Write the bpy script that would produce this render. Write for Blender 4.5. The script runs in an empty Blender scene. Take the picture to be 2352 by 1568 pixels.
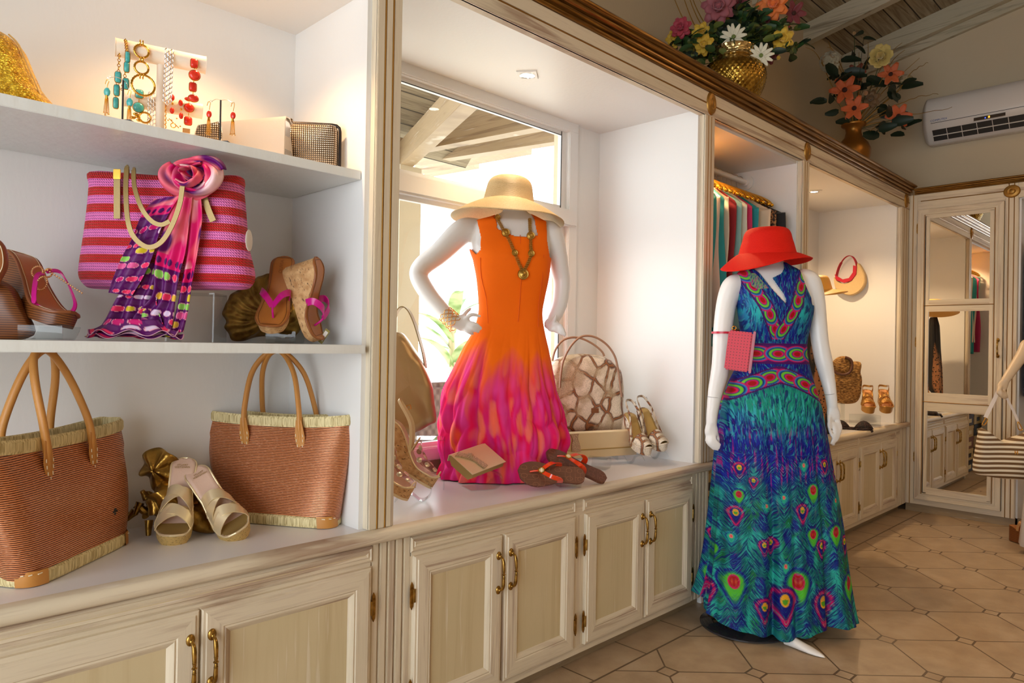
import bpy, bmesh, math, random
import numpy as np
from mathutils import Vector, Matrix, noise
# ---------------------------------------------------------------- brightness settings
EXPO, SKY = 0.10, 4.6
LIGHTS_A = [  # name, location, rotation, size x, size y, power, colour[, spread]
 ('shopfront_daylight', (-1.9, .0, 1.5), (0, -90, 0), 2.2, 3.2, 20, (.93, .97, 1)),  # unseen soft fill, added for cool daylight from behind the camera
 ('ceiling_lamp_light', (2.6, -.9, 3.3), (0, 0, 0), 2.4, 1.2, 25, (1, .70, .42)),  # wide warm fill added overhead out of view, no fitting hangs there
 ('far_lamp_light', (4.6, .1, 3.4), (0, 0, 0), .8, .8, 8, (1, .62, .32)),  # small added fill that warms the far end, not a fixture
]
LIGHTS_S = [  # name, location, target, power, colour, cone
 ('alcove_spot', (.80, 1.83, 2.20), (.78, 1.93, 0), 16, (1, .60, .30), 130),
 ('window_bay_spot', (2.10, 2.04, 2.32), (2.1, 1.98, 0), 22, (1, .74, .48), 120),
 ('closet_spot', (3.3, 2.0, 2.27), (3.4, 2.0, 0), 28, (1, .60, .28), 130),
 ('far_bay_spot', (5.03, 2.04, 2.31), (5.1, 2.0, 0), 52, (1, .70, .40), 135),
]
random.seed(7)
sc = bpy.context.scene
COL = sc.collection
PI = math.pi
# ---------------------------------------------------------------- camera
FPX, CZ = 1626.0, 1.22
_yaw, _pit, _rol = math.radians(45.08), math.radians(.30), math.radians(1.0)
_f = Vector((math.cos(_pit)*math.cos(_yaw), math.cos(_pit)*math.sin(_yaw), math.sin(_pit)))
_r = Vector((math.sin(_yaw), -math.cos(_yaw), 0)); _u = _r.cross(_f)
CR = math.cos(_rol)*_r + math.sin(_rol)*_u; CU = -math.sin(_rol)*_r + math.cos(_rol)*_u; CF = _f
CC = Vector((0, 0, CZ))
cd = bpy.data.cameras.new('camera'); cam = bpy.data.objects.new('camera', cd); COL.objects.link(cam)
cd.sensor_width = 36; cd.lens = 36*FPX/2352; cd.clip_start = .02
cam.matrix_world = Matrix(((CR.x, CU.x, -CF.x, CC.x), (CR.y, CU.y, -CF.y, CC.y), (CR.z, CU.z, -CF.z, CC.z), (0, 0, 0, 1)))
sc.camera = cam
sc.view_settings.view_transform = 'Standard'; sc.view_settings.look = 'None'
sc.view_settings.gamma = 1; sc.view_settings.use_curve_mapping = False
sc.view_settings.exposure = EXPO
# ---------------------------------------------------------------- sky and lamps
w = bpy.data.worlds.new('sky'); sc.world = w; w.use_nodes = True
bg = w.node_tree.nodes['Background']; bg.inputs[0].default_value = (.86, .94, 1, 1); bg.inputs[1].default_value = SKY
def area(name, loc, rot, sx, sy, power, col, spread=180):
    l = bpy.data.lights.new(name, 'AREA'); l.shape = 'RECTANGLE'; l.size = sx; l.size_y = sy
    l.energy = power; l.color = col; l.spread = math.radians(spread)
    o = bpy.data.objects.new(name, l); COL.objects.link(o); o.location = loc; o.rotation_euler = [math.radians(a) for a in rot]
    return o
def spot(name, loc, tgt, power, col, ang, blend=.6, rad=.03):
    l = bpy.data.lights.new(name, 'SPOT'); l.energy = power; l.color = col; l.spot_size = math.radians(ang)
    l.spot_blend = blend; l.shadow_soft_size = rad
    o = bpy.data.objects.new(name, l); COL.objects.link(o); o.location = loc
    o.rotation_euler = (Vector(tgt)-Vector(loc)).to_track_quat('-Z', 'Y').to_euler()
    return o
WARM = (1, .66, .36)
for a in LIGHTS_A: area(*a)
for a in LIGHTS_S: spot(*a)
# ---------------------------------------------------------------- geometry helpers
def ray(px, py): return CR*((px-1176)/FPX) - CU*((py-784)/FPX) + CF
def at(ax, val, px, py):                       # world point seen at a place of the picture, on an axis plane
    d = ray(px, py); return CC + d*((val-CC[ax])/d[ax])
def frame(x, y, z, deg=0):                     # local frame: x to the right, y away, z up
    return Matrix.Translation((x, y, z)) @ Matrix.Rotation(math.radians(deg), 4, 'Z')
def loc_at(M, px, py, y=0):                    # local (x, z) on the plane local-y = y
    Mi = M.inverted(); o = Mi @ CC; d = Mi.to_3x3() @ ray(px, py); t = (y-o.y)/d.y; p = o + d*t; return (p.x, p.z)
def outline(M, pts, y=0): return [loc_at(M, a, b, y) for a, b in pts]
def spl(pts, n=8, closed=False):               # Catmull-Rom through points of any dimension
    P = [Vector(p) if len(p) > 1 else p for p in pts]; m = len(P); out = []
    rng = range(m) if closed else range(m-1)
    for i in rng:
        if closed: p0, p1, p2, p3 = P[(i-1) % m], P[i], P[(i+1) % m], P[(i+2) % m]
        else: p0, p1, p2, p3 = P[max(i-1, 0)], P[i], P[i+1], P[min(i+2, m-1)]
        for k in range(n):
            t = k/n; out.append(.5*((2*p1)+(p2-p0)*t+(2*p0-5*p1+4*p2-p3)*t*t+(3*p1-p0-3*p2+p3)*t**3))
    if not closed: out.append(P[-1])
    return out
class MB:
    def __init__(s): s.v = []; s.f = []; s.u = None
    def add(s, vs, fs, M=None):
        b = len(s.v); s.v += [tuple(M @ Vector(v)) for v in vs] if M else [tuple(v) for v in vs]
        s.f += [tuple(i+b for i in f) for f in fs]; return s
    def box(s, x0, x1, y0, y1, z0, z1, M=None, b=0):
        if b:
            bm = bmesh.new(); bmesh.ops.create_cube(bm, size=1)
            for v in bm.verts: v.co = Vector(((x0+x1)/2+v.co.x*(x1-x0), (y0+y1)/2+v.co.y*(y1-y0), (z0+z1)/2+v.co.z*(z1-z0)))
            bmesh.ops.bevel(bm, geom=bm.edges[:], offset=b, segments=2, affect='EDGES')
            vs = [v.co.copy() for v in bm.verts]; fs = [[v.index for v in f.verts] for f in bm.faces]; bm.free()
            return s.add(vs, fs, M)
        vs = [(x, y, z) for z in (z0, z1) for y in (y0, y1) for x in (x0, x1)]
        return s.add(vs, [(0, 2, 3, 1), (4, 5, 7, 6), (0, 1, 5, 4), (2, 6, 7, 3), (0, 4, 6, 2), (1, 3, 7, 5)], M)
    def prism(s, pts, d0, d1, ax=1, M=None, b=0):    # outline of (a, b) swept along axis ax from d0 to d1
        n = len(pts)
        def mk(p, d): return (d, p[0], p[1]) if ax == 0 else (p[0], d, p[1]) if ax == 1 else (p[0], p[1], d)
        if b:
            bm = bmesh.new(); lo = [bm.verts.new(mk(p, d0)) for p in pts]; hi = [bm.verts.new(mk(p, d1)) for p in pts]
            bm.faces.new(lo); bm.faces.new(hi[::-1])
            for i in range(n): bm.faces.new((lo[i], hi[i], hi[(i+1) % n], lo[(i+1) % n]))
            bmesh.ops.recalc_face_normals(bm, faces=bm.faces)
            es = [e for e in bm.edges if (e.verts[0] in lo) == (e.verts[1] in lo)]
            bmesh.ops.bevel(bm, geom=es, offset=b, segments=3, affect='EDGES', clamp_overlap=True)
            bm.verts.index_update(); vs = [v.co.copy() for v in bm.verts]; fs = [[v.index for v in f.verts] for f in bm.faces]; bm.free()
            return s.add(vs, fs, M)
        vs = [mk(p, d0) for p in pts]+[mk(p, d1) for p in pts]
        fs = [tuple(range(n))[::-1], tuple(range(n, 2*n))]+[(i, (i+1) % n, (i+1) % n+n, i+n) for i in range(n)]
        return s.add(vs, fs, M)
    def loft(s, rings, cap=True, closed=True, M=None):
        n = len(rings[0]); vs = [p for r in rings for p in r]; fs = []
        for i in range(len(rings)-1):
            for j in range(n if closed else n-1):
                k = (j+1) % n; fs.append((i*n+j, i*n+k, (i+1)*n+k, (i+1)*n+j))
        if cap and closed: fs += [tuple(range(n))[::-1], tuple(range((len(rings)-1)*n, len(rings)*n))]
        return s.add(vs, fs, M)
    def tube(s, pts, r, n=8, cap=True, M=None, flat=None, closed=False, up=None):
        P = [Vector(p) for p in pts]; m = len(P); rings = []; T = []
        for i in range(m):
            a = P[(i-1) % m] if closed or i else P[0]; c = P[(i+1) % m] if closed or i < m-1 else P[-1]
            T.append((c-a).normalized() if (c-a).length > 1e-9 else Vector((0, 0, 1)))
        N = Vector(up) if up else (Vector((0, 0, 1)) if abs(T[0].z) < .9 else Vector((1, 0, 0)))
        for i in range(m):
            N = (N - T[i]*N.dot(T[i])).normalized(); B = T[i].cross(N)
            rr = r(i/(m-1)) if callable(r) else r; ra, rb = (rr, rr*flat) if flat else (rr, rr)
            rings.append([P[i]+B*(ra*math.cos(2*PI*k/n))+N*(rb*math.sin(2*PI*k/n)) for k in range(n)])
        if closed: rings.append(rings[0])
        return s.loft(rings, cap and not closed, True, M)
    def lathe(s, prof, n=32, c=(0, 0, 0), M=None, fx=1, fy=1, cap=False):
        return s.loft([[(c[0]+r*fx*math.cos(2*PI*k/n), c[1]+r*fy*math.sin(2*PI*k/n), c[2]+z) for k in range(n)] for r, z in prof], cap, True, M)
    def ball(s, c, r, n=12, sc_=(1, 1, 1), M=None):
        T = Matrix.Translation(c) @ Matrix.Diagonal((sc_[0], sc_[1], sc_[2], 1))
        return s.lathe([(r*math.sin(PI*i/(n//2)) or 1e-5, -r*math.cos(PI*i/(n//2))) for i in range(n//2+1)], n, M=(M @ T) if M else T)
    def torus(s, c, R, r, nrm=(0, 1, 0), n=24, m=8, M=None, fx=1, fz=1):
        q = Vector(nrm).to_track_quat('Z', 'Y')
        return s.tube([Vector(c)+q @ Vector((R*fx*math.cos(2*PI*k/n), R*fz*math.sin(2*PI*k/n), 0)) for k in range(n)], r, m, closed=True, M=M)
    def sheet(s, fn, nu, nv, M=None):                # grid fn(u, v) -> point, also records uv
        vs = [fn(i/nu, j/nv) for j in range(nv+1) for i in range(nu+1)]; w_ = nu+1
        return s.add(vs, [(j*w_+i, j*w_+i+1, (j+1)*w_+i+1, (j+1)*w_+i) for j in range(nv) for i in range(nu)], M)
    def xf(s, M): s.v = [tuple(M @ Vector(v)) for v in s.v]; return s
def props(o, label=None, cat=None, group=None, kind=None):
    for k, v in (('label', label), ('category', cat), ('group', group), ('kind', kind)):
        if v: o[k] = v
    return o
def mesh(name, mb, m, parent=None, smooth=None, mods=(), w=0):
    if w and parent: mb.xf(parent.matrix_world.inverted() if parent.parent is None else W_(parent).inverted())
    me = bpy.data.meshes.new(name); me.from_pydata(mb.v, [], mb.f); me.update()
    for x in (m if isinstance(m, (list, tuple)) else [m]): me.materials.append(x)
    if smooth is not None and len(me.polygons):
        me.shade_smooth()
        if smooth < 180: me.set_sharp_from_angle(angle=math.radians(smooth))
    o = bpy.data.objects.new(name, me); COL.objects.link(o)
    if parent: o.parent = parent
    for t, kw in mods:
        md = o.modifiers.new(t.lower(), t)
        for k, v in kw.items(): setattr(md, k, v)
    return o
def W_(o):
    return o.matrix_basis if o.parent is None else W_(o.parent) @ o.matrix_basis
def thing(name, label, cat, M=None, group=None, kind=None):
    o = bpy.data.objects.new(name, None); COL.objects.link(o); o.empty_display_size = .05
    o.matrix_basis = M if M is not None else Matrix(); o.matrix_world = o.matrix_basis
    return props(o, label, cat, group, kind)
def solo(name, mb, m, label, cat, M=None, group=None, kind=None, smooth=None, mods=(), w=0):
    if w and M is not None: mb.xf(M.inverted())
    o = mesh(name, mb, m, None, smooth, mods)
    if M is not None: o.matrix_basis = M
    return props(o, label, cat, group, kind)
def struct(name, mb, m, smooth=None, mods=()): return props(mesh(name, mb, m, None, smooth, mods), kind='structure')
def copy_tree(o, parent=None):
    c = o.copy(); COL.objects.link(c); c.parent = parent
    for ch in list(o.children): copy_tree(ch, c)
    return c
SOL = lambda t, off=0: ('SOLIDIFY', dict(thickness=t, offset=off))
SUB = lambda n=1: ('SUBSURF', dict(levels=n, render_levels=n))
# ---------------------------------------------------------------- node expressions
class E:
    nt = None
    def __init__(s, k): s.k = k
    @staticmethod
    def m(op, *a):
        n = E.nt.nodes.new('ShaderNodeMath'); n.operation = op
        for i, x in enumerate(a):
            if isinstance(x, E): E.nt.links.new(x.k, n.inputs[i])
            else: n.inputs[i].default_value = x
        return E(n.outputs[0])
    def __add__(s, o): return E.m('ADD', s, o)
    __radd__ = __add__
    def __sub__(s, o): return E.m('SUBTRACT', s, o)
    def __rsub__(s, o): return E.m('SUBTRACT', o, s)
    def __mul__(s, o): return E.m('MULTIPLY', s, o)
    __rmul__ = __mul__
    def __truediv__(s, o): return E.m('DIVIDE', s, o)
    def __lt__(s, o): return E.m('LESS_THAN', s, o)
    def __gt__(s, o): return E.m('GREATER_THAN', s, o)
    def fr(s): return E.m('FRACT', s)
    def fl(s): return E.m('FLOOR', s)
    def ab(s): return E.m('ABSOLUTE', s)
    def mx(s, o): return E.m('MAXIMUM', s, o)
    def mn(s, o): return E.m('MINIMUM', s, o)
    def pw(s, o): return E.m('POWER', s, o)
    def sin(s): return E.m('SINE', s)
    def cl(s): n = E.m('ADD', s, 0.0); n.k.node.use_clamp = True; return n
    def mr(s, a, b, c=0., d=1.): 
        n = E.nt.nodes.new('ShaderNodeMapRange'); E.nt.links.new(s.k, n.inputs[0])
        for i, v in enumerate((a, b, c, d)): n.inputs[i+1].default_value = v
        return E(n.outputs[0])
def coord(kind='Object'):
    n = E.nt.nodes.new('ShaderNodeTexCoord'); sp = E.nt.nodes.new('ShaderNodeSeparateXYZ')
    E.nt.links.new(n.outputs[kind], sp.inputs[0]); return E(sp.outputs[0]), E(sp.outputs[1]), E(sp.outputs[2])
def xyz(x, y, z):
    n = E.nt.nodes.new('ShaderNodeCombineXYZ')
    for i, v in enumerate((x, y, z)):
        if isinstance(v, E): E.nt.links.new(v.k, n.inputs[i])
        else: n.inputs[i].default_value = v
    return E(n.outputs[0])
def noi(vec, scale=5., detail=2., rough=.5, dist=0.):
    n = E.nt.nodes.new('ShaderNodeTexNoise'); E.nt.links.new(vec.k, n.inputs['Vector'])
    n.inputs['Scale'].default_value = scale; n.inputs['Detail'].default_value = detail
    n.inputs['Roughness'].default_value = rough; n.inputs['Distortion'].default_value = dist
    return E(n.outputs[0])
def vor(vec, scale=5., feat='F1', out=0, rnd=1.):
    n = E.nt.nodes.new('ShaderNodeTexVoronoi'); E.nt.links.new(vec.k, n.inputs['Vector']); n.feature = feat
    n.inputs['Scale'].default_value = scale; n.inputs['Randomness'].default_value = rnd
    return E(n.outputs[out])
def ramp(f, stops, interp='LINEAR'):
    n = E.nt.nodes.new('ShaderNodeValToRGB'); E.nt.links.new(f.k, n.inputs[0]); r = n.color_ramp; r.interpolation = interp
    while len(r.elements) < len(stops): r.elements.new(.5)
    for e, (p, c) in zip(r.elements, stops): e.position = p; e.color = tuple(c)+(1,)
    return E(n.outputs[0])
def mixc(f, a, b, mode='MIX'):
    n = E.nt.nodes.new('ShaderNodeMix'); n.data_type = 'RGBA'; n.blend_type = mode
    for i, v in ((0, f), (6, a), (7, b)):
        if isinstance(v, E): E.nt.links.new(v.k, n.inputs[i])
        else: n.inputs[i].default_value = v if i == 0 else tuple(v)+(1,)
    return E(n.outputs[2])
def attr(name='Col'):
    n = E.nt.nodes.new('ShaderNodeAttribute'); n.attribute_name = name; return E(n.outputs[0])
def srgb(r, g, b):
    f = lambda c: c/12.92 if c <= .04045 else ((c+.055)/1.055)**2.4
    return (f(r/255), f(g/255), f(b/255))
def mat(name, col, rough=.5, metal=0., fn=None, bump=None, spec=.5, trans=0., alpha=1., sheen=0., ior=1.5, emit=None, coat=0., bd=.002, sss=0.):
    m = bpy.data.materials.new(name); m.use_nodes = True; E.nt = m.node_tree
    b = m.node_tree.nodes['Principled BSDF']
    b.inputs['Base Color'].default_value = tuple(col)+(1,); b.inputs['Roughness'].default_value = rough
    b.inputs['Metallic'].default_value = metal; b.inputs['Specular IOR Level'].default_value = spec
    b.inputs['Transmission Weight'].default_value = trans; b.inputs['Alpha'].default_value = alpha; b.inputs['IOR'].default_value = ior
    b.inputs['Sheen Weight'].default_value = sheen; b.inputs['Coat Weight'].default_value = coat
    if emit: b.inputs['Emission Color'].default_value = tuple(emit[0])+(1,); b.inputs['Emission Strength'].default_value = emit[1]
    L = m.node_tree.links; h = None
    if fn:
        r = fn()
        if not isinstance(r, dict): r = dict(c=r)
        if 'c' in r: L.new(r['c'].k, b.inputs['Base Color'])
        if 'r' in r: L.new(r['r'].k, b.inputs['Roughness'])
        if 'a' in r: L.new(r['a'].k, b.inputs['Alpha'])
        if 'm' in r: L.new(r['m'].k, b.inputs['Metallic'])
        h = r.get('h')
    if bump: h = bump()
    if h is not None:
        n = m.node_tree.nodes.new('ShaderNodeBump'); n.inputs['Strength'].default_value = 1; n.inputs['Distance'].default_value = bd
        L.new(h.k, n.inputs['Height']); L.new(n.outputs[0], b.inputs['Normal'])
    return m
# ================================================================ MATERIALS
def wood_fn(ax, base, dark, amt=.6, fine=70, sc_=1.):
    def fn():
        x, y, z = coord(); k = (.9*sc_, 20*sc_)
        v = xyz(x*(k[0] if ax in 'xh' else k[1]), y*(k[0] if ax in 'yh' else k[1]), z*(k[0] if ax == 'z' else k[1]))
        n = noi(v, 1, 4, .6, 1.2); n2 = noi(v, 5, 3, .6); n3 = noi(xyz(x, y, z), 3.5, 3)
        f = (n.mr(.54, .68) * (amt*1.1) + n2.mr(.52, .75)*(amt*.6)).cl()
        c = mixc(f, base, dark); c = mixc(n3.mr(.35, .7)*.35, c, (base[0]*.8, base[1]*.84, base[2]*.78))
        c = mixc(n2.mr(.62, .72)*.35, c, (.92, .86, .76))
        return dict(c=c, h=n2, r=n.mr(0, 1, .45, .65))
    return fn
PK, PKD = srgb(218, 203, 178), srgb(138, 98, 76)
WH = mat('pickled_wood_h', PK, .55, fn=wood_fn('h', PK, PKD), bd=.0006)
WV = mat('pickled_wood_v', PK, .55, fn=wood_fn('z', PK, PKD, .5), bd=.0006)
WP = mat('pickled_panel', PK, .5, fn=wood_fn('z', srgb(208, 190, 152), srgb(184, 160, 118), .45, sc_=.6), bd=.0003)
WT = mat('toe_wood', PK, .7, fn=wood_fn('h', srgb(150, 128, 98), srgb(96, 76, 56)), bd=.0006)
def paint_fn(col, s=60, d=.0004):
    def fn():
        x, y, z = coord(); n = noi(xyz(x*1, y*1, z*.35), s, 3); return dict(c=mixc(noi(xyz(x, y, z), 2, 2)*.25, col, tuple(c*.93 for c in col)), h=n)
    return fn
WHITE = mat('white_paint', (.8, .79, .78), .38, fn=paint_fn((.80, .785, .76)), bd=.0006)
TOPM = mat('white_worktop', (.8, .8, .8), .3, fn=paint_fn((.76, .74, .745), 20), bd=.0002)
WFR = mat('window_paint', (.8, .8, .79), .35)
PLAST = mat('plaster', (.7, .62, .48), .9, fn=paint_fn(srgb(206, 188, 158), 90), bd=.001)
GOLDP = mat('gold_paint', srgb(158, 114, 48), .38, .65)
def coord_v(): return xyz(*coord())
BROWNG = mat('gilded_crown', srgb(120, 80, 28), .28, .7, fn=lambda: dict(c=ramp(noi(xyz(*[a*b for a, b in zip(coord(), (2, 60, 60))]), 3, 3), [(.35, srgb(92, 60, 20)), (.6, srgb(150, 106, 42)), (.75, srgb(196, 150, 74))])))
BRASS = mat('antique_brass', srgb(168, 132, 66), .28, 1., fn=lambda: dict(c=ramp(noi(coord_v(), 60, 3), [(.3, srgb(120, 90, 40)), (.65, srgb(190, 150, 78))])))
MIRR = mat('mirror_glass', (.9, .9, .88), .01, 1.)
CHROME = mat('chrome', (.8, .8, .8), .12, 1.)

def glassmix(name, col=(1, 1, 1), f=.12, ior=1.45):
    m = bpy.data.materials.new(name); m.use_nodes = True; nt = m.node_tree; nt.nodes.clear()
    o = nt.nodes.new('ShaderNodeOutputMaterial'); mx = nt.nodes.new('ShaderNodeMixShader'); t = nt.nodes.new('ShaderNodeBsdfTransparent')
    g = nt.nodes.new('ShaderNodeBsdfGlossy'); fr = nt.nodes.new('ShaderNodeFresnel'); fr.inputs[0].default_value = ior
    ge = nt.nodes.new('ShaderNodeNewGeometry'); su = nt.nodes.new('ShaderNodeMath'); su.operation = 'SUBTRACT'; su.inputs[0].default_value = 1; mu = nt.nodes.new('ShaderNodeMath'); mu.operation = 'MULTIPLY'
    nt.links.new(ge.outputs['Backfacing'], su.inputs[1]); nt.links.new(su.outputs[0], mu.inputs[0]); nt.links.new(fr.outputs[0], mu.inputs[1])
    t.inputs[0].default_value = tuple(col)+(1,); g.inputs['Roughness'].default_value = .02
    nt.links.new(mu.outputs[0], mx.inputs[0]); nt.links.new(t.outputs[0], mx.inputs[1]); nt.links.new(g.outputs[0], mx.inputs[2]); nt.links.new(mx.outputs[0], o.inputs[0])
    return m
GLASS = glassmix('pane_glass'); ACR = glassmix('clear_acrylic', (.93, .95, .95), ior=1.5)
LAMP = mat('lamp_glow', (1, .9, .75), emit=((1, .82, .58), 30))
def floor_fn():
    x, y, z = coord(); S = .3345; r2 = .70710678
    u = ((x-y)*r2-.604)/S+50.5; v = ((x+y)*r2-2.677)/S+50.5
    du = (u.fr()-.5).ab(); dv = (v.fr()-.5).ab(); s = du+dv         # 0 at vertices
    g = .009; dot = s < .125; gd = ((s-.125).ab() < .018)
    line = (du.mn(dv) < g*1.1)
    gr = (dot*gd+(1-dot)*(line.mx(gd))).cl()
    border = y > 1.607; bx = ((x-2.058)/.335+50.5).fr()-.5
    gb = ((bx.ab() < .011).mx((y-1.607).ab() < .005))
    gr = (border*gb+(1-border)*gr).mx((y-1.607).ab() < .004)
    cid = noi(xyz((u+.5).fl() if False else u.fl(), v.fl(), 0), 7.3, 0)
    n = noi(xyz(x, y, z), 9, 5, .6); n2 = noi(xyz(x*2, y, z), 60, 4, .7)
    c = ramp(n, [(.3, srgb(160, 136, 108)), (.55, srgb(180, 157, 128)), (.75, srgb(192, 172, 146))])
    c = mixc(cid.mr(.3, .7)*.25, c, srgb(168, 136, 100)); c = mixc(n2.mr(.66, .7)*.6, c, srgb(120, 92, 66))
    c = mixc(gr, c, srgb(104, 84, 62))
    return dict(c=c, h=n2*.3-gr, r=n.mr(.3, .7, .32, .5))
FLOOR = mat('stone_tile', (.5, .4, .3), .4, fn=floor_fn, bd=.002)
def plank_fn(dk=1.):
    x, y, z = coord(); k = (y/.145).fr(); g = (k-.5).ab() > .47
    v = xyz(x*1.5, y*24, (y/.145).fl()*3.7); n = noi(v, 1, 4, .65, 1.5)
    c = ramp(n, [(p, tuple(a*dk for a in q)) for p, q in ((.35, srgb(176, 160, 132)), (.55, srgb(150, 134, 108)), (.72, srgb(112, 92, 70)))])
    return dict(c=mixc(g, c, srgb(52, 44, 34)), h=n-g*3.)
PLANK = mat('ceiling_planks', (.4, .35, .3), .8, fn=plank_fn, bd=.002)
RAFT = mat('rafter_wood', (.5, .5, .4), .7, fn=wood_fn('y', srgb(196, 184, 158), srgb(120, 104, 84), .7), bd=.001)
# ================================================================ ROOM SHELL
FY, BK, XF = 1.72, 2.35, 6.04
m = MB().box(-2.2, 6.6, -2.7, 2.5, -.06, 0); struct('floor', m, FLOOR)
m = MB()
for a in ((-2.2, 1.29, 0, 3.9), (2.77, 6.6, 0, 3.9), (1.29, 2.77, 0, .755), (1.29, 2.77, 2.36, 3.9)): m.box(a[0], a[1], BK, BK+.14, a[2], a[3])
struct('wall_left', m, PLAST)
struct('wall_far', MB().prism([(-2.7, 0), (2.49, 0), (2.49, 3.9), (.95, 4.3), (-2.7, 3.5)], 6.44, 6.58, 0), PLAST)
struct('wall_right', MB().box(-2.2, 6.6, -2.84, -2.7, 0, 3.6), PLAST)
m = MB()
for a in ((-2.7, -1.6, 0, 4.2), (1.7, 2.49, 0, 4.2), (-1.6, 1.7, 2.6, 4.2)): m.box(-2.3, -2.16, a[0], a[1], a[2], a[3])
struct('wall_near', m, PLAST)
SL = .205
def zr(Y): return 3.635+SL*(2.35-Y) if Y > .95 else 3.635+SL*(1.4)-.2*(.95-Y)      # underside of the rafters
m = MB().prism([(2.5, zr(2.5)+.15), (.95, zr(.95)+.15), (-2.84, zr(-2.84)+.15), (-2.84, zr(-2.84)+.21), (.95, zr(.95)+.21), (2.5, zr(2.5)+.21)], -2.3, 6.6, 0)
struct('ceiling', m, PLANK)
for i, X in enumerate((-.5, .4, 1.27, 2.13, 3.0, 3.86, 4.7, 5.56, 6.37)):
    m = MB().prism([(2.35, zr(2.35)), (.95, zr(.95)), (.95, zr(.95)+.15), (2.35, zr(2.35)+.15)], X-.035, X+.035, 0)
    m.prism([(.95, zr(.95)), (-2.7, zr(-2.7)), (-2.7, zr(-2.7)+.15), (.95, zr(.95)+.15)], X-.035, X+.035, 0)
    struct('trim_%d' % (i+1), m, RAFT)
struct('trim_10', MB().box(-2.2, 6.44, .91, .99, zr(.95)-.07, zr(.95)+.15), mat('ridge_wood', (.4, .4, .3), .7, fn=wood_fn('x', srgb(196, 184, 158), srgb(120, 104, 84), .7)))
struct('trim_11', MB().prism([(2.3, zr(2.3)-.07), (.95, zr(.95)-.07), (.95, zr(.95)+.05), (2.3, zr(2.3)+.05)], 6.40, 6.438, 0), RAFT)
# window of the second bay
wo = thing('window_1', None, None, frame(1.29, BK, .755), kind='structure')
m = MB()
Y0, Y1 = 2.318, 2.40
m.box(1.29, 2.77, Y0, Y1, 2.295, 2.36, b=.006).box(1.291, 1.36, Y0+.002, Y1-.002, .757, 2.31, b=.004).box(2.70, 2.769, Y0+.002, Y1-.002, .757, 2.31, b=.004)
m.box(1.3, 2.76, Y0-.008, Y1, 1.82, 1.905, b=.008).box(1.29, 2.77, Y0, Y1, .735, .79, b=.006)
for z0, z1 in ((.79, 1.82), (1.905, 2.295)):
    m.box(1.376, 2.667, 2.346, 2.369, z0, z0+.018).box(1.376, 2.667, 2.346, 2.369, z1-.018, z1).box(1.36, 1.378, 2.345, 2.37, z0, z1).box(2.665, 2.70, 2.345, 2.37, z0, z1)
mesh('window_frame', m, WFR, wo, 40, w=1)
mesh('gasket', MB().box(2.662, 2.6655, 2.343, 2.346, .79, 1.82).box(2.662, 2.6655, 2.343, 2.346, 1.905, 2.295).box(1.36, 2.66, 2.343, 2.346, 2.274, 2.277), mat('gasket', (.02, .02, .02), .6), wo, w=1)
for z0, z1 in ((.79, 1.82), (1.905, 2.295)): mesh('glass_pane', MB().box(1.37, 2.68, 2.356, 2.360, z0, z1), GLASS, wo, w=1)
# ================================================================ DISPLAY BAYS
def ringframe(mb, x0, x1, z0, z1, prof, M=None):
    mb.loft([[(x0+i, y, z0+i), (x1-i, y, z0+i), (x1-i, y, z1-i), (x0+i, y, z1-i)] for i, y in prof], cap=False, M=M); return mb
def hv(o):
    for p in o.data.polygons: p.material_index = (p.index % 4) % 2
    return o
# shared brass fittings (mesh data made once)
def handle_mb():
    m = MB(); L = .055
    path = spl([(0, 0, L), (0, -.016, L-.002), (0, -.024, L-.014), (0, -.027, .012), (0, -.027, 0), (0, -.027, -.012), (0, -.024, -L+.014), (0, -.016, -L+.002), (0, 0, -L)], 5)
    def r(t):
        d = abs(t-.5)*2; b = .0042+.0018*max(0, 1-abs(d-.45)/.35)
        if d < .10: b = .0062 if d < .05 else .0036
        return b
    m.tube(path, r, 8)
    for s in (1, -1): m.lathe([(.0001, -.006), (.009, -.005), (.0105, -.002), (.0105, 0)], 14, M=Matrix.Translation((0, 0, s*(L+.002))) @ Matrix.Rotation(-PI/2, 4, 'X') @ Matrix.Diagonal((1, 1.35, 1, 1)))
    for s in (1, -1): m.ball((0, -.008, s*(L+.001)), .006, 8)
    for s in (-.012, 0, .012): m.ball((0, -.027, s), .0068 if s == 0 else .0055, 8, (1, 1, .55))
    return m
_h = mesh('pull_handle', handle_mb(), BRASS, None, 60); HD = _h.data; bpy.data.objects.remove(_h)
def hinge_mb():
    m = MB().prism([(-.005, -.032), (0, -.042), (.005, -.032), (.006, -.02), (.006, .02), (.005, .032), (0, .042), (-.005, .032), (-.006, .02), (-.006, -.02)], -.003, 0, 1)
    m.tube([(.008, -.004, -.02), (.008, -.004, .02)], .0042, 8)
    m.box(.004, .016, -.003, 0, -.018, .018); return m
_h = mesh('hinge', hinge_mb(), BRASS, None, 40); HG = _h.data; bpy.data.objects.remove(_h)
def lnk(name, data, par, M):
    o = bpy.data.objects.new(name, data); COL.objects.link(o); o.parent = par; o.matrix_basis = M; return o
TR = Matrix.Translation
DPROF = [(0, .022), (0, .007), (.003, .004), (.009, .004), (.011, 0), (.05, 0), (.053, .003), (.057, .001), (.061, .003), (.068, .009), (.072, .012), (.072, .014)]
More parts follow.
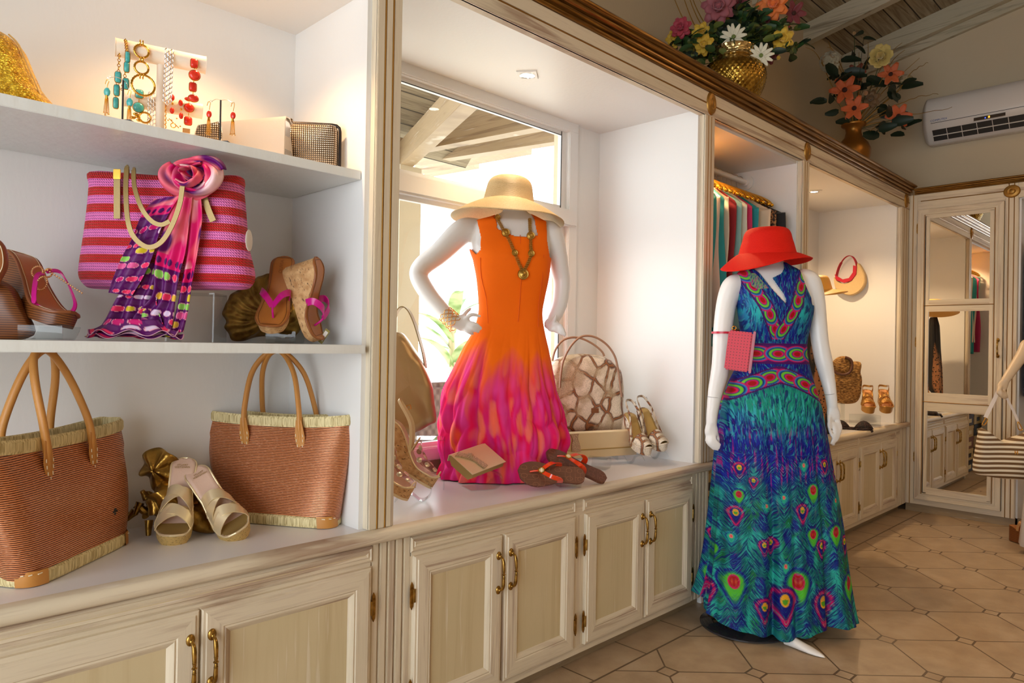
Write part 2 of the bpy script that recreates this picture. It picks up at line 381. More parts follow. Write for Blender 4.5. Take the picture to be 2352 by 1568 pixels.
def door(cab, x0, x1, z0, z1, yf, hside, w=.05, fr=None):        # cab-local; hside -1 handle on the left, 1 on the right
    d = hv(mesh('door', ringframe(MB(), x0, x1, z0, z1, [(i, yf+y) for i, y in DPROF]), [WH, WV], cab, 35))
    mesh('door_panel', MB().box(x0+.066, x1-.066, yf+.012, yf+.016, z0+.066, z1-.066), WP, d)
    hx = x1-.022 if hside > 0 else x0+.022
    lnk('pull_handle', HD, d, TR((hx, yf, z1-.12)))
    for hz in (z0+.09, z1-.115):
        s = -hside; ex = x0 if hside > 0 else x1
        lnk('hinge', HG, d, TR((ex-hside*.008 if 0 else ex+s*.010, yf+.008, hz)) @ Matrix.Diagonal((-s if 1 else 1, 1, 1, 1)))
    return d
def base_unit(name_lab, x0, x1, doors, yb=BK, lab=None, strip=True):
    cab = thing('base_cabinet', lab, 'cabinet', frame(x0, FY-.004, 0))
    W = x1-x0; D = yb-FY
    m = MB().box(0, W, 0, .02, .055, .085).box(0, W, 0, .02, .58, .645)
    m.box(0, .012, .02, D, .055, .64).box(W-.012, W, .02, D, .055, .64).box(0, W, .02, D, .055, .07).box(.012, W-.012, D-.02, D-.01, .07, .64)
    mesh('carcass', m, WH, cab)
    xs = sorted(set([0, W]+[a-x0 for d in doors for a in d[:2]]))
    m = MB(); edges = [(0, doors[0][0]-x0)]
    for i in range(len(doors)-1): edges.append((doors[i][1]-x0, doors[i+1][0]-x0))
    edges.append((doors[-1][1]-x0, W))
    for a, b in edges:
        if b-a > .001: mesh('face_stile', MB().box(a-.008, b+.008, .001, .02, .085, .58), WV, cab)
    groups = []
    for a, b, s in doors:
        if s > 0: groups.append([a-x0, b-x0])
        else: 
            if groups: groups[-1][1] = b-x0
            else: groups.append([a-x0, b-x0])
    for a, b in groups:
        o = hv(mesh('apron_panel', ringframe(MB(), a-.01, b+.01, .592, .638, [(0, 0), (0, -.002), (.006, -.006), (.009, -.002), (.013, -.002), (.016, -.006), (.022, -.003)]), [WH, WV], cab))
        mesh('apron_field', MB().box(a+.01, b-.01, -.003, .002, .61, .62), WP, o)
    for a, b, s in doors: door(cab, a-x0, b-x0, .085, .58, -.018, s)
    mesh('toe_kick', MB().box(0, W, .05, .062, 0, .056), WT, cab)
    return cab
base_unit('', -.80, 1.155, [(-.72, -.26, 1), (-.255, .185, -1), (.195, .670, 1), (.676, 1.150, -1)], 2.35, 'pale pickled base cabinet under the two basket totes, leftmost along the wall')
base_unit('', 1.30, 2.90, [(1.305, 1.670, 1), (1.684, 2.052, -1), (2.118, 2.500, 1), (2.516, 2.884, -1)], 2.35, 'pale pickled four door base cabinet under the orange dress display')
base_unit('', 4.165, 5.87, [(4.20, 4.61, 1), (4.618, 4.978, -1), (5.016, 5.405, 1), (5.412, 5.766, -1)], 2.35, 'pale pickled base cabinet in the far bay beside the mirrored door')
# fluted pilasters: lower block, upper post with gilded fillets and a turned rosette
ROS = [(.0001, -.012), (.006, -.013), (.010, -.010), (.013, -.009), (.016, -.013), (.021, -.014), (.025, -.010), (.030, -.012), (.034, -.010), (.037, -.004), (.038, 0)]
def pilaster(lab, x0, x1, lx0, lx1, ros=True, M=None, zlo=.055):
    t = thing('pilaster', lab, 'pilaster', M or frame(x0, FY, 0)); W = x1-x0
    if lx1 > lx0:
        m = MB(); n = 5 if lx1-lx0 > .12 else 3; a = (lx0-x0); b = (lx1-x0); st = (b-a)/n
        m.box(a, b, .004, .4, zlo, .645)
        for i in range(n): m.box(a+i*st+.003, a+(i+1)*st-.003, -.004, .01, zlo, .645, b=.0025)
        mesh('fluted_base', m, WV, t, 40); mesh('toe_block', MB().box(a, b, .05, .2, 0, zlo), WT, t)
    top = 2.43 if ros else 2.325
    m = MB().box(0, W, .006, .032, .682, top).box(0, W*.30, 0, .01, .682, top, b=.002).box(W*.34, W*.62, 0, .01, .682, top, b=.002).box(W*.66, W, 0, .01, .682, top, b=.002)
    mesh('post', m, WV, t, 40)
    m = MB()
    for q in (.32, .64): m.tube([(W*q, .002, .682), (W*q, .002, 2.34)], .0032, 8)
    mesh('gilt_fillet', m, GOLDP, t, 60)
    if ros: mesh('rosette', MB().lathe(ROS, 32, M=TR((W/2-.004, -.002, 2.378)) @ Matrix.Rotation(-PI/2, 4, 'X') @ Matrix.Diagonal((1.05, 1.45, 1, 1))), GOLDP, t, 60)
    return t
pilaster('fluted pilaster with gold fillets between the shelf bay and the window bay', 1.150, 1.235, 1.157, 1.299)
pilaster('fluted pilaster with gold rosette behind the floor mannequin left arm', 2.975, 3.060, 2.902, 3.050)
pilaster('narrow pilaster with gold rosette between the clothes rail bay and the far bay', 4.075, 4.158, 4.10, 4.165)
pilaster('corner pilaster with gold rosette beside the mirrored door', 5.865, 6.036, 5.872, 6.036, ros=True)
# frieze and gilded crown
m = MB().box(-.9, 6.04, FY+.002, FY+.034, 2.32, 2.43).box(-.9, 6.036, FY-.003, FY+.01, 2.376, 2.43, b=.002).box(-.9, 6.036, FY-.003, FY+.01, 2.32, 2.372, b=.002)
t = thing('frieze_board', 'long pale wooden frieze board above the display bays on the left wall', 'frieze', frame(0, FY, 2.32)); mesh('board', m, WH, t, 40, w=1)
mesh('gilt_line', MB().tube([(-.9, FY-.001, 2.374), (6.036, FY-.001, 2.374)], .003, 6), GOLDP, t, 60, w=1)
CRP = [(0, 0), (-.012, .0), (-.016, .004), (-.016, .010), (-.011, .013), (-.011, .016), (-.024, .018), (-.028, .022), (-.028, .028), (-.022, .031), (-.023, .034), (-.036, .036), (-.042, .040), (-.043, .046), (-.038, .049), (-.040, .052), (-.054, .054), (-.060, .059), (-.061, .066), (-.056, .072), (-.050, .076), (.03, .076), (.03, 0)]
solo('crown_moulding', MB().prism([(FY+a, 2.43+b) for a, b in CRP], -.9, 6.02, 0), BROWNG, 'long gilded brown crown moulding running above the display bays', 'moulding', smooth=20)
# white bay linings
def bay(lab, x0, x1, zb, zc, yb, back=True, sides=(1, 1), xl=None, wallm=None):
    t = thing('display_bay', lab, 'display bay', frame(x0, FY, zb)); k = wallm or WHITE
    if back: mesh('back_panel', MB().box(x0, x1, yb, yb+.012, zb, zc+.01), k, t, w=1)
    mesh('ceiling_panel', MB().box(x0, x1, FY+.034, yb, zc, zc+.02), k, t, w=1)
    if sides[0]: mesh('side_panel', MB().box(x0-.02, x0, FY+.032, yb, zb, zc+.02), k, t, w=1)
    if sides[1]: mesh('side_panel', MB().box(x1, x1+.015, FY+.032, yb, zb, zc+.02), k, t, w=1)
    return t
bay('white painted shelf bay at the left with two shelves', -.80, 1.135, .681, 2.236, 2.18)
bB = bay('white window bay around the orange dress mannequin', 1.25, 2.96, .681, 2.345, 2.347, back=False)
mesh('back_panel', MB().box(2.77, 2.96, 2.335, 2.35, .681, 2.345), WHITE, bB, w=1)
bay('clothes rail bay behind the floor mannequin', 3.075, 4.06, .0, 2.305, 2.335)
bay('white far bay with the straw visor on its side wall', 4.172, 5.85, .681, 2.345, 2.335)
# worktops
def nose(x0, x1, yb, end=None):
    m = MB().prism([(FY-.004, .645), (FY-.022, .646), (FY-.030, .652), (FY-.032, .664), (FY-.028, .675), (FY-.018, .681), (FY+.008, .6815), (FY+.008, .645)], x0, x1, 0)
    return m
def worktop(lab, x0, x1, yb):
    t = thing('worktop', lab, 'worktop', frame(x0, FY, .645))
    mesh('edge_moulding', nose(x0, x1, yb), WH, t, 50, w=1); mesh('white_top', MB().box(x0, x1, FY+.008, yb, .645, .681), TOPM, t, w=1)
worktop('long white worktop with wooden nosing under the totes and the orange dress', -.80, 3.078, 2.345)
worktop('white worktop with wooden nosing in the far bay', 4.155, 6.035, 2.345)
# shelves of the first bay
SHM = mat('shelf_paint', (.8, .8, .78), .35, fn=paint_fn((.78, .79, .76), 30))
solo('shelf', MB().box(-.80, 1.133, 1.768, 2.178, 1.692, 1.718, b=.0015), SHM, 'upper white shelf carrying the jewellery stand and clutches', 'shelf')
solo('shelf', MB().box(-.80, 1.133, 1.728, 2.178, 1.188, 1.213, b=.0015), SHM, 'lower white shelf carrying the striped tote and wedge sandals', 'shelf')
# recessed downlights
def downlight(x, y, z, lab):
    t = thing('downlight', lab, 'downlight', frame(x, y, z, 38)); m = MB()
    m.loft([[(sx*r, sy*r, zz) for sx, sy in ((-1, -1), (1, -1), (1, 1), (-1, 1))] for r, zz in ((.042, 0), (.042, -.004), (.040, -.005), (.028, -.005))], cap=False)
    mesh('bezel', m, WHITE, t); mesh('ring', MB().lathe([(.032, -.004), (.032, -.006), (.026, -.007), (.024, -.001)], 28), CHROME, t, 40)
    mesh('lamp_face', MB().lathe([(.0001, -.0045), (.024, -.0045)], 24), LAMP, t)
downlight(2.104, 2.047, 2.345, 'square recessed downlight in the ceiling over the straw hat')
downlight(5.028, 2.044, 2.345, 'square recessed downlight in the ceiling of the far bay')
downlight(3.42, 2.02, 2.305, 'recessed downlight in the ceiling above the clothes rail')
# ================================================================ FAR CABINETRY (faces -X)
MX = Matrix.Translation((XF, 1.72, 0)) @ Matrix.Rotation(-PI/2, 4, 'Z')     # local x runs towards -Y, local y into the cabinet
t = thing('mirrored_door_cabinet', 'tall pale cabinet with a three mirror door in the far corner', 'cabinet', MX)
m = MB().box(.0, .06, 0, .4, .06, 2.32).box(.62, .70, 0, .4, .06, 2.32).box(.06, .62, .37, .39, .06, 2.32)
m.box(.004, .026, -.004, .01, .06, 2.43, b=.002).box(.032, .058, -.004, .01, .06, 2.43, b=.002).box(.622, .640, -.004, .01, .06, 2.43, b=.002).box(.645, .672, -.004, .01, .06, 2.43, b=.002).box(.677, .698, -.004, .01, .06, 2.43, b=.002)
mesh('carcass', m, WV, t, 40)
mesh('head_rail', MB().box(.06, .62, 0, .02, 2.31, 2.33), WH, t); mesh('foot_rail', MB().box(.06, .62, 0, .02, .06, .1), WH, t)
m = MB()
for q in (.029, .6425, .6745): m.tube([(q, -.001, .06), (q, -.001, 2.43)], .003, 6)
mesh('gilt_fillet', m, GOLDP, t, 60)
mesh('rosette', MB().lathe(ROS, 32, M=TR((.66, -.004, 2.372)) @ Matrix.Rotation(-PI/2, 4, 'X') @ Matrix.Diagonal((1.35, 1.2, 1, 1))), GOLDP, t, 60)
mesh('toe_kick', MB().box(0, .70, .012, .03, 0, .06), WT, t)
d = hv(mesh('door', ringframe(MB(), .064, .617, .100, 2.310, [(0, .0), (0, -.015), (.003, -.018), (.028, -.018), (.029, -.015), (.034, -.015), (.035, -.018), (.060, -.018)]), [WH, WV], t, 35))
m = MB(); mb2 = MB()
zs = [(.196, .778), (.916, 1.529), (1.618, 2.237)]
for x0 in (.118, .535): mesh('door_stile', MB().box(x0, x0+.028, -.018, -.002, .155, 2.255), WV, d)
for z0, z1 in ((.158, .196), (.778, .916), (1.529, 1.618), (2.237, 2.255)): mesh('door_rail', MB().box(.146, .535, -.0175, -.002, z0, z1), WH, d)
m = MB(); r = [(.0935+.02, .146), (.565, .146), (.565, 2.268), (.1135, 2.268)]
m.tube([(a, -.019, b) for a, b in r], .003, 6, closed=True).tube([(.115, -.019, .8465), (.565, -.019, .8465)], .003, 6).tube([(.115, -.019, 1.575), (.565, -.019, 1.575)], .003, 6)
mesh('gilt_line', m, GOLDP, d, 60)
mesh('door_backing', MB().box(.07, .61, -.002, .004, .105, 2.305), WV, d)
for z0, z1 in zs: mesh('mirror', MB().box(.145, .538, -.008, -.004, z0, z1), MIRR, d)
lnk('pull_handle', HD, d, TR((.592, -.018, 1.26)) @ Matrix.Scale(1.0, 4))
for z in (.42, 1.3, 2.17): lnk('hinge', HG, d, TR((.060, -.004, z)))
t = thing('frieze_board', 'short pale frieze board above the mirrored door', 'frieze', MX)
mesh('board', MB().box(0.0, 2.6, .001, .03, 2.325, 2.43).box(.07, .615, -.003, .01, 2.335, 2.375, b=.002).box(.07, .615, -.003, .01, 2.380, 2.43, b=.002).box(.70, 2.6, -.003, .01, 2.33, 2.43, b=.002), WH, t, 40)
mesh('gilt_line', MB().tube([(.08, -.002, 2.3775), (.61, -.002, 2.3775)], .003, 6), GOLDP, t, 60)
solo('crown_moulding', MB().prism([(a*.55, 2.43+b*.62) for a, b in CRP], .04, 2.6, 0), BROWNG, 'gilded crown moulding above the mirrored door on the far wall', 'moulding', M=MX, smooth=20)
t = thing('open_wardrobe', 'open wardrobe with hanging clothes at the right edge beside the mirrored door', 'wardrobe', MX)
mesh('lining', MB().box(.70, 2.0, .38, .39, 0, 2.33).box(.70, 2.0, 0.03, .38, 2.32, 2.34).box(.70, .712, .03, .38, 0, 2.32).box(1.99, 2.0, 0, .38, 0, 2.32), WHITE, t)
mesh('toe_kick', MB().box(.70, 2.0, .03, .05, 0, .06), WT, t)
# ================================================================ GOODS HELPERS
def paint(o, cols):
    a = o.data.color_attributes.new('Col', 'FLOAT_COLOR', 'POINT')
    arr = np.ones((len(o.data.vertices), 4), dtype=np.float32); arr[:, :3] = np.array(cols, dtype=np.float32)[:len(arr)]
    a.data.foreach_set('color', arr.ravel()); return o
def pillow(mb, pts, y0, th, p=.35, n=9, M=None, c=None):       # soft solid from an outline (x, z), thickness th about y0
    cx = c[0] if c else sum(q[0] for q in pts)/len(pts); cz = c[1] if c else sum(q[1] for q in pts)/len(pts)
    rings = []
    for i in range(n+1):
        a = PI*i/n; s = max(math.sin(a), 0)**p if 0 < i < n else .02
        rings.append([(cx+(q[0]-cx)*s, y0-math.cos(a)*th/2, cz+(q[1]-cz)*s) for q in pts])
    return mb.loft(rings, M=M)
def px_spl(M, pts, y=0, n=5, closed=True):
    return [(q.x, q.y) for q in spl([Vector((a, b, 0)) for a, b in outline(M, pts, y)], n, closed)]
def ribbon(mb, path, wid, up, th=.002, M=None):      # up 'flat': the strap lies facing the viewer side           # flat strap: path points, width vector direction 'up' (callable or vector)
    P = [Vector(p) for p in path]; n = len(P); rings = []
    for i, p in enumerate(P):
        T = (P[min(i+1, n-1)]-P[max(i-1, 0)]).normalized(); U = T.cross(Vector((0, 1, 0))) if up == 'flat' else Vector(up(i/(n-1)) if callable(up) else up)
        U = (U-T*U.dot(T)).normalized(); N = T.cross(U); w_ = (wid(i/(n-1)) if callable(wid) else wid)/2
        rings.append([p+U*w_+N*th/2, p-U*w_+N*th/2, p-U*w_-N*th/2, p+U*w_-N*th/2])
    return mb.loft(rings, M=M)
def drape(M, L, R, y, amp, k, nu=24, nv=60, ph=0., yv=None, n=10):   # hanging cloth between two picture-traced edges of one hanging plane
    l = spl([Vector((a, b, 0)) for a, b in outline(M, L, y)], n); r = spl([Vector((a, b, 0)) for a, b in outline(M, R, y)], n)
    def S(a, v):
        t = v*(len(a)-1); i = min(int(t), len(a)-2); return a[i].lerp(a[i+1], t-i)
    def fn(u, v):
        q = S(l, v).lerp(S(r, v), u); yy = y+amp*math.sin(u*k*2*PI+ph+v*2)*min(1, .4+v)+(yv(u, v) if yv else 0)
        return (q.x, yy, q.y)
    return MB().sheet(fn, nu, nv)
def text(s_, M, size, m, parent, ext=.0002, name='lettering', sx=1):
    c = bpy.data.curves.new('t', 'FONT'); c.body = s_; c.size = size; c.extrude = ext; c.align_x = 'CENTER'; c.align_y = 'CENTER'; c.resolution_u = 3
    o = bpy.data.objects.new('t', c); me = bpy.data.meshes.new_from_object(o); bpy.data.objects.remove(o); me.name = name
    me.materials.clear(); me.materials.append(m); q = bpy.data.objects.new(name, me); COL.objects.link(q); q.parent = parent
    q.matrix_basis = M @ Matrix.Diagonal((sx, 1, 1, 1)); return q
FRONT = Matrix.Rotation(PI/2, 4, 'X')                      # text facing the viewer side of a local frame
def fbm(x, y, z=0): return noise.noise(Vector((x, y, z)))+.5*noise.noise(Vector((2*x, 2*y, 2*z+7)))
def leather(name, col, r=.45, m=0., d=.0004, s=350):
    return mat(name, col, r, m, bump=lambda: noi(coord_v(), s, 3), bd=d)
TAN = leather('tan_leather', srgb(196, 134, 62)); THREAD = mat('cream_thread', srgb(236, 222, 190), .8)
GOLDM = mat('gold_metal', srgb(226, 172, 74), .18, 1.); SILV = mat('silver_metal', (.85, .85, .86), .15, 1.)
SGOLD = leather('pale_gold_leather', srgb(232, 212, 172), .34, .55, .0002); OLGOLD = leather('bronze_gold_leather', srgb(178, 150, 92), .4, .7)
BRONZE = mat('gilded_bronze', srgb(150, 112, 44), .3, .95, fn=lambda: dict(c=ramp(noi(coord_v(), 18, 4), [(.3, srgb(96, 68, 26)), (.7, srgb(190, 148, 70))]), h=noi(coord_v(), 40, 3)), bd=.003)
BLACKM = mat('black_enamel', (.01, .01, .01), .3); BROWNL = leather('brown_leather', srgb(120, 70, 34))
MAG = leather('magenta_leather', srgb(200, 20, 132), .3)
# ---------------------------------------------------------------- basket totes
def stripe_fn():
    x, y, z = coord(); wv = noi(xyz(x, y, z), 9, 2)*.004; k = ((z+wv)/.0046).fr(); g = (k-.5).ab()
    c = ramp(g, [(.0, srgb(236, 160, 108)), (.25, srgb(212, 122, 70)), (.37, srgb(60, 30, 18)), (.5, srgb(22, 10, 8))])
    c2 = mixc(noi(xyz(x*4, y*4, z*30), 30, 2).mr(.55, .7)*.4, c, srgb(240, 190, 160))
    return dict(c=c2, h=0-g)
WEAVE = mat('copper_striped_weave', (.5, .2, .1), .3, .35, fn=stripe_fn, bd=.0012)
RAFF = mat('raffia_wrap', srgb(222, 204, 150), .6, fn=lambda: (lambda n: dict(c=ramp(n, [(.3, srgb(172, 150, 96)), (.6, srgb(232, 216, 164))]), h=n))(noi(xyz(*[a*b for a, b in zip(coord(), (260, 260, 20))]), 1, 2)), bd=.002)
def rrect(w, d, n=48, e=5.):
    out = []
    for k in range(n):
        a = 2*PI*k/n; c, s = math.cos(a), math.sin(a); r = (abs(c)**e+abs(s)**e)**(-1/e); out.append((w/2*c*r, d/2*s*r))
    return out
def tote(M, lab, grp='copper striped basket totes', lean=0., hx=.092):
    t = thing('basket_tote', lab, 'tote bag', M, grp)
    W0, W1, D0, D1, H = .36, .52, .17, .085, .290
    def ring(z, e=0.):
        v = z/H; w = W0+(W1-W0)*v**.8; d = D0+(D1-D0)*v+.03*math.sin(PI*v); out = []
        for x, y in rrect(w+2*e, d+2*e, 56, 6-3*v):
            q = abs(x)/(w/2+e)
            if q > .93: x -= math.copysign(.030*math.exp(-(y/.022)**2)*min(1, v*2+.2)*(1-.3*v), x)          # end pleat
            if y < 0: y += .010*v*math.cos(x/w*PI*2.2)*(1 if q < .9 else .3)
            out.append((x, y, z+.016*v*(2*x/w)**2-.006*v))
        return out
    m = MB().loft([ring(H*i/14) for i in range(15)], cap=False).loft([ring(H*i/14, -.004) for i in range(14, -1, -1)], cap=False); m.loft([ring(.002), ring(.004)], cap=True)
    mesh('woven_body', m, WEAVE, t, 60)
    a = ring(H-.002); b = ring(H+.024, .001)
    rr = []
    for e, z in ((.003, H-.004), (.005, H+.004), (.005, H+.020), (.001, H+.027), (-.005, H+.024), (-.007, H+.004), (-.005, H-.006)):
        rr.append([(x*(1+e*2/W1), y+(e if y > 0 else -e), z+q[2]-H) for q, (x, y, _) in zip(ring(H), ring(H))])
    mesh('raffia_rim', MB().loft(rr, cap=False), RAFF, t, 60)
    m = MB().loft([[(x, y, z) for x, y, _ in ring(.0, e)] for e, z in ((-.004, 0), (.004, .0), (.006, .008), (.006, .024), (.001, .030))], cap=True)
    mesh('raffia_base', m, RAFF, t, 60)
    for sx in (-1, 1):
        for sy in (-1, 1):
            pts = [p for p in [(x, y) for x, y, _ in ring(0, .008)] if p[0]*sx > W0/2-.055 and p[1]*sy > D0/2-.05]
            pts.sort(key=lambda p: math.atan2(p[1]*sy-(D0/2-.06), p[0]*sx-(W0/2-.06)))
            o = mesh('corner_patch', MB().loft([[(x*s_, y*s_, z) for x, y in pts] for s_, z in ((.97, -.001), (1.003, 0), (1.004, .03), (1.0, .040 if 0 else .033))], closed=False), TAN, t, 60)
            st = MB()
            for k in range(1, len(pts)-1): st.tube([(pts[k][0]*1.012, pts[k][1]*1.014, .026), (pts[k][0]*.6*1.012+pts[k+1][0]*.4*1.012, pts[k][1]*.6*1.014+pts[k+1][1]*.4*1.014, .027)], .0013, 5)
            mesh('stitching', st, THREAD, o, 60)
    for sy, dx in ((-1, 0), (1, .01)):
        y0 = sy*(D1/2+.008); z0 = H-.03
        lean = .03*sy*-1+ (.02 if sy < 0 else 0)
        P = [(-hx, y0, z0-.03), (-hx, y0+sy*.003, z0+.02), (-hx+.002, y0-sy*.004, H+.05), (-hx+.018+dx, y0-sy*.03, H+.15), (-.03+dx, y0-sy*.05, H+.208), (.02+dx, y0-sy*.05, H+.212), (hx-.025+dx, y0-sy*.03, H+.15), (hx-.002, y0-sy*.004, H+.05), (hx, y0+sy*.003, z0+.02), (hx, y0, z0-.03)]
        o = mesh('handle', MB().tube(spl(P, 7), lambda t_: .0095 if .1 < t_ < .9 else .0075, 10, flat=.8), TAN, t, 60)
        for sx in (-1, 1):
            q = [(0, -.052), (.012, -.032), (.0165, -.005), (.013, .02), (.009, .045), (-.009, .045), (-.013, .02), (-.0165, -.005), (-.012, -.032)]
            yy = y0+sy*.004
            mesh('handle_tab', MB().prism([(sx*hx+a, z0+b) for a, b in q], min(yy, yy+sy*.003), max(yy, yy+sy*.003), 1, b=.001), TAN, o, 40)
            st = MB()
            for a, b in [(-.008, -.03), (-.0105, -.015), (-.0115, 0), (.0115, 0), (.0105, -.015), (.008, -.03), (0, -.042)]: st.tube([(sx*hx+a, yy+sy*.0045, z0+b-.004), (sx*hx+a*.97, yy+sy*.0045, z0+b+.004)], .0011, 5)
            mesh('stitching', st, THREAD, o, 60)
        st = MB(); s2 = spl([Vector(p)+Vector((0, sy*.0085, 0)) for p in P[2:8]], 7)
        for i in range(0, len(s2)-1): st.tube([s2[i], s2[i].lerp(s2[i+1], .6)], .0007, 4)
        mesh('stitching', st, THREAD, o, 60)
    for sx in (-1, 1):
        mesh('side_gusset', MB().tube(spl([(sx*(W0/2+.004), -.012, .03), (sx*(W0/2+.010), -.008, .10), (sx*(W1/2-.008), -.006, .20)], 5), .0035, 6, flat=.5), WEAVE, t, 60)
    if lean:
        def sh(o):
            for c in o.children:
                if c.data:
                    for v in c.data.vertices: v.co.x += lean*(max(v.co.z, 0)/H)
                sh(c)
        sh(t)
    return t
def tote_at(px, py, dx, dy, deg, lab, **kw):                    # px,py: foot point of the front edge on the worktop; dx,dy its local position
    p = at(2, .683, px, py); R = Matrix.Rotation(math.radians(deg), 4, 'Z')
    o = p-(R @ Vector((dx, dy, 0))); return tote(TR(o) @ R, lab, **kw)
tL = tote_at(82, 1346, -.172, -.079, 43, 'copper striped basket tote at the left end of the worktop, cropped by the photo edge', lean=-.045, hx=.08)
mesh('charm', MB().ball((.105, -.083, .10), .006, 8, (1.2, .4, 1)).ball((.103, -.083, .091), .004, 8).ball((.112, -.083, .096), .003, 6).ball((.097, -.083, .096), .003, 6), BLACKM, tL, 60)
tote_at(749, 1215, .172, -.087, -58, 'copper striped basket tote behind the strappy gold mules', lean=-.018)
# ---------------------------------------------------------------- shoes
def footline(L, h, p, arch=1.3):
    def f(t):           # t 0 toe .. 1 heel -> y, z
        s = min(max((t-.28)/.62, 0), 1); s = s*s*(3-2*s); return (-L/2+L*t*(1-.03*h/.1), p+(h-p)*s+.012*max(0, (.12-t)/.12)**2)
    return f
def footwide(t, W, side=1):
    k = [(0, .12), (.03, .5), (.08, .74), (.18, .96), (.28, 1.), (.42, .86), (.58, .66), (.75, .66), (.88, .70), (.95, .58), (.985, .35), (1, .12)]
    for i in range(len(k)-1):
        if k[i][0] <= t <= k[i+1][0]:
            a = (t-k[i][0])/(k[i+1][0]-k[i][0]); v = k[i][1]+(k[i+1][1]-k[i][1])*a; break
    off = side*.006*math.sin(PI*min(1, t*1.6)); return (-W/2*v+off, W/2*v+off)
class Shoe:
    def __init__(s, name, lab, M, L=.24, W=.085, h=.1, p=.03, side=1, grp=None):
        s.t = thing(name, lab, 'shoe', M, grp); s.L, s.W, s.h, s.p, s.side = L, W, h, p, side; s.f = footline(L, h, p)
        s.T = [i/30 for i in range(31)]; s.T[0] = .0; 
    def edge(s, t, k=1.): a, b = footwide(t, s.W, s.side); y, z = s.f(t); c = (a+b)/2; return Vector((c+(a-c)*k, y, z)), Vector((c+(b-c)*k, y, z))
    def insole(s, m, k=.97, dz=.0015, name='insole'):
        mb = MB(); rows = []
        for t in s.T:
            a, b = s.edge(t, k); rows.append([a.lerp(b, j/6)+Vector((0, 0, dz-.002*math.sin(PI*j/6))) for j in range(7)])
        s.ins = mesh(name, mb.loft(rows, closed=False), m, s.t, 60, mods=[SOL(.0015, 1)]); return s.ins
    def rimtube(s, m, r=.002, name='piping', dz=0):
        A = [s.edge(t)[0]+Vector((0, 0, dz)) for t in s.T]; B = [s.edge(t)[1]+Vector((0, 0, dz)) for t in s.T[::-1]]
        mesh(name, MB().tube(A+B, r, 6, closed=True), m, s.t, 60)
    def sole(s, m, bottom, name='sole', k0=1., k1=1., cut=(0, 1)):     # bottom(t) -> z of the underside
        rings = []; T = [t for t in s.T if cut[0] <= t <= cut[1]]
        for t in T:
            a, b = s.edge(t, k0); c, d = s.edge(t, k1); zb = bottom(t); c.z = d.z = zb; m1, m2 = a.lerp(c, .5), b.lerp(d, .5)
            rings.append([a, m1, c, c.lerp(d, .5), d, m2, b, a.lerp(b, .5)])
        return mesh(name, MB().loft(rings), m, s.t, 45)
    def strap(s, tl, tr, hh, wid, m, name='strap', th=.002, k=1., peak=.5, sag=0, w2=None):
        a = s.edge(tl, k)[0]; b = s.edge(tr, k)[1]; P = []
        for i in range(17):
            u = i/16; q = a.lerp(b, u); q.z += hh*math.sin(PI*u)**.6; q.y -= sag*math.sin(PI*u); P.append(q)
        return mesh(name, ribbon(MB(), P, wid if not w2 else (lambda u: wid+(w2-wid)*math.sin(PI*u)), (0, 1, .25), th), m, s.t, 60)
    def strap_pts(s, pts, wid, m, name='strap', up=(0, 1, .2), th=.002, n=6):
        return mesh(name, ribbon(MB(), spl(pts, n), wid, up, th), m, s.t, 60)
CORK = mat('cork', srgb(206, 160, 108), .75, fn=lambda: (lambda n, v: dict(c=mixc((noi(xyz(*[a*b for a, b in zip(coord(), (90, 90, 260))]), 1, 2)).mr(.62, .68)*.8, ramp(n, [(.3, srgb(188, 138, 86)), (.7, srgb(222, 180, 128))]), srgb(84, 52, 30)), h=n))(noi(coord_v(), 60, 3), 0), bd=.0006)
ESPA = mat('gold_rope_sole', srgb(204, 170, 96), .5, .3, fn=lambda: (lambda k: dict(c=ramp(k, [(.1, srgb(120, 86, 30)), (.45, srgb(222, 190, 120))]), h=k))((coord()[2]/.006).fr()*.5+vor(coord_v(), 160)*.6), bd=.002)
BLUSH = leather('blush_insole', srgb(214, 180, 160), .5)
def gold_mule(M, lab, side):
    s = Shoe('platform_mule', lab, M, .235, .092, .115, .032, side, 'gold crossover mules beside the conch shell')
    s.insole(BLUSH, .93); s.rimtube(SGOLD, .003)
    s.sole(ESPA, lambda t: 0 if t < .38 else min(s.f(t)[1]-.018, (t-.38)*.28), 'rope_sole', 1., .96, (0, 1))
    hl = MB(); y0 = s.f(.86)[0]
    hl.loft([[(x+s.side*.002, y0+y, z) for x, y in rrect(w_, d_, 20, 3)] for w_, d_, z in ((.036, .034, 0), (.042, .042, .04), (.052, .052, .095))]); mesh('block_heel', hl, ESPA, s.t, 60)
    mesh('toe_pad', MB().loft([[s.edge(t, .94)[0].lerp(s.edge(t, .94)[1], j/6)+Vector((0, 0, .003)) for j in range(7)] for t in (0, .02, .05, .08, .12, .16, .2, .24)], closed=False), OLGOLD, s.t, 60)
    for a, b, h_, w_ in ((.20, .34, .038, .030), (.36, .22, .042, .030), (.40, .53, .046, .030), (.54, .42, .049, .030)):
        s.strap(a, b, h_, w_, SGOLD, 'crossover_strap', .0022, 1.0)
    y, z = s.f(.84); sl = math.atan2(s.f(.9)[1]-s.f(.78)[1], s.f(.9)[0]-s.f(.78)[0])
    text('STUART\nWEITZMAN', TR((s.side*.003, y, z+.0042)) @ Matrix.Rotation(sl, 4, 'X'), .0075, OLGOLD, s.ins if 0 else s.t)
    return s.t
def place(px, py, z, lx, ly, deg, tilt=Matrix()):          # frame whose local (lx, ly, 0) stands at a picture point on height z
    p = at(2, z, px, py); R = Matrix.Rotation(math.radians(deg), 4, 'Z') @ tilt
    return TR(p-(R @ Vector((lx, ly, 0)))) @ R
RX = lambda a: Matrix.Rotation(math.radians(a), 4, 'X')
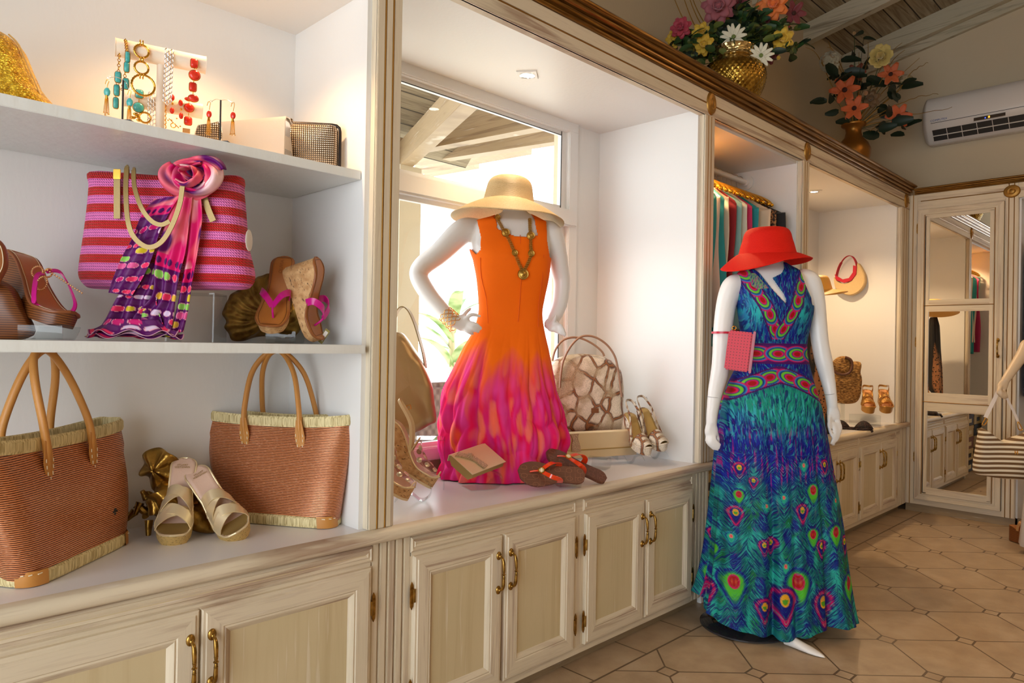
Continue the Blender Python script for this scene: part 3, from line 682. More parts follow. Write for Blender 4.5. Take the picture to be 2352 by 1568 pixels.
RY = lambda a: Matrix.Rotation(math.radians(a), 4, 'Y')
gold_mule(place(400, 1247, .682, 0, -.100, -28, RY(2) @ RX(30)), 'gold crossover mule standing toe forward right before the conch shell', -1)
gold_mule(place(548, 1236, .682, 0, -.100, -6, RY(-26) @ RX(28)), 'gold crossover mule turned sideways before the right basket tote', 1)
# ---------------------------------------------------------------- conch shell
def conch(M, lab, R0=.062, spikes=7, turns=4.2, ln=.2):
    t = thing('conch_shell', lab, 'shell ornament', M); rings = []; n = 26
    N = 130
    for i in range(N+1):
        u = i/N; a = turns*2*PI*u; g = .09+.91*u**1.6; r = R0*g; cx = -ln*.62+ln*u*.9; rad = r*.55
        c = Vector((cx, r*.55*math.cos(a), r*.55*math.sin(a))); er = Vector((0, math.cos(a), math.sin(a))); ex = Vector((1, 0, 0)); ring = []
        sp = max(0, math.cos(a*spikes/2))**10
        for k in range(n):
            b = 2*PI*k/n; q = rad*(1+.10*math.cos(8*b)*u); e = 1+.95*sp*max(0, math.cos(b-.5))**6
            ring.append(c+er*(q*e*math.cos(b))+ex*(q*1.15*e*math.sin(b)*-1))
        rings.append(ring)
    mesh('spire', MB().loft(rings), BRONZE, t, 60)
    return t
cs = conch(TR(at(1, 2.07, 378, 1150)) @ Matrix.Rotation(math.radians(-40), 4, 'Z') @ Matrix.Rotation(math.radians(-18), 4, 'Y'), 'gilded conch shell with a spiked spire between the totes', .070)
Mi = cs.matrix_world
def lip(Mw, pts, y, th, wav=.012):
    o = px_spl(Mw, pts, y, 5); mb = MB(); cx = sum(a[0] for a in o)/len(o); cz = sum(a[1] for a in o)/len(o)
    rings = [[(cx+(a[0]-cx)*k, y-(.03*(1-k)) + wav*math.sin(5*math.atan2(a[1]-cz, a[0]-cx))*k, cz+(a[1]-cz)*k) for a in o] for k in (.03, .3, .6, .85, 1.)]
    return mb.loft(rings, cap=False)
Mc = frame(*at(1, 2.06, 400, 1150).xyz, -42); Q = Mi.inverted() @ Mc
m = lip(Mc, [(330, 1062), (335, 1040), (352, 1030), (378, 1033), (405, 1050), (410, 1090), (398, 1125), (372, 1130), (345, 1112), (340, 1090), (325, 1088)], -.005, .01); m.xf(Q)
mesh('flared_lip', m, BRONZE, cs, 60, mods=[SOL(.006)])
m = MB(); pillow(m, px_spl(Mc, [(372, 1105), (410, 1110), (440, 1150), (480, 1170), (500, 1212), (490, 1223), (455, 1218), (420, 1200), (385, 1180), (360, 1150)]), .0, .09, .5); m.xf(Q); mesh('body_whorl', m, BRONZE, cs, 60)
m = MB()
for a, b in (((350, 1190), (352, 1228)), ((318, 1170), (302, 1188)), ((330, 1150), (322, 1176)), ((345, 1140), (338, 1122))):
    A = Vector((*outline(Mc, [a])[0], 0)); B = Vector((*outline(Mc, [b])[0], 0)); m.tube([(A.x, -.02, A.y), (B.x, -.03, B.y)], lambda u: .012-.006*u, 8)
m.xf(Q); mesh('shell_spikes', m, BRONZE, cs, 60)
# dark bamboo bundle lying behind
m = MB()
a, b = at(2, .70, 255, 1192), at(2, .70, 335, 1178)
d_ = (b-a).normalized(); nn = Vector((-d_.y, d_.x, 0))
for k, (u, z_) in enumerate(((0, 0), (.012, 0), (.024, 0), (.006, .011), (.018, .011), (.012, .021))):
    m.tube([a-d_*.05+nn*u+Vector((0, 0, z_-.012)), b+d_*.06+nn*u+Vector((0, 0, z_-.012))], .006, 8)
solo('bamboo_bundle', m, mat('dark_bamboo', srgb(92, 62, 40), .5), 'dark bamboo sticks lying behind the left basket tote', 'bamboo sticks', smooth=60)
# ================================================================ SHELVES OF THE FIRST BAY
SZ1, SZ2 = 1.7185, 1.2135
def sq_fn():
    x, y, z = coord(); v = vor(xyz(x*1, y*1, z*1.6), 170, out=0); n = noi(xyz(x, y, z), 70, 2)
    return dict(c=ramp(n, [(.3, srgb(196, 136, 14)), (.7, srgb(252, 208, 60))]), h=v)
SEQ = mat('gold_sequins', srgb(210, 160, 30), .3, .6, fn=sq_fn, bd=.004)
M = frame(.27, 1.97, SZ1, -45)
t = thing('sequin_bag', 'gold sequinned bag cropped at the left end of the upper shelf', 'bag', M)
z0 = lambda q: max(q[1], 0)
pts = [(a, max(b, .0)) for a, b in px_spl(M, [(100, 262), (80, 200), (60, 155), (40, 107), (18, 83), (0, 75), (-60, 68), (-130, 120), (-170, 260)], 0, 4)]
mesh('sequin_body', pillow(MB(), pts, 0, .10, .3, 12), SEQ, t, 70)
mesh('lining_edge', MB().tube([(p[0], .0, p[1]) for p in px_spl(M, [(104, 250), (84, 196), (64, 151), (43, 103), (20, 79)], 0, 4, False)], .002, 6), mat('gold_piping', srgb(220, 180, 110), .4), t, 60)
# ---- jewellery stand
WLEA = leather('white_leatherette', srgb(244, 228, 208), .4)
ul, ur = at(2, 1.925, 264, 108), at(2, 1.925, 472, 150); ll, lr = at(2, 1.832, 285, 228), at(2, 1.832, 466, 252)
mid = (ul+ur)/2; MJ = TR((mid.x, mid.y, SZ1)) @ Matrix.Rotation(math.atan2(ur.y-ul.y, ur.x-ul.x), 4, 'Z')
t = thing('jewellery_stand', 'cream two bar jewellery stand draped with bracelets on the upper shelf', 'jewellery stand', MJ)
hl = (ur-ul).length/2; cu = 1.925-SZ1; cl_ = 1.832-SZ1
JI = MJ.inverted(); a, b = JI @ ll, JI @ lr; yl = (a.y+b.y)/2
def bar(x0, x1, y, z, r):
    return MB().tube([(x0, y, z), (x0+.001, y, z), (x0+.0012, y, z), (x1-.0012, y, z), (x1-.001, y, z), (x1, y, z)], lambda u: r if u in (.4,) or .3 < u < .7 else r*1.04, 28)
mesh('bracelet_bar', bar(-hl, hl, 0, cu, .0215), WLEA, t, 50); mesh('bracelet_bar', bar(a.x, b.x, yl, cl_, .0205), WLEA, t, 50)
mesh('post', MB().tube([(0, .004, 0), (0, .004, cu-.01)], .010, 16), WLEA, t, 50); mesh('bar_arm', MB().tube([(0, .004, cl_), (0, yl, cl_)], .008, 12), WLEA, t, 50)
mesh('base', MB().lathe([(.0001, .012), (.045, .012), (.05, .008), (.05, 0)], 28, (0, -.01, 0)), WLEA, t, 50)
STONE = lambda n, a, b: mat(n, a, .22, fn=lambda: ramp(noi(coord_v(), 90, 3), [(.35, a), (.75, b)]))
TURQ = STONE('turquoise_stone', srgb(60, 160, 160), srgb(96, 186, 180)); REDS = STONE('red_stone', srgb(206, 38, 24), srgb(228, 62, 40))
def JX(px, py, bar_=0):        # local x of a picture point on the front of a bar, and local z
    yy = (-.024 if bar_ == 0 else yl-.023); q = loc_at(MJ, px, py, yy); return q[0], yy, q[1]
def stone(mb_s, mb_g, c, w_, h_, round_, d=.007, M=None):
    c = Vector(c)
    if round_: prof = [(w_/2*math.cos(2*PI*k/18), h_/2*math.sin(2*PI*k/18)) for k in range(18)]
    else: prof = rrect(w_, h_, 20, 6)
    mb_s.loft([[(c.x+x*s_, c.y-y_, c.z+z*s_) for x, z in prof] for s_, y_ in ((.98, 0), (1, .25*d), (.88, .75*d), (.5, .98*d), (.05, d))])
    mb_g.tube([(c.x+x*1.02, c.y, c.z+z*1.02) for x, z in prof], .0012, 5, closed=True)
def jewel(name, lab, cat, grp=None): return thing(name, lab, cat, MJ, grp)
def wrapchain(x, y, z, r, mbg, n=5, R=.003):      # few links passing over a bar towards the back
    for k in range(n):
        a = PI*(.05+.55*k/n)+PI/2-.2; mbg.torus((x, y+r*math.cos(a+PI/2)*1.15*1, z+r*math.sin(a-PI/2+PI/2)*1.1), R, .0009, (1, 0, 0) if k % 2 else (0, 0, 1), 10, 5)
G = 'bracelets on the cream stand'
# turquoise and gold chain bracelet
t = jewel('bracelet', 'gold chain bracelet with oblong turquoise stones at the left end of the bar', 'bracelet', G); g, s_ = MB(), MB()
pl = [JX(*p) for p in ((288, 92), (290, 105), (291, 122), (289, 150), (286, 180), (281, 205))]; pr = [JX(*p) for p in ((274, 125), (273, 150), (271, 185), (267, 215), (268, 243))]
for P in (pl, pr):
    S = spl(P, 5)
    for i in range(len(S)): g.torus(S[i], .0032, .0009, (0, 1, 0) if i % 2 else (1, .3, 0), 10, 5)
for p, w_, h_ in (((293, 132), .010, .026), ((291, 155), .011, .024), ((289, 193), .013, .026), ((271, 178), .013, .026), ((268, 208), .012, .026), ((266, 237), .011, .026)):
    q = JX(*p); stone(s_, g, (q[0], q[1]-.002, q[2]), w_, h_, False, .006)
mesh('gold_chain', g, GOLDM, t, 60); mesh('turquoise_stone', s_, TURQ, t, 60)
# gold ring bracelet
t = jewel('bracelet', 'gold bracelet of three large twisted rings hanging from the upper bar', 'bracelet', G); g = MB()
for p, r in (((325, 118), .0155), ((325, 156), .0150), ((329, 196), .0250)):
    q = JX(*p); R_ = r
    pts = [(q[0]+R_*math.cos(2*PI*k/48), q[1]-.001, q[2]+R_*math.sin(2*PI*k/48)) for k in range(48)]
    g.tube(pts, lambda u: .0026+.0006*math.sin(u*2*PI*24), 8, closed=True)
mesh('gold_ring', g, GOLDM, t, 60); g = MB()
for p in ((325, 99), (325, 137), (325, 175)):
    q = JX(*p)
    for dx in (-.003, .003): g.torus((q[0]+dx, q[1]-.001, q[2]), .0058, .0016, (1, 0, 0), 14, 6)
mesh('gold_link', g, GOLDM, t, 60)
def linkstrip(lab, p0, p1, m, cols, bar_, n, wx):
    t = jewel('bracelet', lab, 'bracelet', G); g = MB(); A, B = Vector(JX(*p0, bar_)), Vector(JX(*p1, bar_))
    for i in range(n):
        c = A.lerp(B, i/(n-1))
        for k in range(cols):
            x = (k-(cols-1)/2)*wx; off = .5 if k % 2 else 0; q = c+(B-A)/(n-1)*off
            g.torus((q.x+x, q.y-.001*(k % 2), q.z), .0048, .0014, (0, 1, 0), 12, 6, fx=.7, fz=1.25)
    mesh('links', g, m, t, 60)
linkstrip('wide silver link bracelet hanging from the upper bar', (389, 118), (384, 230), SILV, 3, 0, 11, .0062)
linkstrip('silver link bracelet on the lower bar', (350, 218), (348, 288), SILV, 3, 1, 8, .0062)
linkstrip('gold link bracelet on the lower bar beside the silver one', (372, 220), (372, 290), GOLDM, 3, 1, 8, .0060)
def stones_br(lab, items, m, bar_=0, tag=None):
    t = jewel('bracelet', lab, 'bracelet', G); g, s_ = MB(), MB()
    for i, (p, w_, h_, rd) in enumerate(items):
        q = JX(*p, bar_); stone(s_, g, q, w_, h_, rd)
        if i: 
            q0 = JX(*items[i-1][0], bar_); c = (Vector(q)+Vector(q0))/2; g.torus(c, .003, .0009, (1, 0, 0), 10, 5)
    mesh('set_stone', s_, m, t, 60); mesh('gold_setting', g, GOLDM, t, 60); return t
stones_br('red stone bracelet hanging from the right of the upper bar', [((446, 146), .0165, .022, 0), ((447, 173), .026, .026, 1), ((443, 200), .0165, .022, 0), ((444, 226), .024, .018, 1)], REDS)
stones_br('bracelet of one square and one round turquoise stone on the lower bar', [((320, 216), .018, .021, 0), ((318, 247), .025, .025, 1)], TURQ, 1)
tb = stones_br('short red stone bracelet at the right of the lower bar', [((434, 228), .020, .009, 1), ((434, 248), .024, .022, 1), ((432, 278), .018, .021, 0)], REDS, 1)
q = JX(428, 300, 1); mesh('price_tag', MB().box(q[0]-.009, q[0]+.009, q[1], q[1]+.0008, q[2]-.006, q[2]+.006), mat('kraft_card', srgb(206, 158, 100), .8), tb)
for lab, ps in (('string of small red and gold beads left of the red stone bracelet', ((396, 224), (396, 238), (395, 254))), ('string of small red and gold beads lying close to the red stone bracelet', ((415, 236), (416, 251), (416, 266)))):
    t = jewel('bracelet', lab, 'bracelet', G); s_, g = MB(), MB()
    for i, p in enumerate(ps):
        q = JX(*p, 1); (g if i == 1 else s_).ball(q, .0085 if i != 1 else .004, 12, (.65, .5, 1))
    mesh('red_bead', s_, REDS, t, 60); mesh('gold_bead', g, GOLDM, t, 60)
t = jewel('toggle_clasp', 'ornate gold toggle clasp bracelet below the turquoise stones', 'bracelet', G); g = MB()
q = JX(333, 270, 1); g.tube([(q[0]+.013*math.cos(2*PI*k/40), q[1], q[2]+.013*math.sin(2*PI*k/40)) for k in range(40)], lambda u: .0026+.0007*math.sin(u*2*PI*20), 8, closed=True)
mesh('gold_ring', g, GOLDM, t, 60); g = MB()
for p in ((312, 262), (320, 276), (305, 270), (316, 268)):
    q = JX(*p, 1); g.ball(q, .005, 8, (1.4, .6, .8))
mesh('gold_nugget', g, GOLDM, t, 60)
t = jewel('pendant', 'tiny gold bar and ring pendant under the lower bar', 'pendant'); g = MB()
g.tube([JX(388, 272, 1), JX(411, 294, 1)], .0011, 6); g.torus(JX(398, 288, 1), .006, .0012, (0, 1, 0), 16, 6)
for p in ((386, 276), (394, 276), (406, 272), (414, 290)): g.ball(JX(*p, 1), .0022, 6)
mesh('gold_pieces', g, GOLDM, t, 60)
# ---- earring stands and earrings
def estand(lab, top, foot, wl, wr, yy):
    M = frame(*at(1, yy, *foot).xyz, -45); M.translation.z = SZ1; t = thing('earring_stand', lab, 'earring stand', M); H = loc_at(M, *top)[1]
    mesh('post', MB().tube([(0, 0, 0), (0, 0, H)], .0022, 8), BLACKM, t, 60); mesh('base', MB().box(-.026, .026, -.014, .014, 0, .004, b=.001), BLACKM, t)
    A, B = loc_at(M, *wl), loc_at(M, *wr); P = spl([(A[0], 0, A[1]), (A[0]*.5, 0, (A[1]+H)/2+.004), (0, 0, H), (B[0]*.5, 0, (B[1]+H)/2+.004), (B[0], 0, B[1])], 6)
    g = MB().tube(P, .0008, 6).torus((A[0]-.002, 0, A[1]), .0028, .0007, (0, 1, 0), 12, 5).torus((B[0]+.002, 0, B[1]), .0028, .0007, (0, 1, 0), 12, 5)
    mesh('wire_arm', g, SILV, t, 60); return M
def earring(M, lab, p, top, m, mn, sc_=1., seed=0):
    t = thing('drop_earring', lab, 'earring', M, 'drop earrings on the wire stands'); x, z = loc_at(M, *p); x2, z2 = loc_at(M, *top); rnd = random.Random(seed)
    s_ = MB(); s_.ball((x, -.002, z), .0105*sc_, 14, (.72, .4, 1)); mesh(mn, s_, m, t, 60)
    g = MB().tube(spl([(x2-.006, -.002, z2-.008), (x2-.003, -.002, z2+.002), (x2+.002, -.002, z2-.001), (x+.001, -.002, z+.017), (x, -.002, z+.011)], 5), .0008, 5)
    mesh('ear_hook', g, GOLDM, t, 60); g = MB().tube([(x, -.003, z-.008), (x, -.003, z-.017)], .0030, 6)
    for k in range(6):
        dx = (k-2.5)*.0014; ln = .030+.012*rnd.random(); g.tube([(x+dx*.5, -.003, z-.011), (x+dx, -.003, z-.016), (x+dx*1.8, -.003, z-.016-ln)], .0007, 5)
        g.ball((x+dx*1.8, -.003, z-.0155-ln), .0016, 6)
    mesh('gold_tassel', g, GOLDM, t, 60)
M1 = estand('black earring stand with turquoise drops left of the bracelet stand', (273, 184), (281, 284), (252, 178), (296, 205), 1.80)
earring(M1, 'turquoise drop earring with gold tassel on the left of its stand', (247, 212), (249, 186), TURQ, 'turquoise_bead', seed=1)
earring(M1, 'turquoise drop earring with gold tassel nearest the turquoise bracelet', (299, 236), (300, 210), TURQ, 'turquoise_bead', seed=2)
M2 = estand('black earring stand with red drops in front of the silver clutch', (509, 230), (505, 332), (486, 233), (534, 236), 1.80)
earring(M2, 'red drop earring with gold tassel on the left of its stand', (481, 263), (482, 236), REDS, 'red_bead', .9, 3)
earring(M2, 'red drop earring with gold tassel in front of the silver clutch', (536, 266), (537, 238), REDS, 'red_bead', .9, 4)
# ---- clutches on the upper shelf
SILC = leather('silver_leather', srgb(216, 208, 198), .35, .6, .0003)
L0, R0 = at(2, 1.853, 487, 283), at(2, 1.853, 652, 269); d_ = R0-L0; ang = math.degrees(math.atan2(d_.y, d_.x)); W_c = d_.length
M = frame(L0.x, L0.y, SZ1, ang)
t = thing('clutch_bag', 'silver leather flap clutch standing behind the red earrings', 'clutch bag', M, 'clutches on the upper shelf')
Hc = 1.853-SZ1
m = MB().prism([(0, 0), (.002, Hc-.012), (.010, Hc), (.020, Hc), (.030, Hc-.012), (.055, .012), (.05, 0)], 0, W_c, 0, b=.002); mesh('bag_body', m, SILC, t, 40)
m = MB().prism([(-.006, .004), (-.004, Hc-.010), (.002, Hc+.003), (.020, Hc+.004), (.034, Hc-.012), (.031, Hc-.012), (.018, Hc), (.004, Hc), (0, Hc-.010), (-.002, .004)], -.006, W_c+.006, 0); mesh('flap', m, SILC, t, 30)
mesh('end_gusset', MB().sheet(lambda u, v: (W_c+.001+.004*math.sin(v*9), .002+.045*u*(1-.55*v), v*(Hc-.008)), 6, 16), mat('silver_foil', (.7, .72, .74), .25, .8), t, 60)
MESHM = mat('metal_mesh', srgb(170, 150, 126), .25, .9, fn=lambda: (lambda x, y, z: (lambda a, b: dict(c=ramp(a*b*4, [(.0, srgb(70, 52, 40)), (.5, srgb(196, 176, 150)), (.9, srgb(244, 236, 224))]), h=a*b))((((x+y*.3)/.0058).fr()-.5).ab(), ((z/.0062).fr()-.5).ab()))(*coord()), bd=.004)
L0, R0 = at(2, 1.862, 640, 276), at(2, 1.862, 778, 283); d_ = R0-L0; W_c = d_.length; M = frame(L0.x, L0.y, SZ1, math.degrees(math.atan2(d_.y, d_.x)))
t = thing('clutch_bag', 'glittering metal mesh clutch with a dark frame at the right of the upper shelf', 'clutch bag', M, 'clutches on the upper shelf'); Hc = 1.862-SZ1
mesh('mesh_body', pillow(MB(), [(W_c/2+x, Hc/2+.004+z) for x, z in rrect(W_c-.006, Hc-.006, 40, 9)], .022, .042, .16, 9), MESHM, t, 70)
mesh('frame', MB().tube([(W_c/2+x, .022, Hc/2+.001+z) for x, z in rrect(W_c+.004, Hc, 60, 10)], .0045, 8, closed=True), mat('gunmetal', srgb(60, 52, 48), .25, .9), t, 60)
mesh('clasp', MB().ball((W_c*.10, .02, Hc+.008), .006, 10).ball((W_c*.18, .02, Hc+.008), .006, 10), MESHM, t, 60)
M = frame(*at(1, 2.05, 470, 300).xyz, -38); M.translation.z = SZ1
t = thing('clutch_bag', 'small glittering silver evening bag leaning left of the silver clutch', 'clutch bag', M, 'clutches on the upper shelf')
pts = px_spl(M, [(452, 320), (454, 292), (462, 288), (490, 284), (506, 284), (506, 325)], 0, 4); mesh('glitter_body', pillow(MB(), [(a, max(b, 0)) for a, b in pts], 0, .03, .3), MESHM, t, 60)
mesh('silver_frame', MB().tube([(a, -.002, max(b, 0)) for a, b in pts], .002, 6, closed=True), SILV, t, 60)
# ---- striped tote on its acrylic riser
def tstripe():
    x, y, z = coord(); k = ((z+.004)/.0425).fr(); f = (k > .5)
    w1 = ((x*1+z*.9)/.0056).fr()-.5; w2 = (z/.0071).fr()-.5; h = 1-(w1.ab()*.9+w2.ab())
    rd = mixc(h.mr(.15, .65), srgb(104, 6, 14), srgb(214, 24, 34)); pk = mixc(h.mr(.15, .6), srgb(150, 50, 128), srgb(246, 128, 196))
    rd = mixc((w2.ab() > .44)*.6, rd, srgb(206, 92, 50))
    return dict(c=mixc(f, pk, rd), h=h)
STR = mat('striped_straw', (.8, .1, .3), .55, fn=tstripe, bd=.003)
MT = frame(*at(1, 1.915, 372, 660).xyz, -43); hb = MT.translation.z = at(1, 1.915, 372, 662).z
t = thing('striped_tote', 'pink and red striped straw tote raised on a clear stand', 'tote bag', MT)
pts = px_spl(MT, [(200, 389), (290, 393), (380, 400), (460, 402), (543, 399), (549, 430), (555, 500), (560, 560), (572, 610), (575, 636), (566, 655), (545, 663), (460, 664), (370, 664), (280, 663), (205, 661), (185, 655), (173, 635), (174, 605), (184, 540), (194, 460), (197, 420)], 0, 4)
mesh('straw_body', pillow(MB(), pts, .03, .125, .26, 14), STR, t, 75)
GS = leather('gold_strap_leather', srgb(150, 124, 74), .4, .4)
for nm, pth, w_, yy in (('strap', [(273, 392), (282, 380), (290, 440), (300, 510), (315, 548), (345, 569), (375, 558), (400, 520), (418, 470), (424, 430)], .0115, -.042), ('strap', [(289, 384), (298, 386), (310, 430), (330, 478), (352, 508), (375, 518), (395, 510)], .0105, -.038)):
    P = [Vector((a[0], -.040-.052*min(1, i/2.5), a[1])) for i, a in enumerate(outline(MT, pth, -.08))]
    mesh(nm, ribbon(MB(), spl(P, 6), w_, 'flat', .003), GS, t, 60)
for p in ([(269, 388), (269, 470), (269, 502)], [(464, 438), (478, 480), (490, 508)]):
    P = [Vector((a[0], -.042, a[1])) for a in outline(MT, p, -.042)]
    o = mesh('strap_tab', ribbon(MB(), spl(P, 5), .0155, (1, 0, 0), .003), GS, t, 60)
a, b = loc_at(MT, 269, 400, -.045); mesh('buckle', MB().box(a-.009, a+.009, -.047, -.044, b-.012, b+.012, b=.001), GOLDM, t)
mesh('hang_tag', MB().ball((loc_at(MT, 572, 550)[0], .0, loc_at(MT, 572, 552)[1]), .028, 16, (.14, .9, 1)), mat('tag_white', (.85, .8, .76), .6), t, 60)
def bent(mb, path, w_, th=.003, M=None): return ribbon(mb, path, w_, (0, 1, 0) if M is None else M, th)
t = thing('acrylic_riser', 'clear acrylic riser holding up the striped tote', 'display stand', TR((0, 0, SZ2)) @ frame(MT.translation.x, MT.translation.y, 0, -43))
hr = hb-SZ2-.008
x0, x1 = loc_at(t.matrix_world, 380, 700)[0], loc_at(t.matrix_world, 492, 700)[0]
mesh('riser_panel', MB().box(x0, x1, 0, .09, hr-.005, hr-.001, b=.001).box(x0, x0+.004, 0, .09, 0, hr-.005, b=.001).box(x1-.004, x1, 0, .09, 0, hr-.005, b=.001), ACR, t, 40)
# ---- scarf
PUR, MGT, COR, DP = srgb(88, 4, 92), srgb(214, 18, 104), srgb(244, 122, 130), srgb(72, 4, 84)
OV = [srgb(222, 196, 222), srgb(236, 52, 100), srgb(220, 196, 40), srgb(146, 208, 92), srgb(226, 90, 150), srgb(224, 180, 60), srgb(206, 20, 110)]
def marb(x, y, s=9.):
    n = fbm(x*s, y*s, 2.); k = fbm(x*s*.8+9, y*s*.8, 5.)
    c = Vector(COR).lerp(Vector(MGT), min(1, max(0, n*2+.4))); c = c.lerp(Vector((.96, .72, .72)), min(1, max(0, k*2.2-.5))); return c.lerp(Vector(PUR), min(1, max(0, -n*3.2-.25)))
def scarfcol(u, v, wpx, vb, seed, shift=0.):       # vb: where the dotted band begins (0..1)
    if v < vb: return marb(u*.12+seed, v*.5+seed)
    if v < vb+.10:
        cu_ = (u*wpx/.028) % 1-.5; cv = (v-vb-.05)/.035
        return Vector(DP) if cu_*cu_*5+cv*cv < .55 else Vector(MGT)
    if v < vb+.115: return Vector(PUR)
    rh = .068; row = (v-vb-.115)/rh; r = int(row); fv = row-r-.5; cx = u*wpx/.042+(r % 2)*.5+math.sin(r*2.3)*.3; ci = int(cx); fu = cx-ci-.5
    d = (abs(fu)/.43)**2.4+(abs(fv)/.40)**2.4; h = (r*7+ci*3+seed) % 11
    if h in (2, 5, 8, 10, 0): return Vector(PUR) if d > 1 else Vector(PUR)*.8+Vector((.05, .02, .05))
    if d < .78: return Vector(OV[(r+seed) % 7 if h < 9 else 1])
    if d < 1.0: return Vector((.86, .38, .46))
    return Vector(PUR)
SCM = mat('printed_silk', (.5, .1, .4), .5, spec=.25, fn=lambda: attr('Col'))
sc_t = thing('silk_scarf', 'purple and pink printed silk scarf knotted on the striped tote', 'scarf', MT)
K = lambda l: [(150+a/3.409, 340+b/3.409) for a, b in l]
def sheetobj(name, mb, nu, nv, colf, par, m, mods=(SOL(.0012),)):
    o = mesh(name, mb, m, par, 180, mods); paint(o, [colf(i/nu, j/nv) for j in range(nv+1) for i in range(nu+1)]); return o
tails = [
 ([(950, 345), (948, 600), (935, 860), (905, 1060), (870, 1250), (820, 1450)], [(1062, 350), (1075, 560), (1045, 800), (1000, 1050), (968, 1260), (925, 1440)], -.052, .006, 1.5, .50, 1, .08),
 ([(860, 380), (800, 560), (735, 760), (705, 940), (690, 1150), (560, 1300), (480, 1450)], [(1000, 380), (975, 600), (945, 830), (900, 1000), (870, 1180), (850, 1330), (825, 1470)], -.060, .007, 2.2, .38, 3, .13),
 ([(700, 400), (600, 530), (520, 720), (440, 860), (370, 1020), (330, 1130)], [(900, 370), (820, 500), (750, 640), (690, 850), (620, 1010), (530, 1160)], -.068, .006, 1.7, .12, 5, .11),
 ([(600, 900), (480, 1060), (390, 1180), (310, 1340), (240, 1440), (160, 1475)], [(760, 900), (745, 1080), (720, 1200), (760, 1330), (800, 1420), (860, 1480)], -.055, .010, 3.2, -.2, 8, .17)]
for L, R, yy, am, k, vb, sd, wd in tails:
    mb = drape(MT, K(L), K(R), yy, am, k, 64, 150, sd)
    sheetobj('scarf_tail', mb, 64, 150, lambda u, v: scarfcol(u, v, wd, vb, sd), sc_t, SCM)
# ruffled pool of cloth on the shelf
A = loc_at(MT, 196, 776, -.06); B = loc_at(MT, 420, 780, -.06)
def pool(lay):
    def fn(u, v):
        a = u*2*PI; x = (A[0]+B[0])/2+(B[0]-A[0])/2*math.cos(a)*(.55+.45*v)*(1-.08*lay); wv = math.sin(u*2*PI*(7+lay)+lay)*.5+.5
        y = -.055+(.035*math.sin(a))*(.5+.5*v)-.01*lay; z = A[1]*.5+B[1]*.5+.006+.022*lay*(1-v)+.016*wv*v+.02*(1-v)
        zz = SZ2-hb+.002; return (x, y, max(zz, zz+.004+.018*lay*(1-v*.6)+.014*wv*v+.03*(1-v)**2))
    return fn
for lay in (0, 1): sheetobj('scarf_ruffle', MB().sheet(pool(lay), 150, 14), 150, 14, lambda u, v: Vector((.93, .5, .62)) if v > .95 else scarfcol(u, .5+v*.2, .4, .1, 2), sc_t, SCM)
# knot
c = loc_at(MT, 447, 402, -.07); kz = c[1]; kx = c[0]
def knot(i, a0, rx, rz, tilt, wid, ox, oz):
    def fn(u, v):
        a = a0+u*PI*1.45; w_ = (v-.5)*wid*(1-.5*abs(2*u-1)**3); cr = math.sin(v*PI)*.014; r = 1+w_/.07
        x = math.cos(a)*(rx*r)*1.12; z = math.sin(a)*(rz*r)*1.12; y = -.060-.012*i*.6-cr-.012*math.sin(a*2+tilt)
        return (kx+ox+x, y-.006*math.sin(v*9+u*5), kz+oz+z)
    return fn
for i, kw in enumerate([(0.3, .052, .036, .4, .05, .012, .0), (2.4, .048, .036, 1.4, .055, -.012, -.002), (4.2, .046, .032, 2.2, .05, .004, -.004), (1.2, .026, .02, .9, .036, .012, .006), (3.6, .028, .02, 3.0, .036, -.010, -.006), (5.2, .014, .012, 1., .028, .0, 0)]):
    sheetobj('scarf_knot', MB().sheet(knot(i, *kw), 40, 14), 40, 14, lambda u, v, i=i: marb(u*.22+i*.7, v*.10+i, 8), sc_t, SCM, (SOL(.003),))
mesh('knot_core', MB().ball((kx, -.045, kz), .05, 20, (1.15, .5, .75)), mat('knot_silk', PUR, .4), sc_t, 60)
# ================================================================ MANNEQUINS
MANQ = mat('mannequin_white', (.80, .79, .78), .32, sss=0)
def inpoly(x, y, P):
    c = False; j = len(P)-1
    for i in range(len(P)):
        if (P[i][1] > y) != (P[j][1] > y) and x < (P[j][0]-P[i][0])*(y-P[i][1])/(P[j][1]-P[i][1]+1e-12)+P[i][0]: c = not c
        j = i
    return c
def interp(tab, v):                                    # smooth table lookup, rows (key, a, b, ...)
    if v <= tab[0][0]: return tab[0][1:]
    for i in range(len(tab)-1):
        if v <= tab[i+1][0]:
            t = (v-tab[i][0])/(tab[i+1][0]-tab[i][0]); p0, p1, p2, p3 = tab[max(i-1, 0)], tab[i], tab[i+1], tab[min(i+2, len(tab)-1)]
            return [p1[k]+.5*t*(p2[k]-p0[k]+t*(2*p0[k]-5*p1[k]+4*p2[k]-p3[k]+t*(3*(p1[k]-p2[k])+p3[k]-p0[k]))) for k in range(1, len(p1))]
    return tab[-1][1:]
def limb(mb, P, R, n=16):
    S = spl([Vector(tuple(p)+(r,)) for p, r in zip(P, R)], 6); pts = [q.xyz for q in S]; rr = [q.w for q in S]; L = len(rr)-1
    mb.tube(pts, lambda u: rr[min(int(round(u*L)), L)], n); mb.ball(pts[0], rr[0], 14); mb.ball(pts[-1], rr[-1], 14)
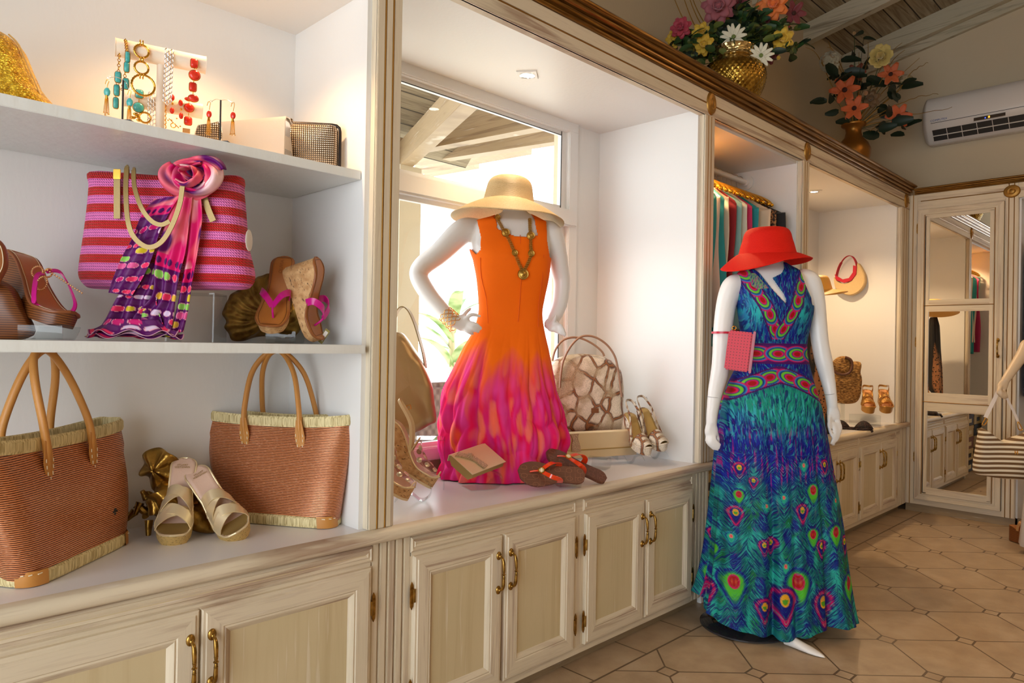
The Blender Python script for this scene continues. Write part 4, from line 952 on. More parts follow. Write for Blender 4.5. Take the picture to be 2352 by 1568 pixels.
def hand(mb, wrist, palm, rp, fingers, thumb, rf=.0078, nrm=(0, 1, 0)):
    w_, p_ = Vector(wrist), Vector(palm); d = (p_-w_); nrm = Vector(nrm); nrm = (nrm-d.normalized()*nrm.dot(d.normalized())).normalized(); s_ = d.normalized().cross(nrm); rings = []
    for u, a, b in ((-.25, .55, .62), (0, .62, .60), (.3, .85, .55), (.6, 1., .5), (.9, .98, .45), (1.05, .8, .36)):
        c = w_.lerp(p_, u); rings.append([c+s_*(rp*a*math.cos(2*PI*k/16))+nrm*(rp*b*math.sin(2*PI*k/16)) for k in range(16)])
    mb.loft(rings)
    for F in fingers+[thumb]:
        S = spl([Vector(f) for f in F], 5); mb.tube(S, lambda u: rf*(1.08-.33*u), 10); mb.ball(S[-1], rf*.76, 8); mb.ball(S[0], rf*1.08, 8)
def dressgrid(tab, z1, z0, nz, nt, depth, fold, e=2.3, off=.0):
    rows = []
    for i in range(nz+1):
        z = z1+(z0-z1)*i/nz; xl, xr, yc = interp(tab, -z)[:3]; a = (xr-xl)/2+off; cx = (xl+xr)/2; b = depth(z)*((xr-xl)/2)+off; row = []
        for k in range(nt):
            th = 2*PI*k/nt; c, s_ = math.cos(th), math.sin(th); r = (abs(c)**e+abs(s_)**e)**(-1/e); f = fold(th, z); row.append((cx+a*c*r*f, yc+b*s_*r*f, z))
        rows.append(row)
    return rows
# ---------------------------------------------------------------- first mannequin: orange dress
M1 = frame(2.075, 2.065, .6815, -38); L1 = lambda x, y, d=0.: Vector((loc_at(M1, x, y, d)[0], d, loc_at(M1, x, y, d)[1]))
Zp = lambda py: loc_at(M1, 1180, py, 0)[1]
t1 = thing('mannequin', 'white headless mannequin with one hand on its hip on the worktop', 'mannequin', M1)
tab1 = []
for py, a, b, yc in ((478, 1155, 1208, .0), (488, 1153, 1212, 0), (500, 1128, 1236, 0), (512, 1092, 1258, 0), (530, 1082, 1262, 0), (550, 1082, 1262, -.005), (575, 1080, 1262, -.012), (600, 1088, 1260, -.018), (640, 1096, 1256, -.012), (690, 1101, 1247, 0), (720, 1101, 1243, .002), (760, 1090, 1248, .003), (800, 1068, 1256, 0), (850, 1045, 1264, 0), (900, 1022, 1272, 0), (950, 1014, 1284, 0), (1000, 1012, 1290, 0), (1050, 1018, 1288, 0), (1110, 1012, 1290, 0)):
    tab1.append((-Zp(py), L1(a, py).x, L1(b, py).x, yc))
def dep1(z): return interp([(-2, .75), (-Zp(480), .95), (-Zp(505), .62), (-Zp(560), .60), (-Zp(600), .72), (-Zp(720), .64), (-Zp(800), .72), (-Zp(950), .74), (2, .74)], -z)[0]
bt = [r for r in tab1 if r[0] <= -Zp(840)]
mb = MB().loft(dressgrid(bt, Zp(476), Zp(840), 60, 40, dep1, lambda th, z: .975))
limb(mb, [L1(1088, 528, .01), L1(1060, 533, .01), L1(1010, 580, .02), L1(972, 610, .03), L1(962, 634, .03), L1(985, 676, .0), L1(1020, 715, -.05), L1(1040, 738, -.07)], [.05, .052, .045, .041, .038, .036, .029, .0245])
W = L1(1040, 738, -.07); Pm = L1(1072, 743, -.09)
hand(mb, W, Pm, .034, [[L1(1068, 734, -.095), L1(1083, 722, -.11), L1(1102, 726, -.11)], [L1(1076, 742, -.10), L1(1092, 744, -.12), L1(1105, 754, -.115)], [L1(1074, 750, -.10), L1(1086, 754, -.12), L1(1099, 762, -.115)], [L1(1068, 756, -.095), L1(1076, 762, -.11), L1(1086, 767, -.105)]], [L1(1060, 734, -.08), L1(1070, 718, -.07), L1(1081, 708, -.055)], .0095, (0, 1, 0))
limb(mb, [L1(1250, 530, .01), L1(1266, 538, .01), L1(1279, 580, .03), L1(1286, 620, .05), L1(1291, 650, .06), L1(1285, 700, .05), L1(1270, 735, .03), L1(1262, 745, .0)], [.046, .048, .042, .038, .036, .032, .026, .023])
hand(mb, L1(1262, 742, .0), L1(1276, 752, -.05), .030, [[L1(1280, 748, -.055), L1(1290, 748, -.06), L1(1290, 760, -.062)], [L1(1283, 753, -.055), L1(1294, 756, -.06), L1(1294, 766, -.062)], [L1(1282, 757, -.055), L1(1296, 762, -.06), L1(1297, 771, -.062)], [L1(1276, 759, -.05), L1(1284, 764, -.06), L1(1290, 768, -.062)]], [L1(1270, 742, -.04), L1(1274, 732, -.055), L1(1277, 724, -.06)], .0085)
RM = lambda v: ('REMESH', dict(mode='VOXEL', voxel_size=v, use_smooth_shade=True))
SM = ('SMOOTH', dict(factor=.5, iterations=6))
mesh('body', mb, MANQ, t1, 180, [RM(.0052), SM])
mesh('stand_pole', MB().tube([(0, .02, .006), (0, .02, .35)], .014, 12), CHROME, t1, 60); mesh('stand_base', MB().lathe([(.0001, .008), (.10, .008), (.105, .004), (.105, 0)], 32, (0, .02, 0)), CHROME, t1, 40)
# dress
poly1 = [(1092, 480), (1138, 480), (1139, 500), (1141, 527), (1163, 537), (1180, 545), (1205, 545), (1232, 543), (1227, 520), (1222, 480), (1258, 480), (1256, 520), (1257, 560), (1262, 590), (1400, 600), (1400, 1300), (900, 1300), (900, 590), (1070, 560), (1082, 570), (1092, 584), (1101, 575), (1103, 545), (1096, 510)]
poly1 = [L1(a, b, -.06).xz.to_tuple() for a, b in poly1]
rs = random.Random(3)
def fold1(th, z):
    s_ = max(0., min(1., (Zp(740)-z)/(Zp(740)-Zp(900)))); lo = max(0., min(1., (Zp(860)-z)/(Zp(860)-Zp(1000))))
    ph = fbm(th*1.3, z*1.2, 3)*1.6
    f = 1+s_*(.105*(abs(math.sin(6.5*th+ph*1.2+z*1.5))**.55-.72)+.030*(abs(math.sin(13.5*th+ph*2-z*4))**.6-.7))+.004
    sw = (z*7.2+.42*math.sin(th*4+ph)+.30*math.sin(th*7+1)+ph*.25) % 1; pf = math.sin(PI*min(1, (1-sw)*.92+.04))**.6*(.45+.55*abs(math.sin(th*5+ph*2))) if 1 else 0
    f += lo*(.135*pf+.035*fbm(th*4, z*11, 1)+.020*(abs(math.sin(17*th+z*16*math.sin(th*3)))**.6-.6))-lo*.075
    return f
nz, nt = 260, 300
rows = dressgrid(tab1, Zp(484), .004, nz, nt, dep1, fold1, off=.004)
mb = MB(); vs = [p for r in rows for p in r]; keep = [inpoly(p[0], p[2], poly1) for p in vs]; fs = []
for i in range(nz):
    for k in range(nt):
        q = (i*nt+k, i*nt+(k+1) % nt, (i+1)*nt+(k+1) % nt, (i+1)*nt+k)
        if keep[q[0]] and keep[q[1]] and keep[q[2]] and keep[q[3]]: fs.append(q)
mb.v = vs; mb.f = fs
OR, HP, MP, PE = Vector(srgb(250, 112, 14)), Vector(srgb(232, 14, 78)), Vector(srgb(214, 36, 120)), Vector(srgb(252, 150, 80))
def col1(p):
    th = math.atan2(p[1], p[0]); n = fbm(th*2.1, p[2]*1.5, 4); n2 = fbm(th*5, p[2]*7, 9); n3 = fbm(th*9+p[2]*3, p[2]*5, 2)
    k = (Zp(812)-p[2])/(Zp(812)-Zp(915))+n*.55; k = max(0, min(1, k)); c = OR.lerp(HP, k)
    if k > 0:
        c = c.lerp(MP, k*max(0, min(1, .5+n3*1.6))); c = c.lerp(Vector(srgb(236, 70, 160)), k*max(0, min(.8, n2*1.5))); c = c.lerp(PE, k*max(0, min(.42, (-n2-.14)*1.6))); c = c.lerp(OR, k*max(0, min(.5, (n*n3*-1-.08)*4)))
    return c
dr = solo('orange_dress', mb, mat('dip_dyed_cotton', (1, .3, 0), .8, spec=.15, fn=lambda: attr('Col')), 'sleeveless orange dress fading to hot pink gathers on the worktop mannequin', 'dress', M=M1, smooth=180, mods=[('SOLIDIFY', dict(thickness=.0015, offset=1))])
paint(dr, [col1(p) for p in vs])
for s_ in ([(1103, 600), (1106, 640), (1118, 690), (1122, 745)], [(1193, 548), (1195, 620), (1194, 690), (1190, 740)], [(1247, 590), (1245, 650), (1240, 700), (1238, 750)]):
    P = []
    for a, b in s_:
        z = Zp(b); xl, xr, yc = interp(tab1, -z)[:3]; x = L1(a, b, -.09).x; u = (x-(xl+xr)/2)/((xr-xl)/2+.004); u = max(-.99, min(.99, u)); P.append((x, yc-dep1(z)*(xr-xl)/2*(1-abs(u)**2.3)**(1/2.3)-.0065, z))
    mesh('seam', MB().tube(spl(P, 6), .0012, 5), mat('seam_orange', srgb(228, 92, 8), .8), dr, 60)
# necklace
AG = mat('aged_gold', srgb(186, 146, 72), .32, 1.)
nk = thing('coin_necklace', 'long gold chain necklace with coin medallions over the orange dress', 'necklace', M1); g = MB()
N1 = lambda x, y: L1(x, y, -.125+.0)
L_, R_ = [(1142, 494), (1150, 512), (1160, 532), (1172, 556), (1180, 580), (1190, 604), (1199, 622)], [(1219, 500), (1219, 520), (1220, 540), (1219, 566), (1219, 584), (1212, 604), (1203, 622)]
def ny(p):
    z = p.z; xl, xr, yc = interp(tab1, -z)[:3]; u = max(-.95, min(.95, (p.x-(xl+xr)/2)/((xr-xl)/2+.004))); return yc-dep1(z)*(xr-xl)/2*(1-abs(u)**2.3)**(1/2.3)-.014
for side in (L_, R_):
    P = spl([(lambda q: Vector((q.x, ny(q), q.z)))(N1(a, b)) for a, b in side], 9)
    for i, p in enumerate(P):
        for dx in (-.003, .003): g.torus(p+Vector((dx, 0, 0)), .0036, .0011, (0, 1, 0) if i % 2 else (.9, .4, 0), 10, 5)
for a, b, r in ((1145, 495, .011), (1162, 533, .0165), (1181, 582, .0125), (1220, 540, .0165), (1219, 583, .0135), (1201, 630, .0215)):
    q = N1(a, b); q.y = ny(q)-.003; T = TR(q) @ Matrix.Rotation(PI/2, 4, 'X')
    mesh('coin_medallion', MB().lathe([(.0001, .002), (r*.35, .0025), (r*.4, .0012), (r*.62, .0012), (r*.66, .003), (r*.74, .0012), (r*.92, .0014), (r, .003), (r*1.02, .001), (r, -.002), (.0001, -.002)], 26, M=T), AG, nk, 60)
mesh('chain_links', g, AG, nk, 60)
cb = thing('cuff_bracelet', 'wide open gold cuff bracelet on the mannequin wrist', 'bracelet', M1); g = MB()
c0, c1 = L1(1022, 719, -.052), L1(1050, 747, -.072); ax = (c1-c0).normalized(); e1 = ax.cross(Vector((0, 1, 0))).normalized(); e2 = ax.cross(e1)
for j in range(7):
    g.tube([c0.lerp(c1, (j+.5+.35*math.sin(8*a_+j*PI))/7)+(e1*math.cos(a_)+e2*math.sin(a_))*(.033+.004*j/7) for a_ in [2*PI*k/64 for k in range(64)]], .0015, 6, closed=True)
mesh('wavy_band', g, GOLDM, cb, 60)
# hats
def hatmesh(R, H, B, droop, lift=None, flare=.012, top=.02, n=96):
    prof = [(.0001, H), (R*.45, H-.001), (R*.75, H-top*.3), (R*.91, H-top*.95), (R*.985, H-top*2.), (R+flare*.3, H*.38), (R+flare*.75, H*.15), (R+flare, .006)]
    rows = [[(r*math.cos(2*PI*k/n), r*math.sin(2*PI*k/n)*1.12, z) for k in range(n)] for r, z in [(a, b) for a, b in spl([Vector((p[0], p[1], 0)).xy.to_3d() for p in prof], 3) and [(q.x, q.y) for q in spl([Vector((p[0], p[1], 0)) for p in prof], 3)]]]
    for i in range(1, 17):
        u = i/16; row = []
        for k in range(n):
            th = 2*PI*k/n; r = R+flare+(B(th)-R-flare)*u; row.append((r*math.cos(th), r*math.sin(th)*1.08, .006-droop(th)*(u**1.25)))
        rows.append(row)
    return MB().loft(rows, cap=False)
def straw_fn(a, b, d, sc_=330.):
    def fn():
        x, y, z = coord(); rr = E.m('SQRT', x*x+y*y); k = ((z*1.0-rr*1.)/.0042).fr(); n = noi(xyz(x*3, y*3, z*30), 60, 3)
        return dict(c=mixc(n.mr(.35, .7)*.6, mixc((k-.5).ab().mr(.3, .5), a, b), d), h=(k-.5).ab()*-1.+n*.5)
    return fn
STRW = mat('natural_straw', (.8, .7, .5), .55, fn=straw_fn(srgb(236, 206, 152), srgb(206, 168, 108), srgb(190, 150, 90)), bd=.0018)
REDW = mat('red_straw', (.8, .05, .03), .7, spec=.2, fn=straw_fn(srgb(222, 22, 8), srgb(186, 10, 4), srgb(236, 44, 20)), bd=.0012)
hc = M1 @ L1(1168, 471, .0)
MH = TR(hc) @ Matrix.Rotation(math.radians(-45), 4, 'Z') @ Matrix.Rotation(math.radians(3), 4, 'Y') @ Matrix.Rotation(math.radians(-3), 4, 'X')
hat = solo('straw_hat', hatmesh(.094, .112, lambda th: .228+.006*math.cos(2*th), lambda th: .080-.008*math.cos(th)**2+.004*math.sin(3*th)-.02*max(0, math.sin(th))), STRW, 'wide brimmed natural straw hat on top of the orange dress mannequin', 'hat', M=MH, smooth=180, mods=[('SOLIDIFY', dict(thickness=.002, offset=-1))])
# ---------------------------------------------------------------- second mannequin: peacock dress
M2 = frame(3.02, 1.42, 0, -42); L2 = lambda x, y, d=0.: Vector((loc_at(M2, x, y, d)[0], d, loc_at(M2, x, y, d)[1])); Zq = lambda py: loc_at(M2, 1780, py, 0)[1]
t2 = thing('mannequin', 'tall white headless mannequin standing on the tiled floor', 'mannequin', M2)
tab2 = []
for py, a, b, yc in ((585, 1746, 1795, .0), (600, 1744, 1797, .0), (612, 1728, 1815, .0), (624, 1702, 1840, 0), (640, 1695, 1849, 0), (660, 1694, 1852, -.005), (690, 1694, 1856, -.012), (710, 1696, 1856, -.018), (740, 1701, 1852, -.014), (780, 1707, 1847, -.002), (810, 1707, 1847, 0), (840, 1698, 1852, 0), (880, 1680, 1861, 0), (930, 1663, 1875, 0), (1000, 1654, 1888, 0), (1100, 1646, 1905, 0), (1200, 1638, 1920, 0), (1300, 1628, 1930, 0), (1400, 1614, 1942, 0), (1480, 1600, 1955, 0), (1560, 1590, 1962, 0)):
    tab2.append((-Zq(py), L2(a, py).x, L2(b, py).x, yc))
def dep2(z): return interp([(-2, .8), (-Zq(590), .95), (-Zq(620), .62), (-Zq(660), .60), (-Zq(710), .74), (-Zq(790), .68), (-Zq(880), .76), (-Zq(1100), .74), (2, .72)], -z)[0]
bt = [r for r in tab2 if r[0] <= -Zq(930)]
mb = MB().loft(dressgrid(bt, Zq(578), Zq(930), 60, 40, dep2, lambda th, z: .965))
limb(mb, [L2(1698, 652, .01), L2(1682, 660, .01), L2(1668, 700, .01), L2(1660, 760, 0), L2(1656, 820, -.01), L2(1652, 860, -.015), L2(1643, 900, -.03), L2(1636, 945, -.045), L2(1634, 970, -.05)], [.046, .049, .044, .041, .038, .038, .032, .025, .0235])
hand(mb, L2(1634, 968, -.05), L2(1634, 1000, -.055), .031, [[L2(1626, 1000, -.055), L2(1624, 1014, -.058), L2(1640, 1032, -.06)], [L2(1630, 1004, -.06), L2(1630, 1020, -.065), L2(1648, 1033, -.066)], [L2(1635, 1004, -.064), L2(1638, 1018, -.07), L2(1652, 1028, -.07)], [L2(1640, 1002, -.064), L2(1644, 1012, -.07), L2(1654, 1020, -.07)]], [L2(1642, 985, -.05), L2(1648, 1000, -.05), L2(1651, 1014, -.05)], .0088, (0, 1, 0))
limb(mb, [L2(1846, 640, .01), L2(1860, 650, .01), L2(1872, 690, .01), L2(1878, 740, 0), L2(1884, 790, -.01), L2(1892, 830, -.015), L2(1901, 870, -.02), L2(1908, 905, -.03), L2(1911, 930, -.03)], [.046, .049, .043, .039, .037, .037, .031, .0255, .0235])
hand(mb, L2(1911, 928, -.03), L2(1916, 962, -.035), .031, [[L2(1926, 966, -.035), L2(1931, 984, -.04), L2(1926, 1000, -.045)], [L2(1921, 972, -.04), L2(1928, 992, -.045), L2(1922, 1012, -.05)], [L2(1915, 974, -.045), L2(1922, 996, -.05), L2(1914, 1022, -.055)], [L2(1911, 972, -.045), L2(1918, 994, -.055), L2(1909, 1018, -.06)]], [L2(1904, 958, -.045), L2(1904, 982, -.055), L2(1911, 1002, -.06)], .0088, (0, 1, 0))
for sx in (-1, 1): limb(mb, [(sx*.10, 0, Zq(930)), (sx*.09, 0, .6), (sx*.085+.02, -.01, .25), (sx*.08+.04, -.02, .09)], [.085, .065, .045, .032])
mesh('body', mb, MANQ, t2, 180, [RM(.0056), SM])
for A_, B_ in ((L2(1621, 912, -.04), L2(1652, 914, -.04)),): pass
dk = mat('joint_line', (.25, .24, .23), .6)
for c, r, tilt in ((L2(1640, 912, -.033), .0325, .1), (L2(1905, 904, -.028), .029, -.15)):
    mesh('wrist_joint', MB().torus(c, r*.93, .0009, (tilt, 0, 1), 32, 5), dk, t2, 60)
fp = at(2, .03, 1862, 1484); fl = M2.inverted() @ fp
FT = TR((fl.x-.01, fl.y+.02, .0)) @ Matrix.Rotation(math.radians(38), 4, 'Z') @ Matrix.Scale(.72, 4)
m = MB().loft([[(w_*math.cos(2*PI*k/16), y, max(.003, h_*(.5+.5*math.sin(2*PI*k/16)))) for k in range(16)] for y, w_, h_ in ((.12, .026, .055), (.07, .032, .06), (.02, .036, .045), (-.03, .036, .032), (-.07, .026, .022), (-.098, .012, .014), (-.108, .004, .008))])
mesh('pointed_foot', m, MANQ, t2, 60).matrix_basis = FT
bc = M2.inverted() @ Vector((2.955, 1.475, 0)); mesh('glass_base', MB().lathe([(.0001, .010), (.19, .010), (.194, .008), (.194, .002), (.19, 0), (.0001, 0)], 64, (bc.x, bc.y, .001)), mat('dark_glass', (.03, .03, .035), .06, spec=.8), t2, 40)
poly2 = [(1702, 598), (1712, 600), (1721, 600), (1728, 612), (1742, 629), (1763, 663), (1780, 688), (1787, 698), (1789, 690), (1787, 677), (1774, 653), (1766, 639), (1787, 629), (1797, 615), (1802, 600), (1832, 600), (1838, 625), (1847, 655), (1858, 684), (1856, 700), (2100, 720), (2100, 1700), (1400, 1700), (1400, 710), (1697, 700), (1699, 650)]
poly2 = [L2(a, b, -.06).xz.to_tuple() for a, b in poly2]
def fold2(th, z):
    s_ = max(0., min(1., (Zq(900)-z)/(Zq(900)-Zq(1250)))); w_ = s_*(1+.6*max(0, (Zq(1250)-z)/Zq(1250)))
    g = math.sin(7*th+.5*math.sin(z*2)+.6)*.028+.018*math.sin(13*th+1.3+z*1.2)+.010*math.sin(24*th+z*2)
    f = 1+w_*g+.004
    for a0, wd_, dp in ((-PI/2-.34, .07, .16), (-PI/2+.52, .06, .13), (-PI/2-.02, .045, .06)):        # deep pleats of the front
        f -= dp*w_*math.exp(-((math.atan2(math.sin(th-a0), math.cos(th-a0)))/wd_)**2)
    return f
nz, nt = 560, 460
rows = dressgrid(tab2, Zq(600), .012, nz, nt, dep2, fold2, off=.004)
for i in range(nz+1):                                                # uneven hem lifted at the sides, train of cloth to the front right
    v = max(0, (i/nz-.55)/.45)**3
    for k in range(nt):
        x, y, z = rows[i][k]; zl = .075*(-x/.33 if x < 0 else x/.33*.35)+.02*math.sin(9*x); rows[i][k] = (x, y, z+v*max(.0, zl)+v*(.02 if y < 0 else .06))
vs = [p for r in rows for p in r]; keep = [inpoly(p[0], p[2], poly2) for p in vs]; fs = []
for i in range(nz):
    for k in range(nt):
        q = (i*nt+k, i*nt+(k+1) % nt, (i+1)*nt+(k+1) % nt, (i+1)*nt+k)
        if keep[q[0]] and keep[q[1]] and keep[q[2]] and keep[q[3]]: fs.append(q)
mb = MB(); mb.v = vs; mb.f = fs
# printed pattern, in dress units (X right, Y down) about 1.9 mm each, front and back alike
P = np.array(vs); s0 = 521.; X = 1779+s0*P[:, 0]*1.0; Y = 800-s0*(P[:, 2]-1.22); bk = P[:, 1] > .02
X = np.where(bk, 3558-X+37, X)
def C(*c): return np.array(srgb(*c))
def sm(a, lo, hi): t_ = np.clip((a-lo)/(hi-lo), 0, 1); return t_*t_*(3-2*t_)
def nz2(a, b, s_=0): return (np.sin(a*1.7+s_)+np.sin(b*2.3+s_*2+1.1*np.sin(a*.9))+np.sin((a+b)*1.3+s_)+np.sin(a*2.9-b*1.9+s_*3))/4
col = np.tile(C(22, 34, 150), (len(P), 1)); ax_ = np.abs(X-1779)
def over(mask, c): global col; m_ = np.clip(mask, 0, 1)[:, None]; col = col*(1-m_)+np.array(c)*m_
st = nz2(X*.28, Y*.05)
over(sm(st, .1, .5)*(Y < 790)*.75, C(36, 150, 170)); over(sm(nz2(X*.4, Y*.04, 5), .3, .6)*(Y < 800)*.6, C(96, 50, 160))
over(np.exp(-((ax_-48)/22)**2-((Y-715)/30)**2)*.9, C(50, 190, 190))
over(sm(Y, 868, 884+ax_*.25)*(1-sm(Y+ax_*.5+st*40, 950, 1010)), C(24, 150, 130)); over(sm(st, .0, .4)*sm(Y, 890, 905)*(1-sm(Y, 960, 1010))*.7, C(70, 200, 200))
over(sm(nz2(X*.03, Y*.02, 6), .1, .6)*sm(Y, 1080, 1160)*.7, C(20, 34, 150))
over(sm(nz2(X*.35, Y*.03, 2), .25, .5)*sm(Y, 960, 1000)*(1-sm(Y, 1120, 1180))*.75, C(180, 40, 130))
gmask = sm(Y+nz2(X*.05, Y*.02)*60, 1050, 1150)
over(gmask*.85, C(22, 120, 104)); over(gmask*sm(nz2(X*.06, Y*.03, 3), .05, .5), C(50, 176, 160)); over(gmask*sm(nz2(X*.05, Y*.035, 7), .1, .5)*.8, C(30, 120, 60)); over(gmask*sm(nz2(X*.07, Y*.04, 9), .15, .5)*.9, C(26, 40, 140))
over(sm(Y+nz2(X*.08, Y*.02)*30, 1400, 1460)*.85, C(30, 34, 130)); over(sm(nz2(X*.1, Y*.06, 4), .2, .6)*sm(Y, 1400, 1450)*.7, C(110, 24, 110))
EY = [(415, 38, 26, 1), (840, 5, 24, 2), (410, 225, 30, 0), (690, 225, 22, 2), (910, 180, 42, 0), (1105, 262, 24, 2), (820, 312, 32, 1), (390, 352, 32, 1), (362, 520, 24, 2), (900, 480, 40, 0), (1085, 475, 46, 0), (612, 540, 28, 1), (695, 690, 28, 2), (270, 630, 32, 0), (370, 830, 62, 0), (780, 800, 70, 0), (684, 920, 58, 1), (215, 915, 46, 1), (560, 975, 40, 1), (975, 945, 56, 1), (1205, 850, 56, 0), (970, 560, 30, 1), (240, 380, 22, 2), (1190, 560, 30, 1), (580, 290, 22, 2), (560, 555, 26, 1), (1010, 5, 24, 1), (500, 120, 20, 1), (1130, 80, 20, 1)]
EY = [(1560+a/3.2, 1050+b/3.2, r/3.2, k) for a, b, r, k in EY]
best = np.full(len(P), 1e9); EX = np.zeros(len(P)); EYy = np.zeros(len(P))
for ex, ey, r, k in EY:
    d_ = np.hypot(X-ex, (Y-ey)*.7); m_ = d_ < best; best[m_] = d_[m_]; EX[m_] = ex; EYy[m_] = ey
def eye(ex, ey, r, k, sx=1., rot=0.):
    c_, s_ = math.cos(rot), math.sin(rot); dx = ((X-ex)*c_+(Y-ey)*s_)/(r*sx); dy = (-(X-ex)*s_+(Y-ey)*c_)/r
    if k == 1: dy = -dy if 0 else dy
    tail = 1.25 if k == 1 else 1.1
    yy = np.where(dy > 0, dy/(1+tail*.75), dy*.95); w_ = np.where(dy > 0, 1-.42*np.clip(dy/2, 0, 1), 1)
    d_ = np.sqrt((dx/w_)**2+yy**2); core = np.sqrt((dx*1.55)**2+((dy+.15)*1.15)**2)
    lay = {0: [(1.5, (24, 40, 140)), (1.22, (30, 120, 110)), (1.02, (92, 190, 50))], 1: [(1.75, (60, 20, 120)), (1.45, (196, 26, 104)), (1.08, (70, 20, 110)), (.92, (20, 30, 130))], 2: [(1.5, (40, 150, 160)), (1.15, (24, 60, 150)), (.98, (50, 180, 150))]}[k]
    for rr, c_2 in lay: over(sm(-d_, -rr-.08, -rr+.08), C(*c_2))
    if k == 0: over(sm(-core, -.98, -.86), C(204, 20, 96)); over(sm(-core, -.76, -.64), C(176, 14, 20)); over(np.exp(-((np.abs(dx)-.18)/.09)**2-((dy+.15)/.3)**2), C(206, 90, 50))
    if k == 1: over(sm(-core, -.92, -.8), C(236, 176, 40)); over(sm(-core, -.66, -.54)*(dy > -.28+np.abs(dx)*.2), C(96, 170, 40))
    if k == 2: over(sm(-core, -.74, -.6), C(240, 130, 120)); over(sm(-core, -.34, -.22), C(226, 60, 80))
for e_ in EY: eye(*e_)
def chain(cx, cy, r, rot, k=0):            # eyes of the banded trims: heart, green hoop, blue and magenta hoops
    c_, s_ = math.cos(rot), math.sin(rot); dx = ((X-cx)*c_+(Y-cy)*s_)/r; dy = (-(X-cx)*s_+(Y-cy)*c_)/r; d_ = np.sqrt((dx*.62-.1)**2+(dy*1.05)**2); ins = (d_ < 1.3)
    for rr, c_2 in ((1.3, (200, 20, 110)), (1.12, (40, 130, 190)), (.98, (24, 40, 130)), (.84, (120, 200, 50)), (.6, (24, 60, 140)), (.5, (220, 30, 100)), (.34, (176, 20, 24))): over(sm(-d_, -rr-.06, -rr+.06), C(*c_2))
def band(mask): over(mask, C(90, 16, 110))
b1 = ((Y > 786) & (Y < 832)).astype(float); band(b1)
save = col.copy()
for cx in (1688, 1733, 1778, 1823, 1868): chain(cx, 809, 15, PI if cx < 1778 and 0 else 0)
col = np.where(b1[:, None] > 0, col, save); over((np.abs(Y-788) < 2.2)*1.+(np.abs(Y-830) < 2.2)*1., C(84, 12, 104))
yc_ = 856+np.clip(ax_, 0, 200)**1.35*.082; b2 = (np.abs(Y-yc_) < 19).astype(float); band(b2); save = col.copy()
for s_ in (-1, 1):
    for j, dx_ in enumerate((20, 56, 92, 125)): chain(1779+s_*dx_, 856+dx_**1.35*.082, 15, (0 if s_ > 0 else PI)+s_*.32)
col = np.where(b2[:, None] > 0, col, save); over((np.abs(np.abs(Y-yc_)-18) < 2.2)*1., C(84, 12, 104))
vline = np.abs(ax_-(775-Y)*.46); b3 = ((vline < 15) & (Y < 776)).astype(float); band(b3); save = col.copy()
for s_ in (-1, 1):
    for j in range(6): yy_ = 752-j*32; chain(1779+s_*(775-yy_)*.46, yy_, 13, PI/2+s_*.43 if s_ > 0 else PI/2+.43*s_)
col = np.where(b3[:, None] > 0, col, save); over((np.abs(vline-14) < 2.)*(Y < 776)*1., C(84, 12, 104))
over(sm(-vline, -3, -1)*0., C(0, 0, 0))
AC = (Y-EYy)*.75+np.abs(X-EX)*.95; AC = np.where(Y < 1030, X+nz2(X*.1, Y*.03)*6+ax_*0+Y*.12*np.sign(X-1779), AC)
def feather_fn():
    a = attr('Col'); sp = E.nt.nodes.new('ShaderNodeSeparateXYZ'); E.nt.links.new(attr('Flow').k, sp.inputs[0]); p, q, wgt = E(sp.outputs[0]), E(sp.outputs[1]), E(sp.outputs[2])
    n = noi(xyz(p*24, q*4, 0), 1, 2, .5, .6); n2 = noi(xyz(p*42, q*7, 4), 1, 1, .5, .6)
    c = mixc(n.mr(.50, .56)*wgt*.85, a, srgb(8, 14, 96)); c = mixc(n2.mr(.57, .63)*wgt*.42, c, srgb(60, 180, 170)); c = mixc(n2.mr(.33, .27)*wgt*.4, c, srgb(120, 30, 120))
    return c
pd_ = solo('maxi_dress', mb, mat('peacock_print', (.1, .2, .6), .65, spec=.2, fn=feather_fn), 'long sleeveless peacock feather print dress in blue green and magenta', 'dress', M=M2, smooth=180, mods=[('SOLIDIFY', dict(thickness=.0012, offset=1))])
paint(pd_, col**1.12*.9)
wg = np.ones(len(P)); wg[(b1+b2+b3) > 0] = 0
for ex, ey, r, k in EY: wg *= 1-.85*np.exp(-((np.hypot((X-ex)/r, (Y-ey-r*.3)/(r*1.3)))/1.2)**4)
fa = pd_.data.attributes.new('Flow', 'FLOAT_VECTOR', 'POINT'); fa.data.foreach_set('vector', np.stack([AC*.02/1.9*1., (X if 0 else X*.3+Y)*.01, wg], 1).astype(np.float32).ravel())
# collar flap of the dress
for pts_ in ([(1725, 606), (1743, 630), (1764, 662), (1742, 664), (1731, 655), (1728, 630)],):
    o = [L2(a, b, -.10) for a, b in pts_]; q = MB()
    for i in range(len(o)):
        z = o[i].z; xl, xr, yc = interp(tab2, -z)[:3]; u = max(-.95, min(.95, (o[i].x-(xl+xr)/2)/((xr-xl)/2))); o[i].y = yc-dep2(z)*(xr-xl)/2*(1-abs(u)**2.3)**(1/2.3)-.010
    q.add(o+[p+Vector((0, .003, 0)) for p in o], [tuple(range(len(o))), tuple(range(len(o), 2*len(o)))[::-1]]+[(i, (i+1) % len(o), (i+1) % len(o)+len(o), i+len(o)) for i in range(len(o))])
    mesh('collar', q, mat('collar_print', srgb(40, 70, 90), .6, fn=lambda: ramp(noi(xyz(*[a*b for a, b in zip(coord(), (60, 60, 14))]), 3, 2), [(.35, srgb(40, 20, 120)), (.5, srgb(110, 170, 90)), (.62, srgb(150, 40, 120))])), pd_, 30)
hc = M2 @ L2(1762, 586, .0)
